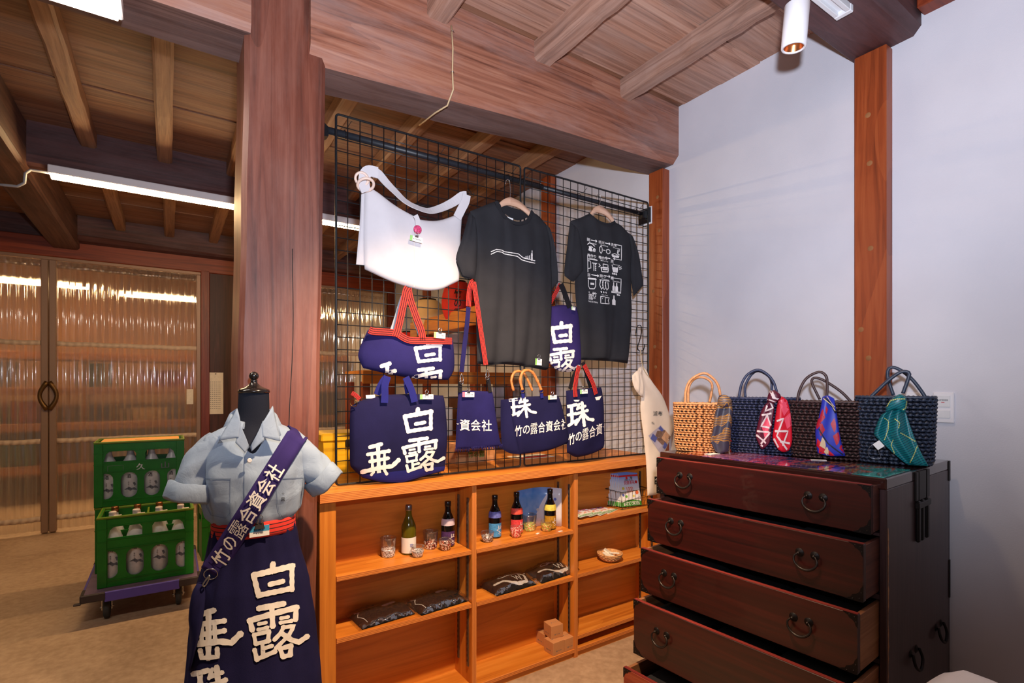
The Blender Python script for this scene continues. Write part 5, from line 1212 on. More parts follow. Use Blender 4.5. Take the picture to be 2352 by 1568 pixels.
def sake(label, px, py, z, glass, cap, lab, neck=None, h=.205, r=.031, txt='はくろ', tilt=-22, tm='print_white'):
    p = sv(px, py, Z=z); yl = min(p.y+.012, B_-(.078 if 'gold' in lab else .047)); c_ = (p.x*yl/(p.y+.006), yl, z); s = h/.205
    t = thing('sake_bottle', label, 'bottle', 'small sake bottles on the shelf')
    prof = [(0,.002),(r*.9,0),(r,.004),(r,.105*s),(r*.96,.118*s),(r*.72,.138*s),(r*.48,.155*s),(r*.42,.168*s),(.0125,.185*s),(.0125,.190*s)]
    b_ = obj('glass_body', MB().lathe(prof, c_, 28), glass, t)
    obj('cap', MB().lathe([(.0135,.182*s),(.0145,.184*s),(.0145,.203*s),(.013,.205*s),(0,.205*s)], c_, 20), cap, t)
    l = label_on(t, 'label', r, .008*s, .072*s, -75+tilt, 75+tilt, lab, c_)
    if neck:
        P = [[(c_[0]+rr*math.sin(math.radians(a+tilt)), c_[1]-rr*math.cos(math.radians(a+tilt)), c_[2]+zz) for a in [-80+160*i/12 for i in range(13)]] for rr, zz in ((r*1.0+.0008,.098*s),(r*.97+.0008,.1175*s),(r*.84+.0010,.128*s))]
        obj('shoulder_label', MB().grid(P), neck, t)
    tr = bvh_of(l); g = MB(); w = Vector(c_)+Vector((0,-r,.04*s)) - CAM; dd = w.dot(FW); k = FPX/dd; cx_ = CX+k*w.dot(RT); cy_ = CY-k*w.z
    for i, ch in enumerate(txt):
        yy = cy_ - k*.022*s + k*.044*s*(i+.5)/len(txt); ss = k*.0075*s; xx = cx_+(k*.008 if lab != 'label_white' else 0)-(i % 2)*k*.008
        decal(g, text_geo(ch, .015), rect(xx-ss, yy-ss, xx+ss, yy+ss), tr, .0008)
    obj('lettering', g, tm, t); return t
sake('olive green sake bottle with white label and silver cap, left bay', 940, 1262, Z1, 'glass_olive', 'cap_silver', 'label_white', None, .212, .032, '花', tm='neck_blue')
sake('dark sake bottle with violet label in the left bay', 1030, 1246, Z1, 'glass_dark', 'lacquer_black', 'label_violet', 'neck_pink')
sake('dark sake bottle with blue label in the middle bay', 1138, 1229, Z1, 'glass_dark', 'lacquer_black', 'label_blue', 'neck_blue')
sake('dark sake bottle with red label in the middle bay', 1188, 1218, Z1, 'glass_dark', 'lacquer_black', 'label_red', 'neck_red')
sake('dark sake bottle with gold label standing before the blue card', 1265, 1207, Z1, 'glass_dark', 'lacquer_black', 'label_gold', 'neck_gold')
def tumbler(label, px, py, z, r0, r1, h, sp, fill, cup=False, wav=0):
    r0, r1, h = r0*1.3, r1*1.3, h*1.3
    p = sv(px, py, Z=z); c_ = (p.x, min(p.y+r0, B_-.035), z); t = thing('sake_glass', label, 'glass', 'glasses on the shelf')
    wob = (lambda a, zz: 1+wav*math.sin(7*a)*max(0, min(1, zz/h))) if wav else None
    def rr(f): return r0+(r1-r0)*(f if not cup else math.sin(f*1.45)**.75)
    out = [(rr(i/10), h*i/10) for i in range(11)]; inn = [(rr(i/10)-.0022, max(.008, h*i/10)) for i in range(10, 0, -1)] + [(0,.008)]
    obj('glass_wall', MB().lathe([(0,0)]+out+[(r1-.0011, h+.0012)]+inn, c_, 30, wob=wob), 'glass', t)
    obj('rim', MB().tube([(c_[0]+(r1-.001)*math.cos(2*math.pi*i/30)*(wob(2*math.pi*i/30, h) if wob else 1), c_[1]+(r1-.001)*math.sin(2*math.pi*i/30)*(wob(2*math.pi*i/30, h) if wob else 1), z+h) for i in range(30)], .0011, 5, closed=True), 'film', t)
    ff = fill; obj('coloured_chips', MB().lathe([(0,.0015)]+[(rr(ff*i/6)*.985+.0004, max(.0015, h*ff*i/6)) for i in range(7)]+[(rr(ff)*.93, h*ff),(0,h*ff*.55)], c_, 26, wob=lambda a, zz: 1+.015*math.sin(9*a+300*zz)), sp, t)
    return t
tumbler('tall clear tumbler with white flecked base, left end of the upper left shelf', 897, 1281, Z1, .021, .0265, .062, 'speck_white', .42)
tumbler('small clear cup with white flecks before the olive bottle', 963, 1281, Z1, .013, .0225, .036, 'speck_white', .62, True)
tumbler('clear tumbler with dark red chips behind the small red cup', 995, 1262, Z1, .022, .027, .060, 'speck_red', .40)
tumbler('small cup with dark red chips before the violet bottle', 1027, 1265, Z1, .014, .0225, .038, 'speck_red', .70, True)
tumbler('wavy clear cup with dark chips before the blue bottle', 1124, 1246, Z1, .014, .024, .036, 'speck_dark', .62, True, .05)
tumbler('small rosy cup with red chips before the red bottle', 1190, 1235, Z1, .014, .0225, .040, 'speck_rose', .8, True, .04)
tumbler('tall yellow-green tumbler with coloured chips left of the gold bottle', 1224, 1220, Z1, .023, .029, .062, 'speck_lime', .42, False, .03)
tumbler('small yellow-green cup before the gold bottle', 1261, 1221, Z1, .016, .0235, .040, 'speck_gold', .66, True, .05)
for lab, px, py, rz in (('small white name card beside the tall yellow-green tumbler', 1235, 1225, 28), ('small white name card in the right corner of the middle bay shelf', 1287, 1220, 10)):
    p = sv(px, py, Z=Z1); o = obj('name_card', MB().bbox((-.013,-.006,0), (.013,.006,.0012), .0003), 'tag_white'); o.location = (p.x, p.y, Z1+.0002); o.rotation_euler.z = math.radians(rz); tag(o, lab, 'card', 'name cards')
# curved picture card behind the gold bottle
cdx = thing('picture_card', 'bent glossy card with blue and white picture behind the gold bottle', 'card'); m, nt, b = nodes('card_print')
tc = N(nt, 'ShaderNodeTexCoord'); sx = N(nt, 'ShaderNodeSeparateXYZ'); nt.links.new(tc.outputs['Object'], sx.inputs[0])
md = N(nt, 'ShaderNodeMath', operation='MULTIPLY_ADD'); nt.links.new(sx.outputs[2], md.inputs[0]); md.inputs[1].default_value = -.55; md.inputs[2].default_value = 0; ad_ = N(nt, 'ShaderNodeMath', operation='ADD'); nt.links.new(sx.outputs[0], ad_.inputs[0]); nt.links.new(md.outputs[0], ad_.inputs[1])
cl = ramp(nt, noise(nt, objco(nt), 9, 3), [(.3, (60,130,210)), (.6, (130,165,225)), (.8, (190,205,240))]); th2 = N(nt, 'ShaderNodeMath', operation='GREATER_THAN'); nt.links.new(ad_.outputs[0], th2.inputs[0]); th2.inputs[1].default_value = 1.622 - .55*.76
nt.links.new(mixc(nt, th2.outputs[0], cl, (226,222,232)), b.inputs['Base Color']); b.inputs['Roughness'].default_value = .25
pts = []
for i in range(21):
    t_ = i/20; x = 1.475 + .235*t_; y_ = B_-.008 - .13*max(0, t_-.62)**1.5*2.4
    pts.append((x, y_))
c_o = obj('card_sheet', MB().grid([[Vector((x, y_, Z1+.001 + (zz if zz < .1 else zz + .006*math.sin(math.pi*i/20)))) for i, (x, y_) in enumerate(pts)] for zz in (0, .05, .10, .15, .198)]), 'card_print', cdx); tcd = bvh_of(c_o); solid(c_o, .0008)
for px, py, r_, m_ in ((1275,1146,3.4,'neck_blue'), (1302,1170,3,'lime'), (1320,1170,3,'print_red'), (1235,1170,3.6,'canvas_white'), (1297,1202,2,'print_black')):
    obj('printed_dot', decal(MB(), polygeo([(.5+.5*math.cos(a*math.pi/5), .5+.5*math.sin(a*math.pi/5)) for a in range(10)]), rect(px-r_, py-r_, px+r_, py+r_), tcd, .0012), m_, cdx)
# folded shirts in clear bags
def bagged(label, px0, py0, w, d_, z, h, rot, seed, motif):
    rr = random.Random(seed); c_ = sv(px0, py0, Z=z); t = thing('bagged_shirt', label, 'packed shirt', 'folded shirts in clear bags'); t.location = (c_.x, c_.y+.0, z+.001); t.rotation_euler.z = rot
    nx, ny = 30, 16; ph = [rr.uniform(0, 6) for _ in range(6)]
    def hh(u, v):
        e = (max(0, 4*u*(1-u))**.35)*(max(0, 4*v*(1-v))**.35)
        return h*e*(.86+.10*math.sin(7*u+ph[0])*math.sin(5*v+ph[1])+.06*math.sin(15*u*v+ph[2])) + .002
    def P_(k, dz, o=0): return [[Vector(((u-.5)*w*k, (v-.5)*d_*k, (hh(u, v)+dz) if not o else (hh(u, v)+dz+.009*abs(math.sin(23*u+9*v+ph[3])*math.sin(17*v-11*u+ph[4]))))) for u in [i/nx for i in range(nx+1)]] for v in [j/ny for j in range(ny+1)]]
    b_ = P_(.95, 0); g = MB().grid(b_); g.grid([[Vector((p.x, p.y, .0)) for p in r] for r in b_]); so_ = obj('folded_shirt', g, 'tee_black', t)
    obj('clear_bag', MB().grid(P_(1.06, .0035, 1)), 'film_crisp', t, recalc=False)
    def loc(pts, wd, m_='print_white', nm='print'):
        gg = MB(); vs, fs = stroke_geo([(pts, wd)], w/d_)
        obj(nm, gg.add([Vector(((u-.5)*w*.95, (.5-v)*d_*.95, hh(u, 1-v)+.0032)) for u, v in vs], fs), m_, t)
    if motif == 'bear':
        loc([(.10,.62),(.30,.66),(.42,.86),(.55,.94),(.78,.92),(.86,.60),(.80,.30)], .10); loc([(.30,.30),(.38,.22),(.46,.34),(.55,.24),(.66,.2),(.82,.3),(.80,.55)], .03); loc([(.56,.52),(.60,.80),(.65,.55),(.70,.82),(.74,.5)], .03); loc([(.30,.35),(.42,.42),(.50,.38)], .04); loc([(.80,.5),(.95,.42)], .07)
        vs, fs = text_geo('THE NAMA', .02); obj('print', MB().add([Vector(((.44+.3*u-.5)*w*.95, (.5-(.30+.12*v))*d_*.95, hh(.44+.3*u, .7-.12*v)+.0018)) for u, v in vs], fs), 'print_white', t)
    else:
        loc([(.06,.10),(.09,.3),(.04,.5),(.10,.72),(.12,.9)], .02); loc([(.05,.2),(.12,.28),(.08,.36)], .03)
        loc([(.58,.30),(.78,.26)], .13, 'print_white', 'size_sticker')
    return t
cloth('tee_black', (30,28,30), .1); clear('film_crisp', (236,236,236), .9, .05, .02)
bagged('folded black shirt in a clear bag, left one in the left bay', 878, 1414, .245, .15, Z2, .035, .08, 1, 'mark'); bagged('folded black shirt in a clear bag, right one in the left bay', 1003, 1385, .245, .15, Z2, .038, .10, 2, 'mark')
bagged('folded black shirt with white cartoon print, left one in the middle bay', 1168, 1345, .25, .15, Z2, .045, .06, 3, 'bear'); bagged('folded black shirt with white cartoon print, right one in the middle bay', 1265, 1318, .26, .145, Z2, .05, .10, 4, 'bear')
# small cartons
def small_box(label, px, py, z, s, rot):
    p = sv(px, py, Z=z); t = thing('gift_box', label, 'box', 'small brown gift boxes'); t.location = (p.x, p.y, z); t.rotation_euler.z = rot
    obj('body', MB().bbox((0, 0, 0), (s, s, s*.88), .001), 'carton', t)
    obj('seam', MB().box((0, s*.5, s*.8801), (s, s*.503, s*.8806)), 'carton_dark', t)
    for k, Mx in enumerate((Matrix.Translation((s*.28, -.0004, s*.30)), Matrix.Translation((-.0004, s*.72, s*.30)) @ Matrix.Rotation(-math.pi/2, 4, 'Z'), Matrix.Translation((s*.3, s*.55, s*.8806)) @ Matrix.Rotation(-math.pi/2, 4, 'X'))):
        vs, fs = text_geo('竹の露', .01); g = MB().add([Mx @ Vector((.010+.022*u, 0, -.0055*v)) for u, v in vs], fs)
        g.lathe([(0,0),(.0035,0)], Mx @ Vector((.003,0,-.003)), 10, Mx.to_3x3() @ Matrix.Rotation(math.pi/2,3,'X')); obj('print', g, 'print_grey', t)
small_box('brown gift box at the front of the bottom pile, middle bay', 1271, 1507, Z3, .072, .04); small_box('brown gift box at the right end of the bottom pile', 1297, 1497, Z3, .070, .04)
small_box('brown gift box at the back left of the bottom pile', 1250, 1485, Z3, .070, .06); small_box('brown gift box on top of the pile of boxes', 1266, 1468, Z3+.0634, .072, -.10)
# magazines: one stack in a wire basket, a fan lying in front of it
def magazine(label, group, front_only=False):
    t = thing('magazine', label, 'magazine', group); w, h, th = .135, .185, .004
    obj('pages', MB().box((-w/2, 0, 0), (w/2, th, h)), 'label_white', t)
    c_ = obj('cover', MB().box((-w/2, -.0006, 0), (w/2, 0, h)), 'mag_cover', t)
    obj('title_band', MB().box((-w/2, -.0010, h*.90), (w/2, -.0006, h*.955)), 'print_red', t)
    for s, x0, z0, tw, th_, m_ in (('発酵美味', -.035, .72, .075, .024, 'print_red'), ('美味', -.03, .80, .06, .012, 'print_grey'), ('BACK ORDER', -.055, .075, .11, .018, 'print_white'), ('JAPANESE MARKET', -.045, .125, .09, .006, 'print_white'), ('1000', -.022, .50, .044, .034, 'mag_orange')):
        vs, fs = text_geo(s, .02); obj('lettering', MB().add([(x0+tw*u, -.0013, h*z0+th_*(1-v)-th_/2) for u, v in vs], fs), m_, t)
    P = [(-w/2, -.0009, .0)]+[(-w/2+w*i/10, -.0009, h*(.13+.06*math.sin(math.pi*i/10))) for i in range(11)]+[(w/2, -.0009, 0)]
    obj('green_ground', MB().poly(P), 'print_green', t)
    for (x, z, r_, m_) in ((-.045,.55,.009,'neck_gold'), (-.012,.86,.008,'print_red'), (.02,.87,.009,'mountain'), (.05,.72,.009,'print_red'), (-.05,.35,.008,'neck_blue'), (.045,.40,.012,'mag_orange'), (-.03,.30,.008,'lime'), (.02,.30,.007,'neck_gold')):
        obj('dish_picture', MB().lathe([(0,0),(r_,0)], (x, -.0011, h*z), 10, Matrix.Rotation(math.pi/2,3,'X')), m_, t)
    return t
m, nt, b = nodes('mag_cover'); tc = N(nt, 'ShaderNodeTexCoord'); sx = N(nt, 'ShaderNodeSeparateXYZ'); nt.links.new(tc.outputs['Object'], sx.inputs[0]); dv = N(nt, 'ShaderNodeMath', operation='MULTIPLY'); dv.inputs[1].default_value = 5.4; nt.links.new(sx.outputs[2], dv.inputs[0])
nt.links.new(ramp(nt, dv.outputs[0], [(.45, (238,236,238)), (.72, (206,216,240)), (.95, (110,140,214))]), b.inputs['Base Color']); b.inputs['Roughness'].default_value = .35
plain('mag_orange', (226,104,60), .5)
mg = magazine('magazine with red title at the front of the stack in the wire basket', 'magazines in the wire basket'); base = sv(1450, 1166, Z=Z4)
for i in range(9):
    t = mg if i == 0 else copy_tree(mg)
    t.location = (base.x-.004*i+.02, base.y+.012+.0105*i, Z4+.006); t.rotation_euler = (math.radians(-14), 0, math.radians(-10+.4*i))
    if i: t['label'] = '%s magazine from the front in the wire basket' % ('', 'second', 'third', 'fourth', 'fifth', 'sixth', 'seventh', 'eighth', 'rearmost, ninth')[i]
for i, (px, py, rz) in enumerate(((1353,1192,20), (1374,1187,24), (1395,1182,28), (1412,1176,31))):
    t = copy_tree(mg); p = sv(px, py, Z=Z4); t['group'] = 'fanned magazines on the shelf'
    t['label'] = ('leftmost, topmost magazine of the fan lying on the shelf', 'second magazine from the left in the fan on the shelf', 'third magazine from the left in the fan on the shelf', 'rightmost magazine of the fan, next to the wire basket')[i]
    t.location = (p.x, p.y+.012, Z4+.019-.0055*i); t.rotation_euler = (math.radians(-90), 0, math.radians(rz-10)); t.scale = (.85,.85,.62)
wbk = thing('wire_basket', 'black wire basket holding the magazines', 'basket'); g0 = Vector((base.x-.085, base.y-.012, Z4+.002)); w_, d2, h_ = .20, .12, .10
def cornerz(k, z): return [g0+Vector((-.012*k, -.010*k, z)), g0+Vector((w_+.012*k, -.010*k, z)), g0+Vector((w_+.012*k, d2, z)), g0+Vector((-.012*k, d2, z))]
for k, z, r_ in ((0,.002,.0014), (.5,.05,.0011), (1,.10,.0018)): obj('rim_wire' if z > .09 else 'ring_wire', MB().tube(cornerz(k, z), r_, 5, closed=True), 'black_metal', wbk)
for i in range(9):
    f = i/8; obj('rib_wire', MB().tube([g0+Vector((w_*f, d2, .002)), g0+Vector((w_*f, 0, .002)), g0+Vector((w_*f-.012+.024*f, -.010, .10))], .0010, 4), 'black_metal', wbk)
for s in (0, 1):
    for i in range(3): obj('rib_wire', MB().tube([g0+Vector((w_*s, d2*i/3, .002)), g0+Vector((w_*s+(.012 if s else -.012), d2*i/3, .10))], .0010, 4), 'black_metal', wbk)
# bamboo bowl with packets
p = sv(1411, 1291, Z=Z5); bc = Vector((p.x, p.y+.035, Z5)); bw = thing('bamboo_bowl', 'round woven bamboo bowl on the right-hand shelf', 'bowl')
plain('bamboo_pale', (206,156,106), .6, var=.2, scale=120)
prof = [(.022,.0015),(.045,.006),(.060,.020),(.067,.036),(.069,.042)]
obj('bowl_wall', MB().lathe([(0,.001)]+prof+[(.065,.042),(.056,.020),(.04,.009),(0,.005)], bc, 36), 'bamboo_pale', bw)
for i, (r_, z) in enumerate(((.040,.006),(.050,.012),(.058,.019),(.063,.027),(.067,.035))): obj('woven_band', MB().tube([bc+Vector(((r_+.0012*(1 if (k+i) % 2 else -1))*math.cos(2*math.pi*k/40), (r_+.0012*(1 if (k+i) % 2 else -1))*math.sin(2*math.pi*k/40), z)) for k in range(40)], .0026, 5, closed=True), 'bamboo_pale', bw)
obj('rim', MB().tube([bc+Vector((.068*math.cos(2*math.pi*k/36), .068*math.sin(2*math.pi*k/36), .043)) for k in range(36)], .0035, 6, closed=True), 'bamboo_pale', bw)
for i, (dx, dy, dz, rx, rz) in enumerate(((-.018,-.01,.040,20,10), (.015,-.008,.042,-14,-20), (0,.018,.046,30,40))):
    o = obj('paper_packet', MB().bbox((-.030,-.022,-.004), (.030,.022,.004), .0015), 'paper'); o.location = bc+Vector((dx,dy,dz)); o.rotation_euler = (math.radians(rx), math.radians(8), math.radians(rz))
    tag(o, ('cream paper packet at the front left of the bamboo bowl', 'cream paper packet at the front right of the bamboo bowl', 'cream paper packet tilted up at the back of the bamboo bowl')[i], 'packet', 'packets in the bamboo bowl')
# ------------------------------------------------------------------ bottle crates on a dolly
CW, CD, CH = .48, .30, .42
def oval(cx_, z0, z1, w, x0=-9, x1=9, n=8):
    r = w/2; P = [(cx_+r*math.cos(math.pi*k/n), z1-r+r*math.sin(math.pi*k/n)) for k in range(n+1)] + [(cx_-r*math.cos(math.pi*k/n), z0+r-r*math.sin(math.pi*k/n)) for k in range(n+1)]
    return [(min(max(x, x0), x1), z) for x, z in P]
def crate_parts():
    W2 = CW/2; xs = [-.186, -.062, .062, .186]; lim = W2-.045
    holes = [oval(x, .048, .215, .088 if abs(x) < .1 else .080, -lim, lim) for x in xs]
    for s in (-1, 1):
        a, b_ = (.025, lim) if s > 0 else (-lim, -.025)
        holes.append([(a, .288), (b_, .288), (b_-(.02 if s > 0 else 0), .345), (a+(0 if s > 0 else .02), .345)] if False else [(a, .290), (b_, .290), (b_ - (.0 if s < 0 else .012), .338), (b_ - (.012 if s < 0 else .03), .356), (a + (.03 if s < 0 else .012), .356), (a + (.012 if s < 0 else 0), .338)])
    front = holed([(-W2, .0), (W2, .0), (W2, CH), (-W2, CH)], holes, .010)
    fr = MB().add([(x, y_-CD/2+.006, z) for x, y_, z in front.v], front.f)
    bk = MB().add([(x, y_+CD/2-.006, z) for x, y_, z in front.v], front.f)
    side = holed([(-CD/2, 0), (CD/2, 0), (CD/2, CH), (-CD/2, CH)], [[(-.07,.29),(.07,.29),(.06,.345),(-.06,.345)]], .010)
    sl = MB().add([(y_-W2+.006, x, z) for x, y_, z in side.v], side.f); sr = MB().add([(y_+W2-.006, x, z) for x, y_, z in side.v], side.f)
    out = [('front_wall', fr, 'crate_green'), ('back_wall', bk, 'crate_green'), ('side_wall', sl, 'crate_green'), ('side_wall', sr, 'crate_green'), ('base', MB().box((-W2, -CD/2, 0), (W2, CD/2, .012)), 'crate_green'),
           ('row_divider', MB().box((-W2+.01, -.004, .012), (W2-.01, .004, .30)), 'crate_green'), ('cross_divider', MB().box((-.005, -CD/2+.01, .012), (.005, CD/2-.01, CH-.02)), 'crate_rim')]
    for sx in (-1, 1):
        for sy in (-1, 1):
            out.append(('corner_post', MB().bbox((sx*W2-(.042 if sx > 0 else .004), sy*CD/2-(.036 if sy > 0 else .006), 0), (sx*W2+(.004 if sx > 0 else .042), sy*CD/2+(.006 if sy > 0 else .036), CH-.012), .002), 'crate_green'))
    for z in (.075, .265, .36):
        pass
    rim = MB()
    rim.bbox((-W2-.007, -CD/2-.009, CH-.012), (W2+.007, -CD/2+.012, CH), .002)
    rim2 = MB().bbox((-W2-.007, CD/2-.012, CH-.012), (W2+.007, CD/2+.009, CH), .002)
    out += [('rim', rim, 'crate_rim'), ('rim', rim2, 'crate_rim')]
    for s in (-1, 1): out.append(('rim', MB().bbox((s*W2-(.012 if s > 0 else .007), -CD/2, CH-.012), (s*W2+(.007 if s > 0 else .012), CD/2, CH), .002), 'crate_rim'))
    for z in (.036, .222, .280, .358):
        out.append(('rib', MB().box((-W2+.04, -CD/2-.004, z), (W2-.04, -CD/2+.002, z+.005)), 'crate_green'))
    for s in (-1, 1):
        for z in (.27, .345): out.append(('rib', MB().box((s*W2-(.044 if s > 0 else .006), -CD/2-.0085, z), (s*W2+(.006 if s > 0 else .044), -CD/2, z+.004)), 'crate_green'))
    return out
proto = crate_parts(); cmesh = {}
def crate(label, loc, rz=0):
    t = thing('bottle_crate', label, 'crate', 'green bottle crates'); t.location = loc; t.rotation_euler.z = rz
    for i, (n_, mb, m_) in enumerate(proto):
        if i not in cmesh: o = obj(n_, mb, m_, t); cmesh[i] = o.data
        else: o = obj(n_, cmesh[i], None, t)
    return t
XC = -.112
DZ = .185
c1 = crate('green crate of white-capped bottles standing at the front of the dolly', (XC, 4.065, DZ))
crate('green crate on the dolly under the upper crate', (XC-.04, 4.39, DZ))
c3 = crate('upper green crate with faded white mark and cardboard lid', (XC-.045, 4.385, DZ+CH+.002))
crate('green crate on the floor behind the dress form', (.45, 4.95, 0), .06)
obj('cardboard_lid', MB().bbox((-.215, -.13, CH-.008), (.215, .13, CH-.003), .001), 'crate_board', c3)
obj('lid_slot', MB().box((-.035, -.045, CH-.0029), (.045, -.035, CH-.0024)), 'print_black', c3)
for s, x, w in (('久', 0.0, .05), ('山', .135, .045)):
    vs, fs = text_geo(s, .02); obj('faded_mark', MB().add([(x-w/2+w*u, -CD/2-.0012, .268-.045*v) for u, v in vs], fs), 'print_grey' if s == '山' else 'sake_body', c3)
g = MB()
for a, b_ in (((-.175,.225),(-.095,.262)),):
    for (x0, z0, x1, z1) in ((a[0],a[1],b_[0],a[1]+.002), (a[0],b_[1],b_[0],b_[1]+.002), (a[0],a[1],a[0]+.002,b_[1]), (b_[0],a[1],b_[0]+.002,b_[1])): g.box((x0,-CD/2-.0012,z0),(x1,-CD/2-.0008,z1))
obj('stamp_frame', g, 'print_grey', c3)
def big_bottle(label, x, y_, z, capm, detail=True):
    t = thing('large_sake_bottle', label, 'bottle', 'large sake bottles in the crates'); t.location = (x, y_, z)
    r = .0515; prof = [(0,.002),(r*.92,0),(r,.006),(r,.215),(r*.95,.240),(r*.72,.275),(r*.45,.305),(.018,.330),(.0165,.372)]
    obj('glass_body', MB().lathe(prof, (0,0,0), 28), 'sake_body', t)
    obj('cap', MB().lathe([(.0185,.360),(.0195,.363),(.0195,.376),(.0175,.379),(.0195,.381),(.0195,.392),(.017,.395),(0,.395)], (0,0,0), 18), capm, t)
    if detail:
        tr = BVHTree.FromPolygons([Vector((x+rr*math.cos(2*math.pi*k/28), y_+rr*math.sin(2*math.pi*k/28), z+zz)) for rr, zz in ((r,.0),(r,.24)) for k in range(28)], [(k, (k+1)%28, 28+(k+1)%28, 28+k) for k in range(28)])
        w = Vector((x, y_-r, z)) - CAM; dd = w.dot(FW); k = FPX/dd; cx_ = CX+k*w.dot(RT)
        def cyz(zz): return CY-k*(z+zz-CAM.z)
        def put(geo, dx0, z0, dx1, z1, nm, m_):
            gg = decal(MB(), geo, rect(cx_+k*dx0, cyz(z1), cx_+k*dx1, cyz(z0)), tr, .0008); gg.v = [(a-x, b_-y_, c_-z) for a, b_, c_ in gg.v]; obj(nm, gg, m_, t)
        put(text_geo('酒', .03), -.022, .160, .006, .188, 'lettering', 'print_black')
        for i, ch in enumerate('水の上山'): put(text_geo(ch, .01), -.014, .127-.0135*i, -.004, .138-.0135*i, 'lettering', 'print_black')
        put(polygeo([(0,.7),(.2,.35),(.42,.05),(.6,.3),(.8,.1),(1,.5),(1,.75),(.7,.62),(.5,.9),(.3,.6)]), -.040, .072, .044, .104, 'mountain_print', 'mountain')
        put(polygeo([(0,.2),(.6,0),(1,.6),(.5,1)]), .018, .108, .040, .135, 'pine_print', 'mountain')
    return t
xs = [-.186, -.062, .062, .186]; nm4 = ('leftmost', 'second from the left', 'third from the left', 'rightmost')
for i, x in enumerate(xs):
    x2 = x*.94
    b1 = big_bottle('%s white-capped sake bottle in the front row of the front crate' % nm4[i], XC+x2, 4.065-.082, DZ+.042, 'cap_white')
    obj('neck_tag', MB().bbox((.006,-.030,.366), (.045,-.012,.374), .001), 'cap_white', b1)
    big_bottle('%s copper-capped sake bottle in the rear row of the front crate' % nm4[i], XC+x2, 4.065+.082, DZ+.042, 'copper', False)
    big_bottle('%s sake bottle in the upper crate' % nm4[i], XC-.045+x2, 4.385-.082, DZ+CH+.015, 'copper')
# dolly
dl = thing('platform_dolly', 'violet platform dolly with grey wheels carrying the bottle crates', 'dolly')
x0, x1, y0, y1 = -.425, .165, 3.835, 4.62
obj('deck', MB().bbox((x0+.01, y0+.01, DZ-.05), (x1-.01, y1-.01, DZ-.002), .006), 'dolly_deck', dl)
for a, b_ in (((x0+.11, y0, DZ-.060), (x1-.11, y0+.014, DZ-.003)), ((x0+.11, y1-.014, DZ-.046), (x1-.11, y1, DZ-.006)), ((x0, y0+.11, DZ-.046), (x0+.014, y1-.11, DZ-.006)), ((x1-.014, y0+.11, DZ-.046), (x1, y1-.11, DZ-.006))): obj('violet_bumper', MB().bbox(a, b_, .003), 'dolly_violet', dl)
for sx in (0, 1):
    for sy in (0, 1):
        cx_, cy_ = (x1 if sx else x0), (y1 if sy else y0); ax, ay = (-1 if sx else 1), (-1 if sy else 1)
        g = MB().bbox((min(cx_, cx_+ax*.115), min(cy_-ay*.003, cy_+ay*.016), DZ-.048), (max(cx_, cx_+ax*.115), max(cy_-ay*.003, cy_+ay*.016), DZ-.003), .004)
        g.bbox((min(cx_-ax*.003, cx_+ax*.016), min(cy_, cy_+ay*.115), DZ-.048), (max(cx_-ax*.003, cx_+ax*.016), max(cy_, cy_+ay*.115), DZ-.003), .004); obj('corner_bumper', g, 'dolly_black', dl)
        wx, wy = cx_+ax*.115, cy_+ay*.10; fk = obj('caster_fork', MB().box((wx-.03, wy-.03, DZ-.06), (wx+.03, wy+.03, DZ-.05)).box((wx-.026, wy-.012, .05), (wx-.022, wy+.020, DZ-.06)).box((wx+.022, wy-.012, .05), (wx+.026, wy+.020, DZ-.06)), 'steel', dl)
        Mw = Matrix.Rotation(math.pi/2, 3, 'Y')
        obj('wheel', MB().lathe([(0,-.016),(.052,-.016),(.062,-.012),(.064,0),(.062,.012),(.052,.016),(0,.016)], (wx, wy, .064), 28, Mw), 'rubber', fk)
        obj('axle_bolt', MB().tube([(wx-.034, wy, .064), (wx+.034, wy, .064)], .006, 8), 'steel', fk)
obj('brake_pedal', MB().bbox((x0-.03, y0-.01, DZ-.052), (x0+.005, y0+.015, DZ-.042), .003), 'dolly_black', dl)
# ------------------------------------------------------------------ old chest of drawers by the white wall
LFc = Vector((1.730, 1.442, 0)); ang = math.atan2(-.998, .063); CT = 1.1085; CL, CDp, X0 = .775, .645, -.035
MC = Matrix.Translation(LFc) @ Matrix.Rotation(ang, 4, 'Z')
ch = thing('chest_of_drawers', 'old dark red lacquered chest with five drawers pulled out like steps', 'chest'); ch.location = LFc; ch.rotation_euler.z = ang
wood('tansu_top', [(26,12,12), (44,20,18), (58,28,24)], 'X', 22, 1.2, .16, .06, rnd=.0, coat=.6)
obj('top_board', MB().bbox((X0, -.004, CT-.034), (CL, CDp, CT), .003), 'tansu_top', ch)
obj('side_panel', MB().bbox((X0, .0, .02), (X0+.02, CDp, CT-.034), .002), 'tansu_side', ch); obj('side_panel', MB().bbox((CL-.02, .0, .02), (CL, CDp, CT-.034), .002), 'tansu_side', ch)
obj('back_panel', MB().box((X0, CDp-.012, .02), (CL, CDp, CT-.034)), 'tansu_side', ch); obj('base_board', MB().box((X0, 0, .0), (CL, CDp, .03)), 'tansu_side', ch)
DR = [(1.092, .945, .055), (.929, .760, .113), (.738, .566, .155), (.545, .332, .20), (.296, .060, .26)]
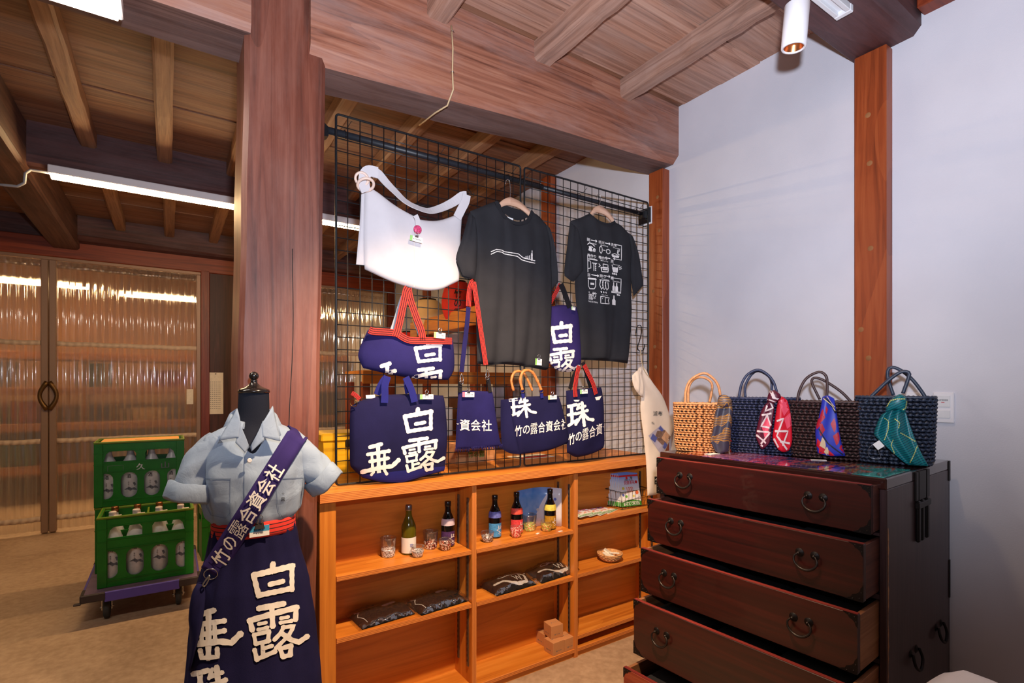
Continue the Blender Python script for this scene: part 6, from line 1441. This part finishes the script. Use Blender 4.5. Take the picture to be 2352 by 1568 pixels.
for i, (zt, zb, p) in enumerate(DR):
    if i: obj('drawer_rail', MB().box((X0+.02, .004, zt+.003), (CL-.02, CDp-.012, DR[i-1][1]-.004)), 'tansu_side', ch)
    low = i == 4; fm = 'raw_red' if low else 'tansu'
    if low: wood('raw_red', [(96,30,16), (140,56,32), (160,78,50)], 'X', 26, 1.4, .5, .1, rnd=0)
    a, b_ = X0+.023, CL-.023
    d_ = obj('drawer', MB().bbox((a, -p, zb), (b_, -p+.020, zt-.0015), .002), fm, ch)
    obj('front_edge', MB().box((a+.001, -p+.001, zt-.0015), (b_-.001, -p+.015, zt+.0006)), 'tansu_edge', d_)
    for x in (a, b_-.013):
        obj('drawer_side', MB().bbox((x, -p+.020, zb+.004), (x+.013, CDp-.10-p, zt-.006), .001), wood('drawer_raw%d' % i, [(110,66,40), (150,98,62), (172,122,84)] if i > 1 else [(60,28,24), (86,44,36), (110,62,48)], 'Y', 34, 1.6, .55, .15, rnd=.1) if x == a else 'drawer_raw%d' % i, d_)
    obj('drawer_bottom', MB().box((a+.013, -p+.02, zb+.004), (b_-.013, CDp-.11-p, zb+.010)), 'raw_wood', d_)
    # iron corners
    for cx_, sx in ((a, 1), (b_, -1)):
        for cz_, sz in ((zb, 1), (zt-.002, -1)):
            s_ = .050 if sz > 0 else .038
            P = [(0,0),(s_,0),(s_*.82,s_*.10),(s_*.66,s_*.16),(s_*.56,s_*.34),(s_*.36,s_*.42),(s_*.20,s_*.58),(s_*.14,s_*.80),(0,s_)]
            g = MB(); f_ = [(cx_+sx*x, -p-.0012, cz_+sz*z) for x, z in P]; g.poly(f_); g.grid([f_+f_[:1], [(x, -p+.001, z) for x, _, z in f_+f_[:1]]], False); obj('corner_iron', g, 'iron', d_)
            for x, z in ((.2,.2),(.55,.1),(.1,.55)): obj('rivet', MB().lathe([(0,.0022),(.0018,.0012),(.0022,0)], (cx_+sx*s_*x, -p-.001, cz_+sz*s_*z), 8, Matrix.Rotation(math.pi/2,3,'X')), 'iron_ring', d_)
    # bail pulls
    for fx_ in (.174, .80):
        x = a + (b_-a)*fx_; z = zb + (zt-zb)*.60; w = .034
        pts = [Vector((x-w*.72, -p-.010, z)), Vector((x-w, -p-.014, z-.012)), Vector((x-w*.92, -p-.017, z-.028)), Vector((x-w*.5, -p-.019, z-.041)), Vector((x, -p-.020, z-.045)), Vector((x+w*.5, -p-.019, z-.041)), Vector((x+w*.92, -p-.017, z-.028)), Vector((x+w, -p-.014, z-.012)), Vector((x+w*.72, -p-.010, z))]
        q = resample(pts, 24); hd = obj('bail_handle', MB().tube(q, [.0024+.0020*math.sin(math.pi*k/24) for k in range(25)], 8), 'iron_ring', d_)
        for s in (-1, 1):
            obj('rosette', MB().lathe([(0,.004),(.004,.004),(.006,.002),(.0125,.0015),(.0135,0)], (x+s*w*.66, -p-.0003, z), 16, Matrix.Rotation(math.pi/2,3,'X')), 'iron', hd)
            obj('pivot_knob', MB().lathe([(0,.014),(.0035,.013),(.0045,.009),(.003,.0)], (x+s*w*.66, -p-.0003, z), 12, Matrix.Rotation(math.pi/2,3,'X')), 'iron_ring', hd)
# iron strapwork and handles on the visible end
ex = CL
for (y0_, y1_, z0_, z1_) in ((.275,.345,CT-.10,CT-.006), (.355,.385,CT-.10,CT-.006), (.245,.268,CT-.10,CT-.006)): obj('strap_iron', MB().bbox((ex, y0_, z0_), (ex+.006, y1_, z1_), .001), 'iron', ch)
for y0_ in (.255, .295, .345): obj('hanging_bar', MB().bbox((ex+.001, y0_, CT-.235), (ex+.011, y0_+.020, CT-.10), .003), 'iron', ch)
obj('strap_iron', MB().bbox((ex, .25, CT-.125), (ex+.013, .375, CT-.105), .002), 'iron', ch)
for y0_, z_ in ((.235,.515), (.505,.525)):
    q = resample([Vector((ex+.008, y0_-.03, z_+.01)), Vector((ex+.016, y0_-.036, z_-.02)), Vector((ex+.02, y0_, z_-.045)), Vector((ex+.016, y0_+.036, z_-.02)), Vector((ex+.008, y0_+.03, z_+.012))], 18)
    hd = obj('side_handle', MB().tube(q, .0045, 8), 'iron', ch)
    for s in (-1, 1): obj('rosette', MB().lathe([(0,.006),(.006,.005),(.014,.001)], (ex, y0_+s*.028, z_+.008), 14, Matrix.Rotation(math.pi/2,3,'Y')), 'iron', hd)
obj('side_stud', MB().lathe([(0,.005),(.006,.004),(.010,0)], (ex, .12, .42), 12, Matrix.Rotation(math.pi/2,3,'Y')), 'iron', ch)
obj('corner_strap', MB().bbox((ex-.001, CDp-.018, CT-.075), (ex+.003, CDp, CT-.001), .001), 'iron', ch); obj('corner_strap', MB().bbox((ex-.001, CDp-.012, .60), (ex+.003, CDp, .74), .001), 'iron', ch)
# chipped veneer along the front edge of the end panel
g = MB(); L_ = []
for k in range(40):
    z = .30 + .66*k/39; w = .004+.009*abs(math.sin(k*1.3)*math.sin(k*.37+1)); L_.append((z, w))
P = [[(ex+.0006, .004, z) for z, w in L_], [(ex+.0006, .004+w, z) for z, w in L_]]; obj('bare_wood_chip', g.grid(P, False), 'raw_wood', ch)
# dark folded goods inside the open drawers
plain('dark_cloth', (22,22,28), .9); 
for i, (zt, zb, p) in enumerate(DR):
    for k in range(3):
        o = obj('folded_shirt', MB().bbox((.04+.235*k, -p+.03, zb+.012), (.255+.235*k, -p+.28, zt-.030-(0.01*(k % 2))), .012), 'dark_cloth'); o.matrix_world = MC
        tag(o, 'dark folded shirt, %s one in the %s drawer of the chest' % (('left', 'middle', 'right')[k], ('top', 'second', 'third', 'fourth', 'bottom')[i]), 'folded shirt', 'folded shirts in the drawers')
# glossy picture sheets on the chest
m, nt, b = nodes('sheet_print'); tc = N(nt, 'ShaderNodeTexCoord'); sx = N(nt, 'ShaderNodeSeparateXYZ'); nt.links.new(tc.outputs['Object'], sx.inputs[0])
f = noise(nt, objco(nt, (9, 3.2, 1), (0,0,.5)), 2.4, 6, .65, 1.0); ml = N(nt, 'ShaderNodeMath', operation='MULTIPLY_ADD'); nt.links.new(f, ml.inputs[0]); ml.inputs[1].default_value = 1.1; ml.inputs[2].default_value = -.55
av = N(nt, 'ShaderNodeMath', operation='MULTIPLY_ADD'); nt.links.new(sx.outputs[0], av.inputs[0]); av.inputs[1].default_value = 1.15; av.inputs[2].default_value = .06
s2 = N(nt, 'ShaderNodeMath', operation='ADD'); nt.links.new(ml.outputs[0], s2.inputs[0]); nt.links.new(av.outputs[0], s2.inputs[1])
nt.links.new(ramp(nt, s2.outputs[0], [(0, (60,30,26)), (.12, (196,96,50)), (.22, (90,40,50)), (.34, (190,120,160)), (.44, (80,60,140)), (.52, (216,80,110)), (.60, (50,60,120)), (.70, (70,60,110)), (.78, (196,110,60)), (.86, (30,150,155)), (1, (90,205,200))]), b.inputs['Base Color']); b.inputs['Roughness'].default_value = .10; b.inputs['Coat Weight'].default_value = .6
for k, (xa, xb) in enumerate(((.06,.235),(.24,.41),(.415,.59),(.595,.765))):
    o = obj('picture_sheet', MB().bbox((xa, .006, CT+.0005), (xb, .245, CT+.0018), .0004), 'sheet_print'); o.matrix_world = MC
    tag(o, ('glossy rust-brown picture sheet at the left of the chest top', 'glossy violet and rust picture sheet, second from the left on the chest', 'glossy dark blue picture sheet, third from the left on the chest', 'glossy turquoise picture sheet at the right front of the chest top')[k], 'sheet', 'glossy picture sheets on the chest')
# ------------------------------------------------------------------ woven baskets
def basket(label, c_, ax, w, d_, h, m, rows, loops, gap_shade, hands, handm, kt=.93, hr=.0052):
    t = thing('woven_basket', label, 'basket', 'woven baskets on the chest'); c_ = Vector((c_[0], c_[1], CT+.001)); ex_ = Vector((ax[0], ax[1], 0)).normalized(); ey_ = Vector((-ex_.y, ex_.x, 0))
    def per(s, k):
        a = 2*math.pi*s; e = .42; cs, sn = math.cos(a), math.sin(a)
        return ex_*(w/2*k*math.copysign(abs(cs)**e, cs)) + ey_*(d_/2*k*math.copysign(abs(sn)**(e*1.3), sn))
    # equal spacing round the wall
    S = [i/720 for i in range(721)]; L_ = [0]
    for a, b_ in zip(S, S[1:]): L_.append(L_[-1]+(per(b_, 1)-per(a, 1)).length)
    def at(u):
        tgt = (u % 1)*L_[-1]; lo, hi = 0, 720
        while hi-lo > 1:
            md_ = (lo+hi)//2
            if L_[md_] <= tgt: lo = md_
            else: hi = md_
        return S[lo]+(S[hi]-S[lo])*(tgt-L_[lo])/max(1e-9, L_[hi]-L_[lo])
    def kz(z): return (kt + (1-kt)*z/h) * (1 if z > .02 else .93+.07*z/.02)
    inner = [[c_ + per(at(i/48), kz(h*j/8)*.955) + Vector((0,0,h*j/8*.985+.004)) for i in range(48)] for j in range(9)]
    g = MB().grid(inner, True, True); g.poly(inner[0]); obj('gap_shade', g, gap_shade, t)  # dark shell added behind the weave, standing for the shade in its gaps
    g = MB(); n = loops; rh = h/rows
    seg = []
    for j in range(rows):
        for i in range(n):
            u0 = (i + .5*((j//2) % 2))/n; sgn = 1 if j % 2 else -1; z = rh*(j+.5)
            for q in (0, 1):
                u = u0 + q*.5/n; du = (.66 if q == 0 else .34)/n
                p0 = c_ + per(at(u-du), kz(z)) + Vector((0,0,z - sgn*rh*.45*(1 if q == 0 else .2))); p1 = c_ + per(at(u+du), kz(z)) + Vector((0,0,z + sgn*rh*.45*(1 if q == 0 else .2)))
                mid = (p0+p1)/2; out = (mid - Vector((c_.x, c_.y, mid.z))).normalized(); mid2 = mid + out*(.0038 if q == 0 else .0020)
                rr = rh*(.60 if q == 0 else .22)
                t_ = (p1-p0).normalized(); s_ = t_.cross(out).normalized()
                vs = [p0-out*.002, mid2+s_*rr, mid2+out*rr*.45, mid2-s_*rr, p1-out*.002]
                g.add(vs, [(0,1,2),(0,2,3),(4,2,1),(4,3,2),(0,3,4,1)], True)
    tag(obj('weave', g, m, t, recalc=False), kind='stuff')
    rim = [c_ + per(at(i/90), 1.0) + Vector((0,0,h+.002+.0025*(i % 2))) for i in range(90)]; obj('rim', MB().tube(rim, .0048, 6, closed=True), m, t)
    vd = Vector((c_.x-CAM.x, c_.y-CAM.y, 0)).normalized()
    for k, hp_ in enumerate(hands):
        off = -d_*.40 if k == 0 else d_*.30
        q = [sv(x, y_, plane=(c_+vd*off, vd)) for x, y_ in hp_]; obj('handle', MB().tube(resample(q, 30), hr, 8), handm, t)
    return t, c_, vd
plain('strap_tan', (196,138,92), .42, var=.12, scale=90); plain('strap_navy', (52,60,92), .40, var=.1, scale=90); plain('strap_brown', (74,52,52), .40, var=.1, scale=90); plain('strap_blueblack', (52,62,82), .40, var=.1, scale=90); plain('gap_shade_dark', (20,14,14), .9); plain('gap_shade_navy', (14,16,28), .9)
H1 = [[(1574,928),(1576,894),(1588,871),(1616,857),(1637,868),(1650,886),(1655,912)], [(1581,925),(1582,890),(1594,871),(1613,866),(1631,875),(1636,890),(1630,924)]]
H2 = [[(1697,914),(1703,883),(1717,860),(1741,849),(1763,860),(1777,878),(1784,900)], [(1712,912),(1712,886),(1726,860),(1744,852),(1769,868),(1773,894),(1774,912)]]
H3 = [[(1831,923),(1837,895),(1853,868),(1881,854),(1897,863),(1900,883),(1899,914)], [(1883,917),(1865,879),(1869,868),(1885,870),(1910,884),(1935,902),(1957,925)]]
H4 = [[(1987,924),(2015,897),(2042,872),(2069,854),(2085,854),(2088,863),(2074,903)], [(2052,907),(2040,870),(2040,849),(2051,843),(2072,852),(2096,872),(2117,899),(2130,920)]]
k1 = basket('pale tan woven basket with thin tan handles, leftmost on the chest', (1.885, 1.388), (.45,-.90), .225, .105, .198, 'strap_tan', 20, 34, 'gap_shade_dark', H1, 'strap_tan')
k2 = basket('navy blue woven basket with a red patterned scarf', (2.035, 1.205), (.40,-.92), .262, .105, .222, 'strap_navy', 20, 38, 'gap_shade_navy', H2, 'strap_navy')
k3 = basket('dark brown woven basket with a blue and red scarf', (2.105, .990), (.30,-.95), .262, .11, .212, 'strap_brown', 18, 36, 'gap_shade_dark', H3, 'strap_brown')
k4 = basket('blue-black woven basket with a green scarf, rightmost on the chest', (2.165, .790), (.30,-.95), .228, .12, .232, 'strap_blueblack', 18, 34, 'gap_shade_navy', H4, 'strap_blueblack', hr=.006)
# scarves tied to the baskets
def cloth_at(k, off): return (k[1]-k[2]*off, k[2])
def scarf_sheet(nm, par, O, pln, m, th=.012, fold=None, nu=22, nv=30):
    G = coons(*[[sv(x, y_, plane=pln) for x, y_ in O[q]] for q in 'TBLR'], nu, nv)
    o = obj(nm, soft(G, 0, th, fold, .003, .4, n=-pln[1])[0], m, par); return o, bvh_of(o)
def pat(par, tr, items):
    by = {}
    for m_, geo, q in items: by.setdefault(m_, []).append((geo, q))
    for e, (m_, L_) in enumerate(by.items()):
        g = MB()
        for geo, q in L_: decal(g, geo, q, tr, .0010+.0005*e)
        obj('pattern', g, m_, par)
m, nt, b = nodes('scarf_gold'); wv = N(nt, 'ShaderNodeTexWave', wave_type='BANDS', bands_direction='DIAGONAL'); wv.inputs['Scale'].default_value = 9; wv.inputs['Distortion'].default_value = 5; wv.inputs['Detail Scale'].default_value = 2; nt.links.new(objco(nt), wv.inputs['Vector'])
w2 = N(nt, 'ShaderNodeTexWave', wave_type='BANDS', bands_direction='Z'); w2.inputs['Scale'].default_value = 48; w2.inputs['Distortion'].default_value = 3; nt.links.new(objco(nt), w2.inputs['Vector'])
cA = ramp(nt, wv.outputs['Fac'], [(0, (56,56,74)), (.45, (66,64,84)), (.55, (186,130,44)), (.64, (60,52,60)), (.82, (64,62,82))], 'CONSTANT'); cB = ramp(nt, w2.outputs['Fac'], [(0, (64,60,78)), (.62, (170,122,50))], 'CONSTANT'); mm = N(nt, 'ShaderNodeMath', operation='GREATER_THAN'); nt.links.new(wv.outputs['Fac'], mm.inputs[0]); mm.inputs[1].default_value = .66
nt.links.new(mixc(nt, mm.outputs[0], cA, cB), b.inputs['Base Color']); b.inputs['Roughness'].default_value = .45
plain('silk_wine', (96,22,48), .45); plain('silk_red', (214,24,48), .42); plain('silk_pink', (240,84,110), .42); plain('silk_white', (232,214,216), .45); plain('silk_blue', (42,56,186), .42); plain('silk_crimson', (190,24,50), .42); plain('silk_cream', (232,206,164), .45); plain('silk_navy', (14,12,40), .45)
m, nt, b = nodes('silk_green'); wv = N(nt, 'ShaderNodeTexWave', wave_type='BANDS', bands_direction='Z'); wv.inputs['Scale'].default_value = 42; wv.inputs['Distortion'].default_value = 2.5; wv.inputs['Detail Scale'].default_value = .25; nt.links.new(objco(nt, (1,1,1), (.5,.2,0)), wv.inputs['Vector'])
nt.links.new(ramp(nt, wv.outputs['Fac'], [(0, (10,60,96)), (.30, (8,150,128)), (.70, (12,110,130))], 'CONSTANT'), b.inputs['Base Color']); b.inputs['Roughness'].default_value = .38
plain('silk_green_edge', (10,130,92), .4); plain('dash_yellow', (214,216,130), .5)
s1 = thing('silk_scarf', 'grey and gold silk scarf tied to the tan basket', 'scarf', 'silk scarves'); p1 = cloth_at(k1, .085)
scarf_sheet('tail', s1, dict(T=[(1651,917),(1663,912),(1680,922)], B=[(1643,1036),(1655,1041),(1673,1036)], L=[(1651,917),(1646,932),(1640,960),(1636,993),(1630,1010),(1637,1024),(1643,1036)], R=[(1680,922),(1683,947),(1680,985),(1676,1016),(1673,1036)]), p1, 'scarf_gold', .016, lambda u, v: .007*math.sin(9*u+2*v))
scarf_sheet('knot', s1, dict(T=[(1652,908),(1665,906),(1676,912)], B=[(1650,932),(1662,936),(1676,932)], L=[(1652,908),(1648,920),(1650,932)], R=[(1676,912),(1681,922),(1676,932)]), cloth_at(k1, .095), 'scarf_gold', .018, None, 10, 10)
s2_ = thing('silk_scarf', 'wine, red and white geometric silk scarf tied to the navy basket', 'scarf', 'silk scarves'); p2 = cloth_at(k2, .082)
a_, ta = scarf_sheet('tail', s2_, dict(T=[(1764,922),(1770,920),(1777,925)], B=[(1747,1028),(1752,1031),(1761,1024)], L=[(1764,922),(1750,940),(1740,975),(1736,1002),(1747,1028)], R=[(1777,925),(1778,944),(1772,985),(1769,1013),(1761,1024)]), p2, 'silk_wine', .014, lambda u, v: .004*math.sin(7*u+v))
b2_, tb2 = scarf_sheet('tail', s2_, dict(T=[(1788,914),(1796,910),(1808,919)], B=[(1788,1033),(1800,1038),(1812,1034)], L=[(1788,914),(1783,940),(1778,978),(1775,1008),(1788,1033)], R=[(1808,919),(1815,944),(1819,985),(1819,1016),(1812,1034)]), p2, 'silk_red', .014, lambda u, v: .004*math.sin(6*u))
kk, tk = scarf_sheet('knot', s2_, dict(T=[(1768,898),(1780,896),(1792,905)], B=[(1762,922),(1776,926),(1790,918)], L=[(1768,898),(1763,910),(1762,922)], R=[(1792,905),(1794,912),(1790,918)]), cloth_at(k2, .092), 'silk_wine', .018, None, 10, 10)
def ln(pts, w): return stroke_geo([(pts, w)], .5)
qa = rect(1734,918,1782,1034); qb = rect(1774,908,1822,1040)
pat(s2_, ta, [('silk_pink', polygeo([(.3,.5),(.6,.3),(.8,.6),(.5,.8)]), qa)] + [('silk_white', ln(p_, .035), qa) for p_ in ([(.62,.06),(.50,.22),(.86,.16),(.72,.04)], [(.36,.30),(.90,.26)], [(.60,.28),(.30,.52),(.80,.56),(.58,.30)], [(.14,.62),(.74,.64),(.30,.86)], [(.10,.70),(.70,.92)], [(.20,.86),(.55,.98)])])
pat(s2_, tb2, [('silk_pink', polygeo([(.30,.10),(.62,.04),(.86,.20),(.55,.36)]), qb), ('silk_pink', polygeo([(.55,.40),(.85,.30),(.92,.52),(.70,.58)]), qb)] + [('silk_white', ln(p_, .035), qb) for p_ in ([(.12,.46),(.52,.40),(.22,.70),(.78,.98)], [(.16,.62),(.74,.62),(.50,.86)], [(.40,.80),(.94,.84)], [(.10,.76),(.30,.90),(.42,.99)])])
pat(s2_, tk, [('silk_white', ln([(.3,.1),(.5,.6),(.9,.7)], .12), rect(1762,896,1794,926)), ('silk_white', ln([(.1,.7),(.6,.9)], .08), rect(1762,896,1794,926))])
s3 = thing('silk_scarf', 'blue and crimson silk scarf with cream shapes tied to the brown basket', 'scarf', 'silk scarves'); p3 = cloth_at(k3, .085)
a_, ta = scarf_sheet('tail', s3, dict(T=[(1889,911),(1902,908),(1916,915)], B=[(1878,1040),(1905,1047),(1942,1047)], L=[(1889,911),(1881,955),(1873,985),(1874,1013),(1878,1040)], R=[(1916,915),(1919,931),(1924,963),(1931,1007),(1942,1047)]), p3, 'silk_blue', .016, lambda u, v: .004*math.sin(6*u+2*v))
Q3 = [(1886,909),(1917,909),(1944,1048),(1874,1048)]
def petal(cx_, cy_, r_, a0): return polygeo([(cx_, cy_)] + [(cx_+r_*1.5*math.cos(a0+k*.4), cy_+r_*math.sin(a0+k*.4)) for k in range(5)])
it = [('silk_crimson', petal(x, y_, r_, a0), Q3) for x, y_, r_, a0 in ((.30,.36,.17,2.6),(.55,.46,.17,-.6),(.30,.56,.16,2.4),(.62,.66,.17,-.4),(.12,.48,.14,2.6),(.80,.86,.16,-.8),(.86,.56,.12,-.7),(.46,.22,.1,2.2))]
it += [('silk_red', polygeo([(0,.70),(.62,.98),(.1,1.0),(0,.95)]), Q3)] + [('silk_navy', ln([(.04,.55),(.40,.78),(.98,1.0)], .022), Q3), ('silk_navy', ln([(.2,.0),(.75,.18),(1,.38)], .05), Q3)]
it += [('silk_cream', petal(.10,.82,.15,-1.2), Q3), ('silk_cream', petal(.26,.92,.11,-.9), Q3), ('silk_cream', ln([(.10,.02),(.72,.16),(1.0,.34)], .018), Q3), ('silk_cream', ln([(.45,.02),(.95,.22)], .014), Q3)]
pat(s3, ta, it)
s4 = thing('silk_scarf', 'emerald striped silk scarf with yellow dashes tied to the rightmost basket', 'scarf', 'silk scarves'); p4 = cloth_at(k4, .095)
a_, ta = scarf_sheet('tail', s4, dict(T=[(2040,942),(2060,935),(2080,945)], B=[(2078,1062),(2092,1068),(2133,1070)], L=[(2040,942),(2022,956),(2008,991),(2012,1004),(2049,1038),(2078,1062)], R=[(2080,945),(2092,981),(2112,1031),(2133,1070)]), p4, 'silk_green', .022, lambda u, v: .016*math.sin(12*u+1.5*v)*(1-.5*v), 34, 34)
kk, tk = scarf_sheet('knot', s4, dict(T=[(2050,914),(2066,905),(2080,910)], B=[(2034,946),(2060,940),(2078,950)], L=[(2050,914),(2038,928),(2034,946)], R=[(2080,910),(2084,928),(2078,950)]), cloth_at(k4, .11), 'silk_green', .024, None, 12, 12)
def dashes(pts, n):
    P = [Vector(p_) for p_ in pts]; q = lerp_res([Vector((x, y_, 0)) for x, y_ in pts], n); return [([(a.x, a.y), (a.x+(b_.x-a.x)*.45, a.y+(b_.y-a.y)*.45)], .012) for a, b_ in zip(q, q[1:])]
def px2(pts): return stroke_geo([([((x-2000)/140, (y_-900)/175) for x, y_ in q], w) for q, w in dashes(pts, int(sum(math.dist(a, b_) for a, b_ in zip(pts, pts[1:]))/4.5))], .8)
Q4 = rect(2000,900,2140,1075)
pat(s4, ta, [('dash_yellow', px2(P), Q4) for P in ([(2031,960),(2041,967),(2041,985),(2030,1012)], [(2056,962),(2066,970),(2063,985)], [(2068,994),(2104,1014),(2108,1022),(2090,1064)], [(2052,1010),(2046,1022),(2056,1045),(2086,1067)])])
pat(s4, tk, [('dash_yellow', px2([(2036,936),(2046,920),(2060,916),(2080,916)]), Q4), ('dash_yellow', px2([(2082,922),(2080,936),(2072,942)]), Q4)])
tgx = sv(2018, 1022, plane=cloth_at(k4, .13)); tg = thing('paper_tag', 'small square white maker tag on a thread at the green scarf', 'tag')
vd = k4[2]; sdv = Vector((vd.y, -vd.x, 0)); rot = [tgx + (sdv*a + Vector((0,0,1))*b_)*.017 for a, b_ in ((-1,.1),(.1,1),(1,-.1),(-.1,-1))]
o = obj('card', MB().poly(rot), 'tag_white', tg); solid(o, .0008); obj('thread', MB().tube(resample([rot[0], tgx-sdv*.030-Vector((0,0,.020)), tgx-sdv*.022-Vector((0,0,.045)), tgx+sdv*.006-Vector((0,0,.044)), rot[3]], 20), .0006, 4), 'cap_silver', tg)
# price cards lying on the chest
for k, (lab, px, py, w, d2, rz) in enumerate((('white price card lying under the tan basket, left of the red cup stand', 1636, 1042, .060, .030, 25), ('white price card lying between red cup stand and red scarf', 1725, 1034, .075, .035, 5), ('white price card lying before the brown basket', 1880, 1056, .05, .02, -30), ('white price card lying before the blue-black basket', 1975, 1052, .080, .022, -10))):
    p = sv(px, py, Z=CT+.003); o = obj('price_card', MB().bbox((-w/2,-d2/2,0), (w/2,d2/2,.0012), .0003), 'tag_white'); o.location = (p.x, p.y, CT+.0025); o.rotation_euler.z = ang+math.radians(rz+60); tag(o, lab, 'card', 'price cards on the chest')
# red lacquer cup stand with a small white ornament
p = sv(1687, 1036, Z=CT); q = Vector((p.x, p.y, CT+.0005)); cs = thing('lacquer_stand', 'small red lacquered pedestal dish on the chest', 'dish'); plain('lacquer_red', (190,22,20), .18, coat=.6)
obj('pedestal', MB().lathe([(0,0),(.019,0),(.0195,.004),(.014,.018),(.012,.026),(.015,.030)], q, 28), 'lacquer_red', cs); obj('dish', MB().lathe([(0,.028),(.015,.029),(.034,.038),(.047,.048),(.0465,.050),(.033,.041),(.014,.034),(0,.033)], q, 36), 'lacquer_red', cs)
orn = thing('china_ornament', 'tiny white china ornament standing in the red dish', 'ornament'); oq = q+Vector((0,0,.034)); plain('china', (236,226,222), .3)
obj('body', MB().lathe([(0,0),(.011,.001),(.0125,.008),(.009,.017),(.005,.021)], oq, 18), 'china', orn); obj('head', MB().lathe([(.0085*math.sin(math.pi*i/8), .026-.0075*math.cos(math.pi*i/8)) for i in range(9)], oq, 16), 'china', orn)
for s in (-1, 1): obj('ear', MB().lathe([(.0028,.030),(0,.037)], oq+Vector((.0025*s,-.005*s,0)), 8), 'china', orn)
obj('collar', torus(oq+Vector((0,0,.0205)), .0055, .0012, Vector((0,0,1)), 14), 'print_red', orn)
# white cloth bundle at the lower right
wc = thing('white_cloth', 'white cloth folded over a low stool at the lower right corner', 'cloth'); zt = .665
pA, pB = sv(2092, 1532, Z=zt), sv(2352, 1600, Z=zt-.02)
P = []
for j in range(15):
    v = j/14; row = []
    for i in range(25):
        u = i/24; x = 1.33+.375*u; y_ = .535-.60*v
        edge = min(u, 1-u, v, 1-v); drop = .30*max(0, (.09-edge)/.09)**1.5
        row.append(Vector((x+.006*math.sin(9*v), y_+.02*math.sin(3*u)-.10*u*0, zt-.02*v-drop+.006*math.sin(8*u+3*v)*math.sin(7*v))))
    P.append(row)
o = obj('cloth_sheet', MB().grid(P), plain('linen_white', (242,242,246), .8, var=.02), wc); solid(o, .006)
st_ = thing('low_stool', 'low wooden stool hidden under the white cloth', 'stool')
obj('seat', MB().bbox((1.37,-.02,.585), (1.665,.49,.632), .005), 'raw_wood', st_)
for x in (1.38, 1.61):
    for y_ in (.0, .43): obj('leg', MB().bbox((x, y_, 0), (x+.04, y_+.04, .585), .003), 'raw_wood', st_)
